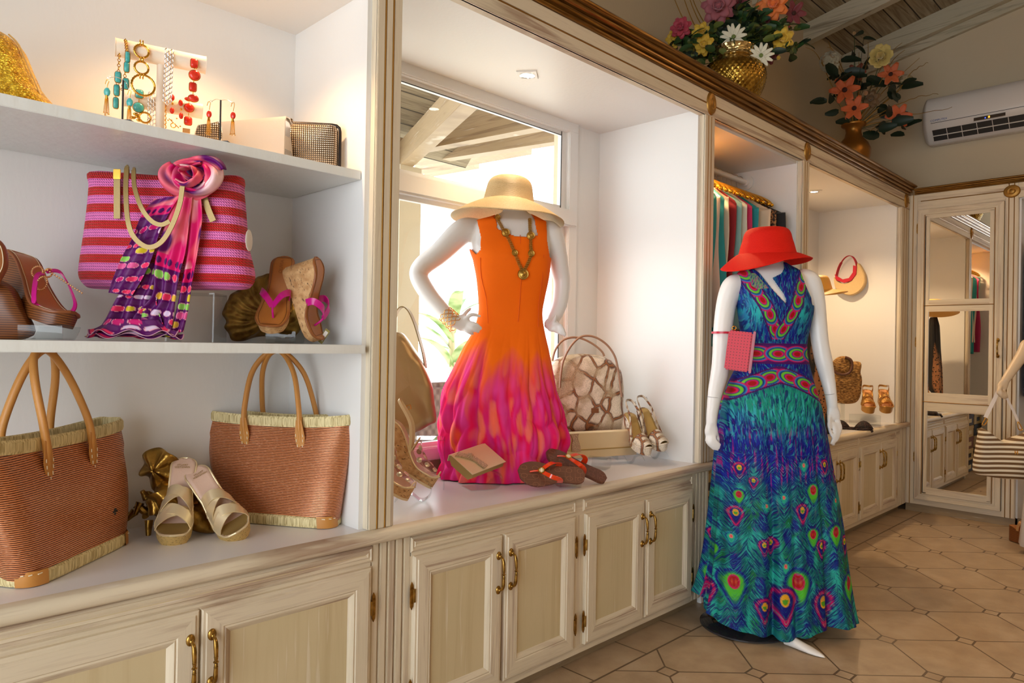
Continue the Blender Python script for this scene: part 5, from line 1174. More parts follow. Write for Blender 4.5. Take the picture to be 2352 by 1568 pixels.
MH = TR(hc) @ Matrix.Rotation(math.radians(-45), 4, 'Z') @ Matrix.Rotation(math.radians(-2), 4, 'Y') @ Matrix.Rotation(math.radians(4), 4, 'X')
solo('red_hat', hatmesh(.103, .122, lambda th: .190+.010*math.cos(th+2.6), lambda th: .038+.034*max(0, math.cos(th-PI))+.012*math.sin(2*th), flare=.016, top=.028), REDW, 'bright red straw hat on the peacock dress mannequin', 'hat', M=MH, smooth=180, mods=[('SOLIDIFY', dict(thickness=.0022, offset=-1))])
# patent clutch with wrist strap
PAT = mat('coral_patent', srgb(200, 40, 60), .38, spec=.3, fn=lambda: (lambda x, y, z: (lambda d: dict(c=mixc(d < .16, srgb(206, 34, 58), srgb(90, 6, 18))))(E.m('SQRT', ((x/.0125).fr()-.5).pw(2)+((z/.0125).fr()-.5).pw(2)).mx(0.)))(*coord()), bd=.001)
pc = M2 @ L2(1697, 806, -.125); MC = TR(pc) @ Matrix.Rotation(math.radians(-68), 4, 'Z') @ Matrix.Rotation(math.radians(6), 4, 'Y')
ct = thing('patent_clutch', 'coral patent perforated clutch tucked under the mannequin arm', 'clutch bag', MC)
mesh('bag_body', MB().box(-.050, .050, -.014, .014, -.084, .084, b=.006), PAT, ct, 40)
mesh('edge_trim', MB().box(.050, .060, -.018, .018, -.090, .092, b=.004), mat('dark_coral', srgb(170, 30, 56), .25), ct, 40)
Ci = MC.inverted() @ M2; c = L2(1660, 765, -.005)
mesh('wrist_strap', ribbon(MB(), [Ci @ (c+Vector((.047*math.cos(a), .047*math.sin(a)*1., .002))) for a in [2*PI*k/36 for k in range(37)]], .009, Ci.to_3x3() @ Vector((0, 0, 1)), .002), mat('coral_strap', srgb(196, 40, 66), .3), ct, 60)
mesh('strap_ring', MB().torus((-.03, -.005, .095), .008, .002, (0, 1, 0), 16, 6), GOLDM, ct, 60)
# ================================================================ SHOES AND BAGS, FIRST BAY SHELF AND WINDOW BAY
def M12(*a): return Matrix((a[0:4], a[4:8], a[8:12], (0, 0, 0, 1)))
def arc_stand(M, lab, w_=.06, pts=None, n=8):            # bent strip of clear acrylic in the local y-z plane
    t = thing('acrylic_stand', lab, 'display stand', M, 'clear acrylic display stands')
    P = spl([(0, a, b) for a, b in pts], n); mesh('bent_sheet', ribbon(MB(), P, w_, (1, 0, 0), .003), ACR, t, 60); return t
TANI = leather('tan_insole', srgb(176, 108, 44), .4)
# pink thong cork wedges
def thong(M, lab, side, dark=False):
    s = Shoe('thong_wedge', lab, M, .235, .09, .10, .025, side, 'magenta thong cork wedges on the lower shelf')
    s.insole(TANI, .98, .002); s.rimtube(leather('tan_edge', srgb(150, 88, 40)), .003)
    s.sole(CORK, lambda t: min(.0+max(0, (.10-t))*.08, s.f(t)[1]-.02) if t < .97 else .006, 'cork_wedge', 1.02, .92)
    A, B, q = s.edge(.50)[0], s.edge(.50)[1], Vector((0, s.f(.20)[0], s.f(.20)[1]+.003)); V = Vector((0, s.f(.25)[0], s.f(.25)[1]+.034))
    for a in (A, B):
        o = Vector((math.copysign(.006, a.x), 0, 0)); P = spl([a+Vector((0, 0, -.006)), a+o+Vector((0, -.004, .02)), a.lerp(V, .55)+o*1.2+Vector((0, 0, .024)), V], 6)
        mesh('thong_strap', ribbon(MB(), P, lambda u: .021-.005*u, lambda u, sg=math.copysign(1, a.x): (-sg*.35*u-.0, 1, .35), .0028), MAG, s.t, 60)
    mesh('toe_post', MB().tube(spl([V, (0, V.y-.006, V.z-.012), q], 5), .0032, 8), MAG, s.t, 60)
    st = MB(); st.tube([s.edge(t, .84)[0]+Vector((0, 0, .0036)) for t in s.T[2:-1]]+[s.edge(t, .84)[1]+Vector((0, 0, .0036)) for t in s.T[::-1][1:-2]], .0009, 5, closed=True); mesh('insole_stitching', st, leather('dark_stitch', srgb(110, 62, 24)), s.ins, 60)
    return s
s = thong(M12(0.7354, 0.5057, -0.4512, 0.9736, -0.6761, 0.5013, -0.5400, 1.9263, -0.0469, 0.7021, 0.7105, 1.3166), 'magenta thong cork wedge facing forward before the gilded fan shell', -1)
y, z = s.f(.80); text('OLIVIA', TR((0, y, z+.006)) @ Matrix.Rotation(.45, 4, 'X') @ Matrix.Rotation(PI/2, 4, 'Z'), .014, leather('emboss', srgb(140, 82, 30)), s.t)
s = thong(M12(0.7760, -0.3164, 0.5456, 1.0066, 0.6067, 0.1379, -0.7829, 1.8911, 0.1725, 0.9386, 0.2989, 1.3270), 'magenta thong cork wedge standing on its toe in profile by the side wall', 1)
Mt = frame(*at(1, 1.86, 745, 770).xyz, -60) @ RY(35); tg = mesh('price_tag', MB().box(-.008, .008, 0, .001, -.026, .020), mat('olive_card', srgb(150, 138, 70), .7), s.t); tg.matrix_basis = s.t.matrix_world.inverted() @ Mt
tg2 = mesh('tag_label', MB().box(-.0055, .0055, -.0006, 0, -.018, .014), mat('label_paper', (.85, .84, .8), .7), tg)
# gilded fan shell
Mf = frame(*at(1, 2.06, 590, 783).xyz, -42); Mf.translation.z = SZ2+.001
o = px_spl(Mf, [(622, 628), (600, 633), (578, 643), (555, 658), (536, 672), (520, 692), (512, 712), (517, 735), (515, 752), (528, 768), (532, 782), (560, 783), (585, 775), (615, 772), (650, 778), (680, 770), (700, 730), (690, 680), (660, 640)], 0, 5)
cx, cz = loc_at(Mf, 640, 735); rings = []
for i in range(13):
    k = .04+.96*i/12; row = []
    for j, a in enumerate(o):
        th = math.atan2(a[1]-cz, a[0]-cx); rip = .004*math.sin(th*30+math.sin(k*9)*1.5)*k+.004*fbm(th*4, k*6); row.append((cx+(a[0]-cx)*k*(1+.018*math.sin(th*17)*k), -.055*math.cos(k*PI/2)+rip, max(.0, cz+(a[1]-cz)*k)))
    rings.append(row)
solo('fan_shell', MB().loft(rings, cap=False), BRONZE, 'gilded fan shell standing behind the magenta thong wedges', 'shell ornament', M=Mf, smooth=60, mods=[SOL(.008, 1)])
M = frame(*at(1, 1.93, 650, 785).xyz, -43); M.translation.z = SZ2
arc_stand(M, 'clear acrylic shoe stand under the forward facing magenta wedge', .085, [(-.025, .035), (-.022, .004), (.0, .002), (.06, .002), (.075, .02), (.08, .12)])
M = frame(*at(1, 1.82, 100, 778).xyz, -30); M.translation.z = SZ2
arc_stand(M, 'clear acrylic lip stand under the jewelled wedge sandal', .085, [(-.02, .032), (-.016, .004), (.0, .002), (.06, .002), (.10, .03)])
# jewelled pink wedge at the left edge
WEDG = mat('stacked_wood_wedge', srgb(110, 58, 22), .4, fn=lambda: (lambda x, y, z: dict(c=ramp(((z+y*.12)/.0052).fr(), [(.1, srgb(70, 32, 10)), (.5, srgb(142, 82, 34)), (.9, srgb(96, 50, 18))])))(*coord()))
R = Matrix.Rotation(math.radians(28), 4, 'Z') @ RY(8) @ RX(16)
p = at(1, 1.86, 160, 742); Mw = TR(p-(R @ Vector((0, -.123, .03)))) @ R; Mw.translation.z += .014
s = Shoe('wedge_sandal', 'brown wedge sandal with a jewelled pink toe loop at the left edge', Mw, .25, .094, .125, .03, 1)
s.insole(TANI, .98, .002); s.rimtube(leather('brown_edge', srgb(134, 74, 34)), .004)
s.sole(WEDG, lambda t: .0 if t > .1 else (.1-t)*.12, 'wood_wedge', 1.0, .93)
st = MB(); st.tube([s.edge(t, .86)[0]+Vector((0, 0, .0038)) for t in s.T[2:-1]]+[s.edge(t, .86)[1]+Vector((0, 0, .0038)) for t in s.T[::-1][1:-2]], .0007, 5, closed=True); mesh('insole_stitching', st, THREAD, s.ins, 60)
y, z = s.f(.14); text('XTREME', TR((0, y+.002, z+.0035)) @ Matrix.Rotation(PI/2, 4, 'Z'), .012, leather('emboss_b', srgb(140, 82, 30)), s.t)
a, b = s.edge(.24)
c0, c1, tp = a+Vector((.006, 0, 0)), b-Vector((.006, 0, 0)), Vector((0, s.f(.5)[0], s.f(.5)[1]+.045))
for P in (spl([c1, c1+Vector((.004, .004, .03)), tp+Vector((.03, -.01, .012)), tp+Vector((0, .0, .006))], 8), spl([c0, c0+Vector((-.002, .02, .012)), tp+Vector((-.022, -.006, -.012)), tp+Vector((-.006, .0, 0))], 8)):
    mesh('pink_strap', ribbon(MB(), P, .010, (0, 1, .6), .003), MAG, s.t, 60)
g = MB(); CRY = mat('rhinestones', srgb(236, 190, 140), .12, .8)
for c, r1, r2 in ((tp+Vector((-.02, .004, .0)), .013, .013), (tp+Vector((-.012, -.012, -.022)), .012, .016), (tp+Vector((.006, .004, .004)), .010, .010)):
    for k in range(20):
        a_ = 2*PI*k/20; g.ball(c+Vector((r1*math.cos(a_), -.004, r2*math.sin(a_))), .0026, 6)
for k in range(16): g.ball(tp.lerp(Vector((c1.x+.012, c1.y+.006, c1.z+.045)), k/15)+Vector((0, -.003, .010)), .0026, 6)
mesh('rhinestone_loop', g, CRY, s.t, 60)
Ms = frame(*at(1, 1.90, -8, 600).xyz, -30); BRS = leather('saddle_leather', srgb(150, 88, 40))
t = thing('sandal_heel', 'brown stitched leather sandal heel cropped by the left edge of the photo', 'shoe', Ms)
pts = px_spl(Ms, [(-40, 560), (-10, 548), (8, 560), (16, 585), (16, 612), (8, 632), (0, 645), (-10, 660), (-40, 650)]); mesh('heel_cup', pillow(MB(), pts, 0, .03, .25), BRS, t, 60)
mesh('stitching', MB().tube([(a*.9-.001, -.014, b*.9) for a, b in pts], .0009, 5, closed=True), THREAD, t, 60)
pts = px_spl(Ms, [(-60, 640), (0, 650), (30, 700), (55, 770), (-60, 774)]); mesh('stacked_heel', pillow(MB(), pts, .05, .05, .2), WEDG, t, 60)
# ---------------------------------------------------------------- window bay
SATG = leather('gold_satin', srgb(190, 160, 118), .32, .55, .0008, 30)
M = frame(*at(1, 2.13, 960, 1000).xyz, -40)
t = thing('gold_shoulder_bag', 'soft gold satin shoulder bag at the left end of the window bay', 'handbag', M)
K2 = lambda l: [(890+a/3.136, 680+b/3.136) for a, b in l]
pts = px_spl(M, K2([(-120, 330), (0, 270), (65, 258), (112, 268), (150, 310), (190, 370), (240, 445), (285, 540), (322, 640), (330, 690), (340, 780), (352, 895), (300, 930), (220, 975), (140, 998), (20, 1010), (-120, 1010)]), 0, 4)
mb = pillow(MB(), pts, 0, .13, .38, 16)
def crum(v, a=.008, s_=9): n = fbm(v[0]*s_+v[2]*6, v[2]*s_*.8, v[1]*s_); return (v[0], v[1]+a*n*2, v[2])
mb.v = [crum(v) for v in mb.v]; mesh('satin_body', mb, SATG, t, 180)
P = [Vector((a, -.03+.03*i/6, b)) for i, (a, b) in enumerate(outline(M, K2([(40, 300), (60, 150), (100, 85), (150, 100), (195, 190), (235, 320), (262, 430), (275, 520)])))]
mesh('shoulder_strap', ribbon(MB(), spl(P, 7), .030, (.25, 1, 0), .004), leather('gold_strap', srgb(176, 160, 116), .4, .5), t, 60)
M = frame(*at(2, .6815, 985, 1075).xyz, -40); hs = M.translation.z
hb2 = at(1, 2.13, 960, 1000).z-.6815-.008
t = thing('acrylic_riser', 'clear acrylic riser under the gold satin shoulder bag', 'display stand', frame(at(1, 2.13, 955, 1000).x, 2.13, .6815, -40)); mesh('riser_panel', MB().box(-.09, .11, -.05, .06, hb2-.004, hb2).box(-.09, -.086, -.05, .06, 0, hb2-.004).box(.106, .11, -.05, .06, 0, hb2-.004), ACR, t)
# clear cork wedges
CLR = glassmix('clear_vinyl', (.96, .9, .88), ior=1.5); PEARL = mat('pearl_disc', srgb(206, 190, 168), .25, .5)
def clearwedge(M, lab, side):
    s = Shoe('peep_toe_wedge', lab, M, .26, .088, .125, .035, side, 'clear cork wedges with metallic discs')
    s.insole(BLUSH, .95); s.rimtube(SGOLD, .0032); s.sole(CORK, lambda t: .004, 'cork_wedge', 1., .94)
    s.sole(SGOLD, lambda t: 0, 'gold_outsole', .96, .95) if 0 else mesh('gold_outsole', MB().loft([[Vector((q.x*.98, q.y, zz)) for q in ([s.edge(t)[0] for t in s.T]+[s.edge(t)[1] for t in s.T[::-1]])] for zz in (-.003, .005)]), SGOLD, s.t, 60)
    rows = []
    for i in range(13):
        t_ = .02+.5*i/12; a, b = s.edge(t_); hh = .020+.038*(i/12)
        rows.append([a.lerp(b, u/10)+Vector((0, 0, hh*math.sin(PI*u/10)**.6)) for u in range(11)])
    mesh('vinyl_vamp', MB().loft(rows, closed=False), CLR, s.t, 180)
    d_ = MB(); rr = random.Random(5)
    for i, j, r in ((2, 3, .009), (2, 7, .009), (4, 5, .011), (5, 2, .010), (5, 8, .010), (7, 4, .011), (8, 7, .011), (8, 1, .010), (10, 3, .010), (10, 9, .010), (11, 6, .009)):
        c = Vector(rows[i][j]); n_ = (Vector(rows[i][min(j+1, 10)])-Vector(rows[i][j-1])).cross(Vector(rows[i+1][j])-Vector(rows[i-1][j])).normalized(); n_ = n_ if n_.z > 0 else -n_
        d_.lathe([(.0001, .0018), (r*.7, .0015), (r, .0003)], 16, M=TR(c+n_*.001) @ n_.to_track_quat('Z', 'Y').to_matrix().to_4x4())
    mesh('metallic_disc', d_, PEARL, s.t, 60)
    mesh('vamp_piping', MB().tube([Vector(q) for q in rows[-1]], .0022, 6).tube([Vector(q) for q in rows[0]], .0022, 6), SGOLD, s.t, 60)
    h0, h1 = s.edge(.96); P = spl([Vector(rows[-1][0]), s.edge(.72)[0]+Vector((-.004, 0, .04)), s.edge(.97)[0]+Vector((-.002, .012, .065)), Vector((0, s.f(1)[0]+.012, s.f(1)[1]+.072)), s.edge(.97)[1]+Vector((.002, .012, .065)), s.edge(.72)[1]+Vector((.004, 0, .04)), Vector(rows[-1][10])], 7)
    mesh('slingback_strap', ribbon(MB(), P, .010, (0, .1, 1), .002), SGOLD, s.t, 60)
    mesh('buckle', MB().torus(s.edge(.9)[1]+Vector((.004, 0, .062)), .010, .0018, (1, 0, 0), 4, 6), GOLDM, s.t, 40)
    return s
clearwedge(M12(0.7165, -0.5682, 0.4048, 1.4725, 0.6944, 0.6362, -0.3362, 2.0144, -0.0665, 0.5220, 0.8504, 0.7872), 'clear peep toe cork wedge with metallic discs, its whole front in view', 1)
clearwedge(M12(0.8849, -0.3584, 0.2973, 1.3302, 0.4479, 0.8299, -0.3326, 1.9516, -0.1276, 0.4275, 0.8950, 0.7721), 'clear peep toe cork wedge mostly hidden behind the pilaster', 1)
def spiral(x, y, deg, lab, w_=.05, sc_=1.):
    arc_stand(frame(x, y, .683, deg), lab, w_, [(a*sc_, b*sc_) for a, b in ((-.07, .0), (-.045, .022), (-.015, .024), (.012, .004), (.035, .006), (.052, .03), (.045, .062), (.015, .082), (-.02, .095))])
q = at(2, .682, 955, 1150); spiral(q.x, q.y, -130, 'curled clear acrylic stand under the clear cork wedge')
# gold clutch on its stand
M = M12(0.9844, 0.0259, -0.1743, 1.7361, 0.1353, 0.5227, 0.8417, 1.9044, 0.1129, -0.8521, 0.5110, 0.8065)
def clutch(M, w_, h_, d_, lab, mt, glit, m2):         # panel in local x-z plane, thickness towards local +y... facing -y
    t = thing('clutch_bag', lab, 'clutch bag', M, 'gold clutches in the window bay'); sg = -1 if (M.to_3x3() @ Vector((0, 1, 0))).z > 0 else 1
    m = MB()
    prof = [(0, -h_/2+.004), (.0, h_/2-.006), (.006, h_/2), (d_*.6, h_/2-.004), (d_, h_/2-.02), (d_*.95, -h_/2+.012), (d_*.5, -h_/2)]
    m.prism([(a, b) for a, b in prof], -w_/2+.004, w_/2-.004, 0, b=.002); mesh('bag_body', m, m2, t, 40)
    m = MB().prism([(-.003, -h_/2), (-.004, h_/2-.006), (.004, h_/2+.004), (d_*.75, h_/2-.0), (d_*.75, h_/2-.003), (.004, h_/2+.001), (-.001, h_/2-.008), (.0, -h_/2)], -w_/2, w_/2, 0); mesh('flap', m, mt, t, 30)
    return t
t = clutch(M, .190, .118, .036, 'gold clutch with a glitter bow tilted on a clear stand before the dress', SGOLD, None, OLGOLD)
GLT = mat('gold_glitter', srgb(190, 140, 90), .3, .8, fn=lambda: dict(c=ramp(vor(coord_v(), 500, out=0), [(.1, srgb(110, 70, 40)), (.6, srgb(240, 210, 170))]), h=vor(coord_v(), 500, out=0)), bd=.004)
mesh('glitter_bow', MB().prism([(-.09, .040), (-.06, .052), (-.035, .030), (-.025, .034), (-.012, .0), (-.004, -.05), (-.03, -.056), (-.034, -.01), (-.044, .004), (-.07, .028)], -.010, -.004, 1, b=.001), GLT, t, 40)
mesh('bow_knot', MB().ball((-.028, -.010, .018), .011, 12, (1.1, .6, 1)), GLT, t, 60)
q = at(2, .682, 1105, 1120); arc_stand(frame(q.x, q.y, .683, -110), 'clear acrylic C shaped stand under the glitter bow clutch', .10, [(-.06, .001), (.03, .001), (.055, .012), (.066, .035), (.055, .058), (.03, .068), (.0, .070)])
# flip flops
FSOLE = mat('embossed_brown_sole', srgb(96, 52, 34), .45, fn=lambda: (lambda x, y, z: (lambda d: dict(c=mixc(d, srgb(98, 54, 36), srgb(134, 84, 58)), h=d*-1.))(((((x/.02).fr()-.5).ab() < .03)*(noi(xyz(x, y, z), 30, 0) > .5)).mx((((y/.02).fr()-.5).ab() < .03)*(noi(xyz(x+3, y, z), 30, 0) > .52)).mx((E.m('SQRT', ((x/.032).fr()-.5).pw(2)+((y/.044).fr()-.5).pw(2))-.26).ab() < .022)))(*coord()), bd=.0006)
PORG = mat('orange_patent', srgb(222, 56, 12), .1, coat=.7)
def flip(M, lab):
    s = Shoe("flip_flop", lab, M, .265, .098, .009, .009, 1, 'orange strap flip flops beside the dress'); O = [s.edge(t)[0].xy for t in s.T]+[s.edge(t)[1].xy for t in s.T[::-1][1:-1]]
    mesh('sole', MB().prism([(a.x, a.y) for a in O], -.004, .009, 2, b=.0015), FSOLE, s.t, 40)
    q = Vector((0, s.f(.17)[0], .010)); V = Vector((0, s.f(.30)[0], .026))
    for a in s.edge(.60):
        P = spl([a+Vector((0, 0, -.004)), a+Vector((0, -.006, .024)), a.lerp(V, .5)+Vector((math.copysign(.010, a.x), 0, .024)), V], 7)
        mesh('patent_strap', ribbon(MB(), P, lambda u: .024-.012*u, lambda u, sg=math.copysign(1, a.x): (-sg*.5*u, 1, .5), .0025), PORG, s.t, 60)
    mesh('toe_post', MB().tube(spl([V, V.lerp(q, .5)+Vector((0, 0, .003)), q], 5), .0035, 8), PORG, s.t, 60)
    n_ = Vector((0, -.25, 1)).normalized(); T = TR(V+Vector((0, .004, .006))) @ n_.to_track_quat('Z', 'Y').to_matrix().to_4x4(); c = Vector()
    m = MB().torus((0, 0, 0), .0115, .0016, (0, 0, 1), 28, 6, M=T); mesh('round_emblem', m.lathe([(.0001, .0), (.0115, .0)], 28, M=T), GOLDM, s.t, 60)
    m = MB(); 
    for a0 in (0, PI/2): m.box(-.0085, .0085, -.0011, .0011, .0005, .003, M=T @ Matrix.Rotation(a0, 4, 'Z'))
    for k in range(4): m.torus((.0052*math.cos(PI/4+k*PI/2), .0052*math.sin(PI/4+k*PI/2), .002), .0026, .0008, (0, 0, 1), 12, 5, M=T)
    mesh('emblem_cross', m, mat('cream_enamel', srgb(250, 236, 200), .3), s.t, 60)
flip(M12(-0.3446, 0.8398, -0.4194, 1.9950, -0.3979, -0.5354, -0.7450, 1.7763, -0.8502, -0.0899, 0.5187, 0.7376), 'flip flop with orange patent strap, the lower one propped on a clear lip stand')
flip(M12(-0.6989, 0.7061, -0.1135, 2.1491, -0.4844, -0.5841, -0.6513, 1.7861, -0.5262, -0.4003, 0.7502, 0.7475), 'flip flop with orange patent strap, the upper one crossing behind its mate')
q = at(2, .682, 1310, 1120); arc_stand(frame(q.x, q.y, .683, -35), 'clear acrylic lip stand holding the lower flip flop', .085, [(-.006, .036), (-.004, .004), (.01, .001), (.07, .001), (.09, .05)])
# python handbag
def pyf():
    x, y, z = coord(); w_ = xyz(x+noi(xyz(x, y, z), 14, 2)*.03, y, z*.72+noi(xyz(x+5, y, z), 14, 2)*.03)
    d = vor(w_, 15, 'DISTANCE_TO_EDGE', 0); d2 = vor(xyz(x, y, z), 300, out=0); n = noi(xyz(x, y, z), 12, 3)
    c = ramp(d, [(.0, srgb(160, 98, 52)), (.028, srgb(150, 92, 52)), (.045, srgb(70, 46, 38)), (.075, srgb(150, 126, 106)), (.12, srgb(226, 212, 190)), (.6, srgb(240, 228, 208))])
    c = mixc(n.mr(.48, .60)*.8, c, mixc(d2.mr(.2, .5), srgb(90, 56, 30), srgb(206, 186, 150))); c = mixc(d2.mr(.45, .8)*.35, c, srgb(90, 70, 54))
    return dict(c=c, h=d2*-1.)
PY = mat('python_leather', (.7, .6, .5), .3, fn=pyf, bd=.001)
K3 = lambda l: [(1160+a/3.733, 740+b/3.733) for a, b in l]
M = frame(*at(1, 2.13, 1360, 992).xyz, -38)
t = thing('python_handbag', 'domed python print handbag with looped brown handles', 'handbag', M)
pts = px_spl(M, K3([(330, 940), (340, 600), (380, 400), (440, 320), (530, 283), (640, 270), (760, 275), (860, 300), (940, 345), (990, 400), (1015, 480), (1022, 600), (1018, 760), (1025, 950), (700, 946)]), 0, 5)
mesh('domed_body', pillow(MB(), pts, .02, .12, .22, 12), PY, t, 75)
hB = at(1, 2.13, 1360, 992).z-.6815
mesh('base_welt', MB().box(loc_at(M, 1250, 995)[0], loc_at(M, 1436, 995)[0], -.045, .08, -.014, .006, b=.003), BROWNL, t, 40)
HL = leather('taupe_leather', srgb(154, 116, 90), .45)
for pth, y_, zz in (([(470, 560), (480, 440), (500, 330), (560, 210), (640, 130), (720, 116), (800, 140), (880, 200), (940, 290), (968, 400), (985, 520), (1000, 640)], -.055, 0), ([(405, 330), (430, 240), (490, 160), (570, 130), (660, 140), (760, 190), (830, 250), (850, 290)], .06, 0)):
    P = [Vector((a, y_, b)) for a, b in outline(M, K3(pth), y_)]; mesh('handle', MB().tube(spl(P, 5), .0065, 8, flat=.8), HL, t, 60)
mesh('name_plate', MB().box(*[f(loc_at(M, a, 950, -.045)[0]) for a, f in ((1358, float), (1375, float))], -.046, -.043, loc_at(M, 1360, 948, -.045)[1], loc_at(M, 1360, 937, -.045)[1]), BROWNL, t)
tt = thing('acrylic_riser', 'clear acrylic riser under the python handbag', 'display stand', frame(M.translation.x, 2.13, .6815, -38)); hh = hB-.016
mesh('riser_panel', MB().box(-.12, .12, -.04, .07, hh-.004, hh).box(-.12, -.116, -.04, .07, 0, hh-.004).box(.116, .12, -.04, .07, 0, hh-.004), ACR, tt)
# long gold clutch
l0, r0 = at(1, 2.05, 1300, 1018), at(1, 1.93, 1458, 1020); d_ = r0-l0; 
M = TR((l0+r0)/2+Vector((0, 0, -.0))) @ Matrix.Rotation(math.atan2(d_.y, d_.x), 4, 'Z') @ RX(-12); w_ = d_.length
t = clutch(M, w_, .115, .034, 'long pale gold clutch with a glitter bow before the python handbag', SGOLD, None, OLGOLD); a = -w_/2+.045
mesh('glitter_bow', MB().prism([(a-.022, .050), (a+.022, .050), (a+.014, .028), (a+.022, .0), (a+.024, -.030), (a-.022, -.028), (a-.020, .0), (a-.012, .028)], -.012, -.004, 1, b=.001), GLT, t, 40)
mesh('flap_fold', MB().tube([(-w_/2+.003, -.006, -.022), (w_/2-.003, -.006, -.022)], .003, 6), OLGOLD, t, 60)
q = at(2, .682, 1375, 1075); arc_stand(frame(q.x, q.y, .683, -70), 'clear acrylic stand under the long pale gold clutch', .09, [(-.05, .001), (.02, .001), (.035, .010), (.040, .03), (.03, .045), (.0, .048), (-.02, .042)])
# python slingbacks
def sling(M, lab, side):
    s = Shoe('slingback_wedge', lab, M, .235, .085, .10, .03, side, 'python print slingback wedges'); s.insole(OLGOLD, .95); s.rimtube(PY, .004); s.sole(PY, lambda t: 0, 'python_wedge', 1., .93)
    rows = []
    for i in range(9):
        t_ = .03+.30*i/8; a, b = s.edge(t_); rows.append([a.lerp(b, u/10)+Vector((0, 0, (.018+.026*i/8)*math.sin(PI*u/10)**.6)) for u in range(11)])
    mesh('vamp', MB().loft(rows, closed=False), PY, s.t, 180, [SOL(.002)])
    rr = [[s.edge(t_)[k_] + Vector((0, 0, h_)) for t_ in (.33, .5, .7, .9) for h_ in ()] for k_ in (0, 1)]
    for k_ in (0, 1):
        P = spl([Vector(rows[-1][0 if k_ == 0 else 10]), s.edge(.5)[k_]+Vector((0, 0, .02)), s.edge(.75)[k_]+Vector((0, 0, .035)), s.edge(.97)[k_]+Vector((0, .010, .055)), Vector((0, s.f(1)[0]+.012, s.f(1)[1]+.062))], 6)
        mesh('slingback_strap', ribbon(MB(), P, lambda u: .016-.006*u, (0, .1, 1), .002), PY, s.t, 60)
    mesh('buckle', MB().torus(s.edge(.95)[1]+Vector((.003, .006, .052)), .008, .0016, (1, 0, 0), 4, 6), SILV, s.t, 40); return s
sling(M12(0.9266, 0.3447, -0.1504, 2.7400, -0.3759, 0.8622, -0.3395, 1.9274, 0.0127, 0.3711, 0.9285, 0.7757), 'python print slingback wedge next to the long gold clutch', -1)
sling(M12(0.8744, 0.3347, -0.3514, 2.8324, -0.4425, 0.8472, -0.2940, 1.9000, 0.1993, 0.4125, 0.8889, 0.7943), 'python print slingback wedge nearest the white side panel', -1)
for px, lab in ((1450, 'wavy clear acrylic stand under the left python wedge'), (1505, 'wavy clear acrylic stand under the right python wedge')):
    q = at(2, .682, px, 1062 if px < 1500 else 1052); arc_stand(frame(q.x, q.y, .683, 40), lab, .06, [(-.06, .014), (-.045, .035), (-.02, .030), (-.005, .004), (.015, .002), (.035, .03), (.055, .034)])
# ================================================================ CLOTHES RAIL BAY
t = thing('clothes_rail', 'white clothes rail with round wall flange in the rail bay', 'clothes rail', frame(3.075, 2.06, 2.237))
mesh('rail', MB().tube([(.002, 0, 0), (.984, 0, 0)], .016, 16), WHITE, t, 60); mesh('flange', MB().tube([(.972, 0, 0), (.984, 0, 0)], .045, 28).tube([(.955, 0, 0), (.984, 0, 0)], .024, 20), WHITE, t, 40)
GPL = mat('gold_hanger', srgb(236, 176, 50), .16, .9)
def hanger_mb():
    m = MB(); m.tube(spl([(0, 0, -.085), (0, .0, -.055), (0, .018, -.04), (0, .024, -.01), (0, .016, .018), (0, -.004, .0215), (0, -.020, .008)], 6), .0018, 6); return m
def hanger_body():
    m = MB()
    for s in (-1, 1):
        m.tube(spl([(0, 0, -.085), (0, s*.05, -.090), (0, s*.12, -.112), (0, s*.185, -.150), (0, s*.205, -.172)], 6), lambda u: .0075+.0035*u, 8, flat=.6); m.tube(spl([(0, s*.01, -.097), (0, s*.08, -.112), (0, s*.15, -.15), (0, s*.185, -.175)], 6), .005, 8)
        m.ball((0, s*.205, -.178), .014, 10, (.8, 1, .8))
    return m
_a = mesh('hook', hanger_mb(), CHROME, None, 60); _b = mesh('arms', hanger_body(), GPL, None, 60); HK, AR = _a.data, _b.data; bpy.data.objects.remove(_a); bpy.data.objects.remove(_b)
def garment_mb(ln, w_=.205, th=.034, seed=0, nu=40, nv=46, slv=0.):
    rows = []
    for j in range(nv+1):
        v = j/nv; z = -.105-ln*v; half = min(w_, .045+(w_-.045)*min(1, (v*ln)/.085)**.75)+.03*v*math.sin(seed) + (slv*.0); row = []
        for k in range(nu):
            a = 2*PI*k/nu; y = half*math.cos(a)*(1+.03*math.sin(9*v+seed)); f = .5+.5*v
            x = th*f*math.sin(a)*(1+.4*math.sin(5*a+seed*3))*min(1, .3+v*4)+.010*math.sin(y*38+seed*2)*v; row.append((x, y-.008*(1 if a else 1), z-.10*max(0, abs(y)-.06)*(1 if v < .12 else 0)-(.55*max(0, abs(y)-.045))*(1-min(1, v*6))*.5))
        rows.append(row)
    return MB().loft(rows)
def clothm(n, c, c2=None, sh=.2, s_=60):
    return mat(n, c, .75, sheen=sh, fn=(lambda: dict(c=ramp(noi(coord_v(), s_, 2), [(.42, c), (.55, c2)]))) if c2 else None)
CL = {'teal': clothm('teal_cotton', srgb(34, 150, 156)), 'mag': clothm('magenta_cotton', srgb(176, 34, 96)), 'blush': clothm('blush_cotton', srgb(232, 204, 190)), 'cream': clothm('cream_cotton', srgb(222, 208, 186)), 'red': clothm('dark_red_cotton', srgb(140, 16, 28)), 'aqua': clothm('aqua_cotton', srgb(140, 188, 184)), 'white': clothm('offwhite_cotton', srgb(212, 208, 194)), 'pink': clothm('raspberry_cotton', srgb(196, 36, 90)), 'beige': clothm('beige_linen', srgb(222, 196, 166)), 'leo': clothm('leopard_cotton', srgb(176, 120, 70), srgb(30, 18, 12), .1, 75), 'black': clothm('black_cotton', srgb(18, 16, 18)), 'navy': clothm('navy_cotton', srgb(16, 20, 60))}
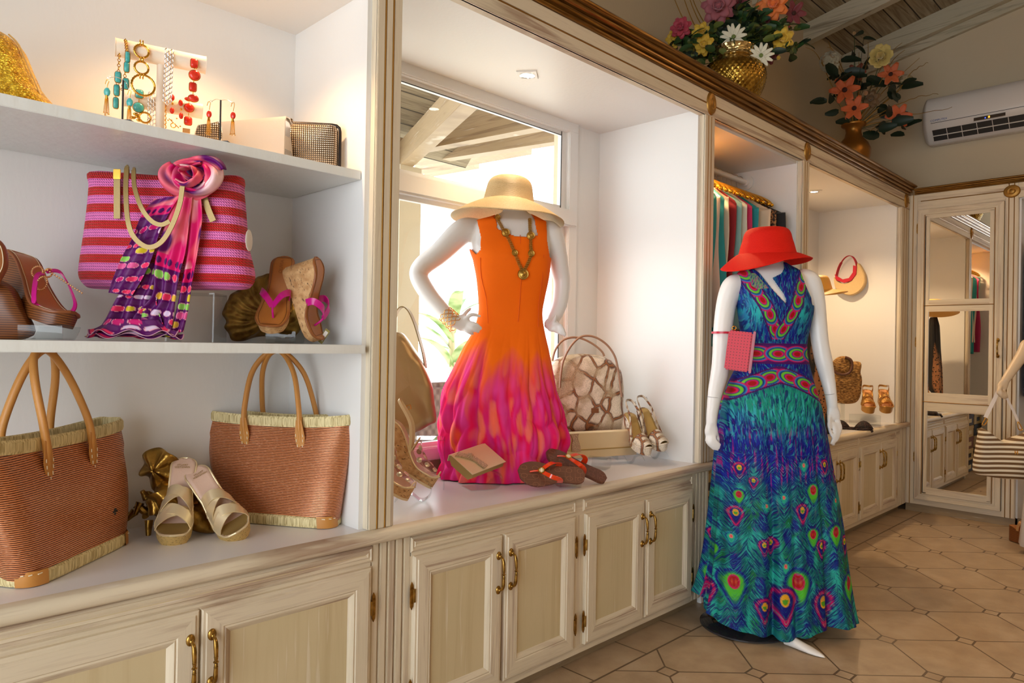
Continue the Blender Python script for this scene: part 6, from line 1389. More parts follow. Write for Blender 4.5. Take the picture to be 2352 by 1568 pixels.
seq = [(1640, 'aqua', 'pale aqua top, first on the rail beside the pilaster', .62, .0), (1650, 'mag', 'magenta top, second on the rail from the pilaster', .9, .0), (1660, 'blush', 'blush top between the magenta and the long teal tops', .8, .0), (1669, 'teal', 'long teal top, third colour in from the pilaster', .92, .02), (1684, 'blush', 'pale blush blouse right behind the long teal top', .8, -.03), (1694, 'teal', 'teal tunic hidden behind the pale blush blouse', .9, -.03), (1704, 'cream', 'cream satin blouse under the gold hanger ends', .7, -.02), (1714, 'red', 'dark red top slanting next to the cream blouse', .9, -.02), (1724, 'aqua', 'pale aqua shirt beside the dark red top', .8, -.02), (1734, 'white', 'off white shirt just above the red hat', .8, -.01), (1746, 'pink', 'raspberry pink top above the red hat', .8, .0), (1755, 'teal', 'narrow teal top right of the raspberry top', .8, .0), (1768, 'beige', 'beige linen top with sloping shoulder right of the red hat crown', .8, .06), (1781, 'leo', 'leopard print top close to the black one', .8, .08), (1795, 'black', 'black top, last on the rail by the right side panel', .85, .14)]
GI = {}
for i, (px, k, lab, ln, dy) in enumerate(seq):
    x = 3.13+(i/14)*.84; zz = 2.2375; M = frame(x, 2.06, zz, random.uniform(-4, 4))
    h = thing('clothes_hanger', 'gold clothes hanger on the rail carrying the '+lab.split(',')[0].split(' right')[0].split(' beside')[0].split(' above')[0].split(' between')[0].split(' hidden')[0].split(' under')[0].split(' slanting')[0].split(' just')[0].split(' close')[0].split(' with')[0]+(' number' if 0 else ''), 'hanger', M, 'gold hangers on the rail')
    lnk('hook', HK, h, Matrix()); lnk('arms', AR, h, Matrix())
    solo('hanging_blouse', garment_mb(ln, .205+dy*.6, .030, i*1.7), CL[k], lab+' in the rail bay' if len(lab.split()) < 6 else lab, 'top', M=M, group='tops hanging on the rail', smooth=180)
for i, q in enumerate([c for c in COL.objects if c.name.startswith('clothes_hanger')]):
    q['label'] = 'gold hanger holding the ' + seq[i][2].split(',')[0].replace('right behind', 'behind')
# shoe boxes on the low shelf behind the floor mannequin
solo('low_shelf', MB().box(3.08, 4.055, 1.80, 2.30, .66, .68), WHITE, 'low white shelf over the shoe boxes in the rail bay', 'shelf')
BXC = [srgb(190, 160, 96), srgb(60, 36, 26), srgb(176, 150, 100), srgb(30, 24, 22), srgb(200, 176, 120), srgb(120, 70, 40)]
BXN = ['ochre', 'dark brown', 'tan', 'black', 'cream', 'reddish brown']
for c_ in range(2):
    for j in range(5):
        k = (j+c_*3) % 6; x0 = 3.10+c_*.34; M = frame(x0+.15, 1.92, .004+j*.118)
        t = thing('shoe_box', BXN[k]+' shoe box, '+('lowest', 'second from the floor', 'middle one', 'fourth from the floor', 'topmost')[j]+(' in the stack beside the pilaster' if c_ == 0 else ' in the stack behind the mannequin dress'), 'shoe box', M, 'stacked shoe boxes')
        bm_ = mat('card_%s' % BXN[k].replace(' ', '_'), BXC[k], .7)
        mesh('box_base', MB().box(-.155, .155, -.10, .15, 0, .085), bm_, t); mesh('lid', MB().box(-.158, .158, -.103, .153, .082, .115, b=.001), bm_, t); mesh('end_label', MB().box(-.06, .06, -.104, -.102, .03, .07), mat('box_label', srgb(214, 196, 150) if k != 4 else srgb(40, 34, 30), .7), t)
# ================================================================ FAR BAY
K4 = lambda l, s_=3.136, ox=1860, oy=780: [(ox+a/s_, oy+b/s_) for a, b in l]
# half form dressed in leopard print with orange straw hat
fb = at(2, .683, 1877, 996); M = frame(4.62, 1.93, .6815, -45)
t = thing('display_form', 'black display form dressed in a leopard print wrap in the far bay', 'display form', M)
zt = loc_at(M, 1880, 690)[1]; xr = lambda px, py: loc_at(M, px, py)[0]
tabf = [(-zt-.02, xr(1858, 690), xr(1880, 690), 0), (-zt+.08, xr(1838, 720), xr(1888, 720), 0), (-zt+.3, xr(1842, 770), xr(1894, 770), 0), (-zt+.5, xr(1840, 830), xr(1900, 850), 0), (-zt+.75, xr(1838, 920), xr(1903, 930), 0), (-.002, xr(1836, 1000), xr(1908, 1000), 0)]
LEO = mat('leopard_silk', (.5, .3, .2), .5, fn=lambda: (lambda d, n: dict(c=mixc(n.mr(.48, .56), srgb(16, 12, 12), mixc(d.mr(.30, .38), srgb(20, 12, 8), srgb(176, 118, 74)))))(vor(coord_v(), 55, out=0), noi(xyz(*[a*b for a, b in zip(coord(), (14, 14, 2))]), 1, 2)))
mesh('draped_wrap', MB().loft(dressgrid(tabf, zt, .002, 60, 60, lambda z: .6, lambda th, z: 1+.05*math.sin(7*th+z*3)+.03*math.sin(15*th))), LEO, t, 180)
hq = at(1, 1.86, 1872, 668)
hq = M @ Vector((xr(1869, 668), 0, loc_at(M, 1869, 668)[1]))
solo('orange_straw_hat', hatmesh(.09, .10, lambda th: .19, lambda th: .03+.012*math.cos(2*th)), mat('orange_straw', (.9, .5, .1), .5, fn=straw_fn(srgb(240, 176, 70), srgb(222, 146, 44), srgb(250, 196, 100)), bd=.001), 'orange straw hat on the leopard print form, half hidden by the mannequin arm', 'hat', M=TR(hq) @ Matrix.Rotation(-.1, 4, 'Y'), smooth=180, mods=[('SOLIDIFY', dict(thickness=.002, offset=-1))])
# straw visor on the side wall
MV = TR(at(0, 5.848, 1952, 640)) @ Matrix.Rotation(-PI/2, 4, 'Z')
t = thing('sun_visor', 'straw sun visor with a red band hung on the side wall', 'visor', MV)
K5 = lambda l: [(1600+a/2.8, 340+b/2.8) for a, b in l]
o = px_spl(MV, K5([(890, 830), (895, 890), (925, 925), (985, 947), (1040, 930), (1080, 885), (1088, 830), (1070, 780), (1040, 740), (1030, 800), (990, 860), (930, 868)]), -.04, 5)
mesh('brim', MB().prism(o, -.062, -.010, 1, b=.008), STRW, t, 60)
P = [Vector((a, -.045, b)) for a, b in outline(MV, K5([(900, 830), (915, 770), (945, 715), (980, 692), (1010, 705), (1030, 750), (1028, 800), (1000, 848), (955, 862), (915, 850)]), -.045)]
REDB = mat('red_cotton_band', srgb(186, 20, 44), .7)
mesh('head_band', ribbon(MB(), spl(P, 6, True)+[P[0]], lambda u: .020 if .15 < u < .35 else .045, (0, 1, 0), .004), REDB, t, 60)
q = [Vector((a, -.05, b)) for a, b in outline(MV, K5([(1035, 760), (1032, 812), (1000, 855), (955, 868), (905, 852), (893, 812), (905, 822), (945, 845), (985, 836), (1010, 800), (1012, 755)]), -.05)]
mesh('band_front', MB().prism([(a.x, a.z) for a in q], -.072, -.058, 1, b=.003), REDB, t, 60)
# straw tote bag
M = frame(5.50, 2.10, .6815, -55)
t = thing('straw_tote', 'coarse brown straw tote with a curled leather handle in the far bay', 'tote bag', M)
STB = mat('coarse_straw', (.5, .35, .2), .8, fn=lambda: (lambda n: dict(c=ramp(n, [(.35, srgb(96, 62, 26)), (.55, srgb(168, 122, 62)), (.7, srgb(206, 164, 96))]), h=n))(noi(xyz(*[a*b for a, b in zip(coord(), (50, 50, 120))]), 1, 3)), bd=.006)
pts = px_spl(M, K4([(150, 165), (250, 160), (360, 160), (360, 230), (372, 290), (360, 400), (330, 450), (270, 462), (190, 452), (130, 440), (140, 300)]), 0, 4)
mesh('straw_body', pillow(MB(), pts, 0, .13, .3, 10), STB, t, 75)
pts = px_spl(M, K4([(170, 170), (200, 130), (250, 118), (290, 135), (300, 200), (270, 240), (200, 225)]), -.08, 4); mesh('folded_flap', pillow(MB(), pts, -.06, .05, .35), STB, t, 75)
P = [Vector((a, -.09, b)) for a, b in outline(M, K4([(150, 195), (185, 235), (240, 250), (285, 235), (305, 190), (295, 145), (255, 125)]), -.09)]; mesh('curled_handle', MB().tube(spl(P, 6), .010, 8), leather('dark_brown_leather', srgb(96, 60, 44)), t, 60)
tt = thing('acrylic_riser', 'clear acrylic riser under the coarse straw tote', 'display stand', frame(5.50, 2.10, .6815, -55)); hh = loc_at(M, 1925, 925)[1]-.003
mesh('riser_panel', MB().box(-.10, .10, -.05, .05, hh-.004, hh).box(-.10, -.096, -.05, .05, 0, hh-.004).box(.096, .10, -.05, .05, 0, hh-.004), ACR, tt)
# gold platform sandals
GPS = mat('crackled_gold_leather', srgb(200, 150, 80), .3, .8, bump=lambda: noi(coord_v(), 120, 3), bd=.003)
def gps(M, lab, side):
    s = Shoe('platform_sandal', lab, M, .235, .09, .09, .04, side, 'gold platform sandals on the far stand'); s.insole(mat('copper_insole', srgb(220, 150, 84), .25, .6), .95); s.sole(GPS, lambda t: 0, 'platform_sole', 1., .95); s.rimtube(GPS, .005)
    for a, b, h_, w_ in ((.22, .30, .035, .03), (.34, .26, .040, .025), (.44, .50, .045, .028)): s.strap(a, b, h_, w_, GPS, 'wide_strap', .006)
    a, b = s.edge(.88); mesh('ankle_strap', ribbon(MB(), spl([a, a+Vector((0, .0, .04)), Vector((0, a.y-.05, a.z+.06)), b+Vector((0, 0, .04)), b], 6), .014, (0, .6, 1), .003), GPS, s.t, 60); return s
Mg = M12(0.4514, 0.8492, -0.2742, 5.4701, -0.8911, 0.4128, -0.1883, 1.8153, -0.0467, 0.3294, 0.9430, 0.8153)
gps(Mg, 'gold platform sandal on the far worktop, left one of the pair', -1)
gps(TR((.075, -.085, .004)) @ Mg, 'gold platform sandal on the far worktop, right one nearest the visor wall', 1)
q = at(2, .682, 2012, 968); tt = thing('acrylic_block', 'small clear acrylic block under the gold platform sandals', 'display stand', frame(5.50, 1.84, .6815, -45))
mesh('block', MB().box(-.09, .09, -.05, .06, 0, .075, b=.002), ACR, tt, 40)
# black bra and scarf
LACE = mat('black_lace', srgb(20, 14, 16), .7, fn=lambda: (lambda n: dict(c=ramp(n, [(.5, srgb(14, 10, 12)), (.7, srgb(70, 40, 34))]), h=n))(vor(coord_v(), 120, out=0)), bd=.002)
q = at(2, .683, 1990, 985); M = frame(5.13, 1.80, .6815, -50)
t = thing('black_bra', 'black lace bikini top lying on the far worktop', 'bikini top', M)
for px in (1935, 1988):
    x = loc_at(M, px, 968)[0]; mesh('cup', MB().loft([[(x+.062*k*math.cos(a), .03+.045*k*math.sin(a), .052*(1-k**2)+.004) for a in [2*PI*j/28 for j in range(28)]] for k in (.02, .3, .55, .8, 1.)], cap=False), LACE, t, 60, mods=[SOL(.004)])
mesh('band_strap', ribbon(MB(), spl([(-.20, .06, .004), (-.12, .045, .006), (-.03, .035, .010), (.05, .04, .006), (.13, .03, .005)], 6), .022, (0, 1, .1), .004), LACE, t, 60)
M = frame(5.0, 1.80, .6815, 0)
P = [at(2, .688, a, b) for a, b in ((1868, 985), (1895, 984), (1925, 983), (1955, 984), (1980, 986), (1998, 985))]+[at(1, 1.682, 2004, 992)]
P = [Vector((p.x, max(p.y, 1.683), p.z if p.y > 1.7 else p.z)) for p in P]
o = solo('black_scarf', ribbon(MB(), spl(P, 8), lambda u: .05-.035*u, (0, 1, 0), .010), LACE, 'narrow black scarf trailing over the front edge of the far worktop', 'scarf', smooth=60)
# ================================================================ RIGHT EDGE: THIRD MANNEQUIN, BAG, WARDROBE CLOTHES
SKM = mat('mannequin_cream', srgb(214, 190, 158), .4)
M3 = frame(5.42, .63, 0, -60); L3 = lambda x, y, d=0.: Vector((loc_at(M3, x, y, d)[0], d, loc_at(M3, x, y, d)[1]))
t3 = thing('mannequin', 'cream mannequin at the right edge holding a striped bag', 'mannequin', M3)
mb = MB(); mb.loft([[(a*math.cos(k*2*PI/32), b*math.sin(k*2*PI/32), z) for k in range(32)] for a, b, z in ((.03, .03, 1.60), (.05, .05, 1.56), (.055, .055, 1.47), (.14, .07, 1.43), (.17, .09, 1.36), (.165, .12, 1.22), (.13, .09, 1.05), (.165, .11, .86), (.17, .11, .80), (.1, .1, .74))])
limb(mb, [(-.17, 0, 1.38), (-.19, 0, 1.34), (-.22, 0, 1.2), L3(2362, 790, -.02), L3(2348, 815, -.04), L3(2325, 850, -.07), L3(2310, 872, -.09)], [.05, .05, .042, .038, .034, .028, .024])
hand(mb, L3(2310, 872, -.09), L3(2300, 892, -.10), .030, [[L3(2293, 893, -.11), L3(2292, 903, -.12), L3(2298, 910, -.10)], [L3(2298, 898, -.115), L3(2299, 908, -.125), L3(2303, 914, -.105)], [L3(2303, 900, -.115), L3(2306, 910, -.12), L3(2309, 915, -.105)], [L3(2308, 899, -.11), L3(2312, 908, -.115), L3(2314, 913, -.10)]], [L3(2303, 884, -.10), L3(2297, 893, -.12), L3(2302, 902, -.13)], .0088)
for sx in (-1, 1): limb(mb, [(sx*.09, 0, .78), (sx*.09, 0, .45), (sx*.085, 0, .12)], [.08, .055, .035])
mesh('body', mb, SKM, t3, 180, [RM(.0062), SM]); mesh('base', MB().lathe([(.0001, .01), (.18, .01), (.18, 0)], 40, (0, .02, 0)), CHROME, t3, 40)
solo('navy_top', MB().loft([[(a*math.cos(k*2*PI/40), b*math.sin(k*2*PI/40), z) for k in range(40)] for a, b, z in ((.155, .085, 1.435), (.20, .10, 1.38), (.19, .14, 1.22), (.175, .12, 1.05), (.21, .14, .86), (.22, .15, .74))], cap=False), CL['navy'], 'navy top worn by the mannequin at the right edge', 'top', M=M3, smooth=180, mods=[SOL(.004, 1)])
WTR = mat('white_linen', srgb(226, 214, 200), .8, sheen=.2)
tr = thing('white_trousers', 'wide white trousers of the mannequin at the right edge', 'trousers', M3)
xl = L3(2311, 1225).x
for sx in (-1, 1):
    mesh('trouser_leg', MB().loft([[(sx*(.10+.02*(1-v))+(w_)*math.cos(a)*(1+.05*math.sin(6*a+v*3)), .14*(.8+.2*(1-v))*math.sin(a), .05+.80*v) for a in [2*PI*k/40 for k in range(40)]] for v, w_ in ((0, .150), (.3, .135), (.6, .120), (1, .11))], cap=False), WTR, tr, 180, [SOL(.003)])
s = Shoe('jewelled_sandal', 'beaded brown sandal at the foot of the right edge mannequin', TR(at(2, .04, 2352, 1236)) @ Matrix.Rotation(math.radians(-40), 4, 'Z'), .22, .085, .06, .02, 1); s.insole(TANI); s.sole(WEDG, lambda t: -.035, 'sole'); s.strap(.25, .3, .05, .035, CRY, 'beaded_strap', .008); s.strap(.6, .6, .06, .02, CRY, 'beaded_strap', .008)
MBG = frame(*at(0, 5.36, 2310, 1040).xyz, -52)
STB2 = mat('brown_striped_canvas', (.4, .3, .2), .7, fn=lambda: (lambda x, y, z: (lambda k, n: dict(c=mixc((k > .52), srgb(112, 82, 48), srgb(232, 220, 196)), h=n))(((z+(x*x)*.25)/.0295+.2).fr(), noi(xyz(x*90, y*90, z*300), 1, 1)))(*coord()), bd=.001)
t = thing('striped_handbag', 'brown and cream striped handbag held by the right edge mannequin', 'handbag', MBG)
pts = px_spl(MBG, K4([(1225, 650), (1250, 640), (1300, 680), (1380, 725), (1470, 700), (1540, 680), (1600, 660), (1660, 700), (1700, 850), (1690, 1000), (1540, 1005), (1400, 1000), (1260, 980), (1190, 960), (1182, 900), (1200, 780)]), 0, 4)
mesh('bag_body', pillow(MB(), pts, 0, .12, .25, 12), STB2, t, 75)
WST = leather('white_strap', srgb(226, 214, 204), .4)
for pth, y_ in (([(1265, 560), (1290, 510), (1330, 430), (1358, 370), (1375, 345)], -.02), ([(1375, 345), (1400, 380), (1440, 460), (1475, 530), (1500, 590), (1520, 640)], .02)):
    P = [Vector((a, y_-.02, b)) for a, b in outline(MBG, K4(pth), y_-.02)]; mesh('handle_strap', ribbon(MB(), spl(P, 6), .022 if y_ < 0 else .014, (.8, -.4, .3), .004), WST, t, 60)
for l in ([(1265, 560), (1280, 580), (1262, 610), (1240, 612), (1258, 575)], [(1500, 590), (1520, 620), (1530, 648), (1505, 645), (1498, 615)]): mesh('ring_clasp', MB().tube(spl([Vector((a, -.04, b)) for a, b in outline(MBG, K4(l), -.04)], 5, True), .0028, 6, closed=True), GOLDM, t, 60)
a, b = loc_at(MBG, *K4([(1487, 810)])[0], -.06); mesh('emblem', MB().box(a-.010, a-.006, -.064, -.061, b-.012, b+.010).box(a+.004, a+.008, -.064, -.061, b-.012, b+.010).box(a-.008, a+.006, -.064, -.061, b-.004, b), GOLDM, t)
rd = thing('clothes_rail', 'short metal clothes rail inside the open wardrobe at the right edge', 'clothes rail', TR((6.24, 1.005, 2.12))); mesh('rail', MB().tube([(0, 0, 0), (0, -1.27, 0)], .012, 12), CHROME, rd, 60)
for i, (y, c, lab) in enumerate(((.955, 'navy', 'navy long sleeved garment hanging first in the open wardrobe'), (.86, 'black', 'black garment hanging behind the navy one in the open wardrobe'))):
    M = TR((6.24, y, 2.12)) @ Matrix.Rotation(PI/2, 4, 'Z')
    h = thing('clothes_hanger', 'gold hanger holding the '+('navy' if i == 0 else 'black')+' garment in the open wardrobe', 'hanger', M); lnk('hook', HK, h, Matrix()); lnk('arms', AR, h, Matrix())
    solo('hanging_garment', garment_mb(1.1, .18, .034, i*2.), CL[c], lab, 'garment', M=M, smooth=180)
# ================================================================ TOP OF THE CABINETS: VASES AND FLOWERS
solo('cabinet_top', MB().box(-.9, 6.035, 1.70, 2.345, 2.470, 2.500), WHITE, 'white board closing the top of the display bays, the vases stand on it', 'board')
ZD = 2.5005
def vf():
    x, y, z = coord(); th = E.m('ARCTAN2', y, x); a = (th*5.1+z*27); b = (th*5.1-z*27)
    k = ((a.fr()-.5).ab() < .42)*((b.fr()-.5).ab() < .42); d = ((a.fr()-.5).pw(2)+(b.fr()-.5).pw(2)) < .02
    return dict(c=ramp(noi(xyz(x, y, z), 20, 3), [(.3, srgb(130, 96, 34)), (.7, srgb(196, 158, 70))]), h=noi(xyz(x, y, z), 90, 2)*.15)
MV1 = frame(3.57, 1.90, ZD)
t = thing('brass_vase', 'large embossed brass vase holding roses on top of the display bays', 'vase', MV1)
def vrow(r, z):
    out = []
    for k in range(288):
        a = 2*PI*k/288; u, v = a/2/PI*34, z*30; p, q = (u+v) % 1-.5, (u-v) % 1-.5; g = 0
        if .02 < z < .262: g = .0035*min(1, (.5-max(abs(p), abs(q)))*7)+.003*max(0, 1-(p*p+q*q)*26)
        out.append(((r+g)*math.cos(a), (r+g)*math.sin(a), z))
    return out
_vp = spl([Vector((a, b, 0)) for a, b in ((.075, 0), (.085, .008), (.092, .02), (.128, .08), (.160, .15), (.168, .205), (.152, .255), (.112, .290), (.100, .305))], 14)
mesh('vase_body', MB().loft([vrow(q.x, q.y) for q in _vp]), mat('embossed_brass', (.6, .45, .2), .25, .95, fn=vf, bd=.006), t, 60)
mesh('scroll_rim', MB().lathe([(.100, .303), (.104, .308), (.100, .315), (.108, .340), (.116, .350), (.116, .358), (.104, .356), (.095, .320), (.0001, .30)], 72), mat('scroll_brass', (.6, .45, .2), .25, .95, bump=lambda: (lambda x, y, z: vor(xyz(x, y, z*1.2), 45, out=0))(*coord()), bd=.006, fn=None), t, 60)
MV2 = frame(5.44, 1.93, ZD)
t = thing('gold_vase', 'smooth matt gold vase holding lilies on top of the far bay', 'vase', MV2)
mesh('vase_body', MB().lathe([(.0001, 0), (.075, 0), (.08, .01), (.098, .08), (.116, .16), (.118, .20), (.100, .245), (.062, .290), (.052, .330), (.056, .360), (.078, .372), (.086, .380), (.084, .392), (.070, .394), (.045, .36), (.0001, .3)], 56), mat('matt_gold', srgb(150, 100, 40), .38, .8), t, 60)
LEAF = [mat('leaf_%s' % n, c, .5, fn=lambda c=c: dict(c=mixc(noi(coord_v(), 9, 2)*.6, c, tuple(a*.4 for a in c)))) for n, c in (('green', srgb(44, 78, 34)), ('dark', srgb(24, 46, 30)), ('olive', srgb(96, 108, 44)))]
STEM = mat('gold_twig', srgb(166, 126, 62), .45, .5); STG = mat('green_stem', srgb(50, 76, 34), .6)
def atv(base, Y, px, py):           # point on the upright plane through the vase that faces the room, nudged in depth
    dd = (Vector(base)-CC).dot(CF)+(Y-1.90)*1.2; d = ray(px, py); return CC+d*(dd/d.dot(CF))
def petal(mb, c, az, el, L, W, curl, M=None, cup=.25, n=5):
    rows = []; ca, sa = math.cos(az), math.sin(az)
    for i in range(n+1):
        u = i/n; r = L*(math.sin(el)*u+curl*.35*u*u); h = L*(math.cos(el)*u-curl*.5*u*u); w_ = W*math.sin(PI*min(.97, .12+.8*u**.8))**.7; row = []
        for j in range(5):
            s_ = (j/4-.5)*2; rr = r; hh = h+cup*w_*s_*s_; row.append(Vector((c[0]+ca*rr-sa*w_*s_, c[1]+sa*rr+ca*w_*s_, c[2]+hh)))
        rows.append(row)
    mb.loft(rows, closed=False, M=M)
def flower(kind, px, py, Y, r, colr, lab, base, grp, face=(0, 0), c2=None):
    p = atv(base, Y, px, py); R = r*(p-CC).dot(CF)/FPX
    d = (CC-p).normalized(); d = (d+Vector((face[0], 0, face[1]+.25))).normalized(); q = d.to_track_quat('Z', 'Y').to_matrix().to_4x4(); M = TR(p) @ q
    t = thing('artificial_'+kind, lab, 'flower', M, grp); rnd = random.Random(px*7+py); mb = MB()
    m = mat('petal_%d_%d' % (px, py), colr, .6, sheen=.3, fn=lambda: dict(c=mixc(noi(coord_v(), 22, 2).mr(.3, .7), colr, c2 or tuple(min(1, a*1.15+.01) for a in colr))))
    if kind == 'rose':
        for ring, n_, el, L in ((0, 4, .25, .55), (1, 5, .6, .75), (2, 6, 1.0, .92), (3, 7, 1.35, 1.05)):
            for k in range(n_): petal(mb, (0, 0, -R*.25), 2*PI*k/n_+ring*.7+rnd.uniform(-.2, .2), el, R*L, R*.42, .5 if ring > 1 else -.2, cup=.35 if ring < 2 else -.15)
        mb.ball((0, 0, R*.1), R*.22, 10)
    elif kind in ('daisy', 'lily', 'magnolia'):
        n_, W, el = {'daisy': (12, .20, 1.25), 'lily': (6, .30, 1.1), 'magnolia': (7, .46, .75)}[kind]
        for k in range(n_): petal(mb, (0, 0, -R*.2), 2*PI*k/n_+rnd.uniform(-.12, .12), el+rnd.uniform(-.1, .1), R*1.08, R*W, .3, cup=.2)
        if kind == 'magnolia':
            for k in range(5): petal(mb, (0, 0, -R*.15), 2*PI*k/5+.4, .35, R*.8, R*.4, .0, cup=.4)
    elif kind == 'hydrangea':
        for k in range(26):
            a, b = rnd.uniform(0, 2*PI), math.acos(rnd.uniform(-.3, 1)); c = Vector((math.sin(b)*math.cos(a), math.sin(b)*math.sin(a), math.cos(b)))*R*.8; Q = TR(c) @ c.to_track_quat('Z', 'Y').to_matrix().to_4x4()
            for j in range(4): petal(mb, (0, 0, 0), j*PI/2, 1.3, R*.32, R*.15, .1, M=Q, n=2)
    else:
        for k in range(4): petal(mb, (0, 0, -R*.6), k*PI/2, .22, R*1.5, R*.5, -.3, cup=.5)
        mb.ball((0, 0, 0), R*.5, 10, (1, 1, 1.4))
    mesh('petals', mb, m, t, 180, [SOL(.0015)])
    if kind in ('daisy', 'lily'):
        mesh('flower_centre', MB().ball((0, 0, -.02*R), R*.2, 10, (1, 1, .6)), mat('centre_%d' % px, srgb(112, 128, 66) if kind == 'daisy' else srgb(60, 26, 16), .8), t, 60)
    Mi = M.inverted(); b0 = Mi @ Vector(base); s_ = MB().tube(spl([(0, 0, -R*.3), (0, 0, -R*1.1), b0.lerp(Vector((0, 0, -R)), .4)+Vector((rnd.uniform(-.02, .02), 0, rnd.uniform(-.02, 0))), b0], 6), .0022, 5)
    mesh('stem', s_, STG, t, 60)
G1, G2 = 'artificial flowers in the brass vase', 'artificial flowers in the gold vase'
b1, b2 = (3.57, 1.90, ZD+.31), (5.44, 1.93, ZD+.35)
DP_, ORG, YEL, PNK, DRD, WHT = srgb(150, 76, 84), srgb(222, 116, 44), srgb(206, 168, 44), srgb(168, 44, 66), srgb(104, 24, 32), srgb(214, 208, 184)
for a in (('rose', 1650, 14, 1.86, 33, DP_, 'large dusty pink rose at the top of the brass vase bouquet', b1, G1), ('rose', 1775, 8, 1.88, 31, ORG, 'orange rose at the top of the brass vase bouquet', b1, G1), ('rose', 1563, 62, 1.88, 21, PNK, 'deep pink rose at the far left of the brass vase bouquet', b1, G1, (-.5, 0)),
    ('rose', 1548, 88, 1.94, 18, YEL, 'yellow rose tucked under the deep pink rose at the left', b1, G1, (-.6, 0)), ('rose', 1612, 72, 1.86, 19, YEL, 'upper yellow rose left of the white starry daisy', b1, G1), ('rose', 1616, 102, 1.83, 21, YEL, 'lower yellow rose left of the vase rim', b1, G1), ('rose', 1662, 44, 1.94, 24, YEL, 'yellow rose half hidden behind the dusty pink rose', b1, G1),
    ('daisy', 1685, 84, 1.82, 26, WHT, 'cream white daisy above the vase rim', b1, G1), ('daisy', 1748, 127, 1.80, 25, WHT, 'cream white daisy hanging beside the vase shoulder', b1, G1), ('rose', 1797, 88, 1.86, 25, YEL, 'yellow rose at the right of the brass vase bouquet', b1, G1, (.4, 0)),
    ('rose', 1762, 46, 1.93, 22, DRD, 'dark red rose below the orange rose', b1, G1), ('lily', 1824, 30, 1.92, 26, DRD, 'dark red lily at the top right of the brass vase bouquet', b1, G1, (.5, 0)), ('lily', 1700, 2, 1.93, 20, DRD, 'dark red lily between the pink and the orange roses', b1, G1), ('rose', 1768, 128, 1.92, 16, DRD, 'small dark red rose behind the hanging daisy', b1, G1), ('bud', 1788, 133, 1.86, 9, YEL, 'yellow bud under the right yellow rose', b1, G1), ('bud', 1590, 150, 1.86, 10, YEL, 'yellow bud low down left of the brass vase', b1, G1), ('bud', 1549, 132, 1.87, 8, ORG, 'pink orange bud at the lower left of the bouquet', b1, G1), ('bud', 1810, 60, 1.95, 10, PNK, 'pink bud behind the right yellow rose', b1, G1),
    ('magnolia', 2022, 132, 1.88, 30, srgb(196, 172, 96), 'large cream magnolia at the top of the gold vase bouquet', b2, G2), ('lily', 1940, 206, 1.86, 30, srgb(188, 84, 30), 'orange lily at the left of the gold vase bouquet', b2, G2, (-.2, 0)), ('lily', 1962, 248, 1.84, 27, srgb(194, 88, 34), 'orange lily right above the gold vase neck', b2, G2), ('lily', 2046, 170, 1.90, 25, srgb(188, 86, 34), 'orange lily under the cream magnolia', b2, G2, (.3, 0)), ('lily', 2064, 266, 1.86, 26, srgb(184, 80, 30), 'orange lily at the lower right of the gold vase bouquet', b2, G2, (.4, 0)), ('lily', 1966, 166, 1.98, 20, srgb(130, 50, 20), 'rust lily deep inside the gold vase bouquet', b2, G2),
    ('hydrangea', 1908, 142, 1.90, 26, srgb(176, 170, 146), 'pale cream hydrangea at the upper left of the gold vase bouquet', b2, G2), ('hydrangea', 2080, 188, 1.95, 18, srgb(150, 130, 84), 'tan hydrangea at the right of the gold vase bouquet', b2, G2), ('rose', 2000, 226, 1.88, 18, srgb(106, 76, 40), 'brown rose in the middle of the gold vase bouquet', b2, G2), ('bud', 1988, 214, 1.85, 10, srgb(178, 130, 84), 'tan bud above the brown rose', b2, G2), ('bud', 1962, 76, 1.95, 7, srgb(196, 160, 110), 'small tan bud at the very top of the gold vase bouquet', b2, G2)):
    flower(*a)
def leaves(name, lab, pts, r, Y, base, mats, n, seed, big=1.):
    rnd = random.Random(seed); mb = MB()
    for i in range(n):
        px, py = rnd.choice(pts); px += rnd.gauss(0, r); py += rnd.gauss(0, r*.8); p = atv(base, Y+rnd.uniform(-.08, .10), px, py); s_ = rnd.uniform(.026, .044)*big
        M = TR(p) @ Matrix.Rotation(rnd.uniform(0, 2*PI), 4, 'Z') @ Matrix.Rotation(rnd.uniform(.3, 1.8), 4, 'X') @ Matrix.Rotation(rnd.uniform(-.6, .6), 4, 'Y')
        petal(mb, (0, 0, 0), 0, 1.2, s_*1.9, s_*.55, .4, M=M, cup=.3, n=4)
        if i % 4 == 0: mb.tube([p, p.lerp(Vector(base), .5)+Vector((0, 0, .02)), Vector(base)], .0016, 4)
    o = mesh(name, mb, mats, None, 180); 
    for f in o.data.polygons: f.material_index = (f.index//16) % len(mats)
    return props(o, lab, 'foliage', kind='stuff')
leaves('foliage', 'dense green artificial leaves between the roses of the brass vase', [(1590, 120), (1620, 130), (1600, 95), (1640, 70), (1660, 80), (1700, 60), (1720, 80), (1740, 70), (1725, 40), (1700, 30), (1760, 100), (1780, 70), (1800, 60), (1585, 85), (1650, 105), (1715, 105), (1820, 110), (1690, 105), (1570, 128), (1560, 105), (1740, 55), (1700, 90)], 11, 1.90, b1, LEAF, 330, 3)
leaves('foliage', 'large dark artificial leaves between the lilies of the gold vase', [(1985, 85), (1960, 110), (1950, 145), (1990, 150), (1905, 225), (1930, 250), (1940, 170), (1990, 190), (2010, 200), (2060, 215), (2070, 190), (2040, 195), (2030, 250), (2010, 290), (2020, 300), (2045, 270), (2080, 290), (1950, 275), (1975, 280), (1930, 180)], 7, 1.92, b2, [LEAF[1], LEAF[1]], 60, 8, 1.6)
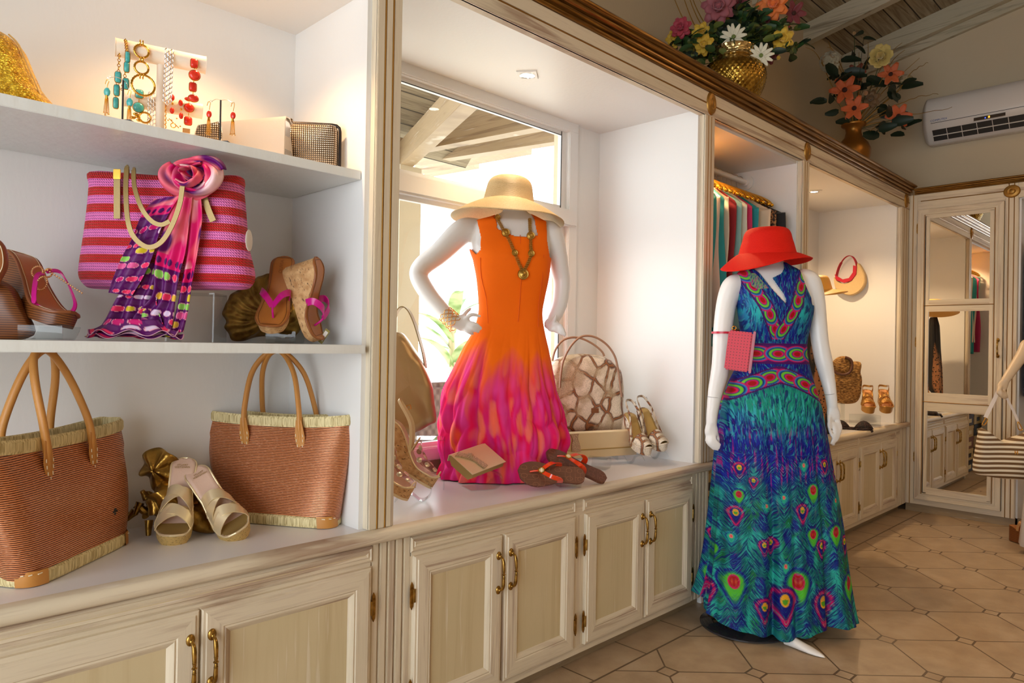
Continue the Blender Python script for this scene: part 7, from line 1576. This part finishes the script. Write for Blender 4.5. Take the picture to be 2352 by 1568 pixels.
def twigs(lab, segs, Y, base, cur=.0):
    t = thing('dried_twigs', lab, 'twigs', TR(base))
    for P in segs:
        Q = spl([Vector(base)]+[atv(base, Y+.02*k, a, b) for k, (a, b) in enumerate(P)], 6); Q = [q-Vector(base) for q in Q]
        if cur: Q = [q+Vector((cur*math.sin(i*1.3), 0, cur*math.cos(i*1.7)*(i/len(Q)))) for i, q in enumerate(Q)]
        mesh('twig', MB().tube(Q, lambda u: .0045-.003*u, 6), STEM, t, 60)
twigs('straight golden twigs rising left in the brass vase', [[(1600, 90), (1550, 0), (1540, -60)], [(1610, 80), (1572, 0), (1560, -60)], [(1625, 80), (1585, 0), (1580, -60)], [(1635, 80), (1592, 0), (1588, -60)], [(1650, 80), (1607, 0)]], 1.93, b1)
twigs('thick golden twigs rising in the middle of the brass vase', [[(1672, 90), (1687, 0), (1692, -60)], [(1690, 90), (1700, 0)], [(1710, 80), (1745, -10)], [(1770, 100), (1825, 5), (1840, -40)]], 1.95, b1)
twigs('dried twigs leaning left in the gold vase', [[(1925, 230), (1890, 150), (1872, 120), (1850, 108)], [(1930, 240), (1895, 160), (1885, 130)], [(1945, 200), (1908, 110), (1904, 92)], [(1950, 200), (1916, 120), (1900, 108)]], 1.93, b2)
twigs('dried twigs rising upright from the gold vase', [[(1975, 200), (1992, 140), (1994, 96)], [(1985, 230), (2040, 130), (2072, 98)], [(2020, 220), (2060, 180), (2112, 133)], [(1970, 220), (1973, 120)], [(2010, 210), (2050, 140), (2078, 115)]], 1.94, b2)
twigs('curly dried twigs reaching right from the gold vase', [[(2040, 250), (2075, 235), (2110, 222), (2155, 215)], [(2040, 260), (2100, 262), (2187, 247)], [(2060, 210), (2090, 170), (2110, 155), (2132, 143)], [(2020, 280), (2010, 292), (1998, 300)]], 1.90, b2, .005)
# ================================================================ AIR CONDITIONER
MA = Matrix.Translation((6.44, 1.70, 2.88)) @ Matrix.Rotation(-PI/2, 4, 'Z')
t = thing('air_conditioner', 'white wall mounted air conditioner on the far gable wall', 'air conditioner', MA); ACW = mat('ac_plastic', srgb(222, 214, 206), .35)
pr = [(0, .0), (-.08, -.008), (-.11, .0), (-.19, .10), (-.206, .125), (-.212, .16), (-.212, .24), (-.200, .30), (-.17, .345), (-.12, .36), (0, .36)]
m = MB(); n_ = 8
def acs(x, k): return [(x, a*k if a < -.0 else a, b if 0 else (.18+(b-.18)*k)) for a, b in pr]
m.loft([acs(.03*(1-math.cos(PI/2*i/n_)) if 0 else .04*i/n_, .80+.20*math.sin(PI/2*i/n_)) for i in range(n_+1)]+[acs(.95-.04*i/n_, .80+.20*math.sin(PI/2*i/n_)) for i in range(n_, -1, -1)]); mesh('housing', m, ACW, t, 40)
DKP = mat('dark_vent', (.03, .028, .026), .5)
n2 = Vector((0, -.07, -.055)).normalized()
MVt = Matrix.Translation((0, -.150, .05)) @ Matrix.Rotation(math.radians(38.7), 4, 'X')
mesh('vent_opening', MB().box(.07, .88, -.004, .004, -.042, .050, M=MVt), DKP, t)
m = MB().box(.07, .88, -.010, -.004, .000, .006, M=MVt)
for k in range(9): m.box(.07+k*.1, .074+k*.1, -.008, -.004, -.042, .050, M=MVt)
mesh('louvre', m, ACW, t); mesh('panel_gap', MB().box(.07, .90, -.2145, -.2125, .135, .138), DKP, t)
mesh('display_window', MB().box(.36, .56, -.2145, -.2125, .095, .118), mat('smoked_plastic', srgb(70, 60, 52), .15), t)
mesh('display_digit', MB().box(.452, .464, -.2155, -.2145, .099, .114), mat('amber_digit', (.9, .5, .05), emit=((1, .55, .05), .9)), t); mesh('indicator_lamp', MB().box(.43, .438, -.2155, -.2145, .099, .108), mat('blue_lamp', (.05, .1, .9), emit=((.1, .2, 1), .9)), t)
text('COMPUTEX', TR((.125, -.2135, .155)) @ FRONT, .022, mat('blue_ink', srgb(30, 80, 150), .5), t)
# ================================================================ OUTSIDE THE WINDOW
GRD = mat('pale_paving', srgb(222, 214, 200), .8)
struct('ground', MB().box(-3, 14, 2.5, 14, -.12, -.06), GRD)
STUC = mat('cream_stucco', srgb(188, 176, 154), .85)
RB = mat('outdoor_beam', (.5, .4, .3), .7, fn=wood_fn('h', srgb(168, 144, 112), srgb(112, 84, 60), .7), bd=.001)
PB = mat('outdoor_boards', (.5, .4, .3), .8, fn=lambda: plank_fn(.72), bd=.002)
pc = at(1, 4.2, 938, 700); struct('column', MB().box(pc.x-.13, pc.x+.06, 4.15, 4.35, -.06, 2.50), STUC)
def beam(a, b, w_, h_, nm):
    a, b = Vector(a), Vector(b); d = (b-a).normalized(); s_ = d.cross(Vector((0, 0, 1))).normalized()*w_/2; u = Vector((0, 0, h_))
    m = MB(); m.add([a-s_, a+s_, a+s_+u, a-s_+u, b-s_, b+s_, b+s_+u, b-s_+u], [(0, 1, 2, 3), (4, 7, 6, 5), (0, 4, 5, 1), (1, 5, 6, 2), (2, 6, 7, 3), (3, 7, 4, 0)]); return struct(nm, m, RB)
cx, cy = pc.x-.03, 4.25
beam((cx-1.5, cy, 2.50), (cx, cy, 2.50), .12, .20, 'trim_12')
q = at(1, 2.75, 1092, 232); beam((cx, cy, 2.50), (q.x, q.y, q.z), .10, .17, 'trim_13')
for i, ((a, Ya), (b, Yb)) in enumerate(((((950, 352), 4.25), ((1265, 292), 3.0)), (((958, 378), 4.8), ((1300, 326), 3.3)), (((960, 398), 5.4), ((1215, 352), 4.2)), (((980, 405), 5.9), ((1095, 385), 5.3)))):
    A, B = at(1, Ya, *a), at(1, Yb, *b); beam(A, B, .09, .19, 'trim_%d' % (14+i))
za = at(1, 4.4, 930, 330).z
m = MB(); c4 = [at(1, 5.0, 940, 352), at(1, 4.2, 760, 352), at(1, 2.52, 760, 40), at(1, 2.52, 1250, 170), at(1, 3.2, 1210, 272)]
c4 = [Vector((.6, 4.5, 2.70)), Vector((.6, 2.5, 3.45)), Vector((3.1, 2.5, 3.45)), Vector((3.9, 4.5, 2.70))]
m.add(c4+[v+Vector((0, 0, .03)) for v in c4], [(0, 1, 2, 3), (7, 6, 5, 4), (0, 4, 5, 1), (1, 5, 6, 2), (2, 6, 7, 3), (3, 7, 4, 0)]); struct('porch_ceiling', m, PB)
WIC = mat('wicker', srgb(130, 112, 104), .8, fn=lambda: (lambda x, y, z: (lambda k: dict(c=ramp(k, [(.2, srgb(96, 84, 80)), (.8, srgb(130, 114, 108))]), h=k))(((x*90).sin()*(z*90).sin()).mr(-1, 1)))(*coord()), bd=.004)
qs = at(1, 3.1, 1000, 960); M = frame(2.75, 3.15, 0, 10)
t = thing('wicker_sofa', 'grey wicker sofa outside behind the orange dress', 'sofa', M)
mesh('backrest', MB().box(-.7, .5, .25, .35, .3, .98, b=.03), WIC, t, 40); mesh('armrest', MB().box(-.7, -.58, -.4, .3, .3, .75, b=.03), WIC, t, 40); mesh('seat_base', MB().box(-.7, .5, -.4, .3, .0, .38, b=.02), WIC, t, 40); mesh('seat_cushion', MB().box(-.57, .4, -.42, .24, .38, .50, b=.04), mat('white_cushion', (.8, .8, .78), .8), t, 40)
LF = mat('sunlit_leaf', srgb(130, 170, 70), .5, fn=lambda: dict(c=mixc(noi(coord_v(), 6, 2).mr(.35, .6), srgb(90, 130, 50), srgb(190, 205, 150)))); TRK = mat('pale_trunk', srgb(206, 190, 160), .8)
def plant(x, y, h, n, lab, seed, L=.9):
    t = thing('garden_plant', lab, 'plant', frame(x, y, -.06), 'plants outside the window'); rnd = random.Random(seed)
    mesh('trunk', MB().tube([(0, 0, 0), (.03, 0, h*.5), (0, .02, h)], lambda u: .05-.02*u, 8), TRK, t, 60)
    for k in range(n):
        m = MB(); az = 2*PI*k/n+rnd.uniform(-.3, .3); petal(m, (0, 0, h*(.7+.3*rnd.random())), az, rnd.uniform(.2, .9), L*rnd.uniform(.6, 1), L*.07, .9, cup=.15, n=9); mesh('leaf', m, LF, t, 180)
for i, (px, Y, h, lab) in enumerate(((1040, 5.2, 1.5, 'tall banana plant outside left of the orange dress'), (1010, 6.5, 1.0, 'mid height banana plant far behind the mannequin elbow'), (985, 5.8, .55, 'low leafy plant outside beside the gold bag'))):
    q = at(1, Y, px, 700); plant(q.x+(.5 if i == 1 else 0), Y, h, 9, lab, i+2)
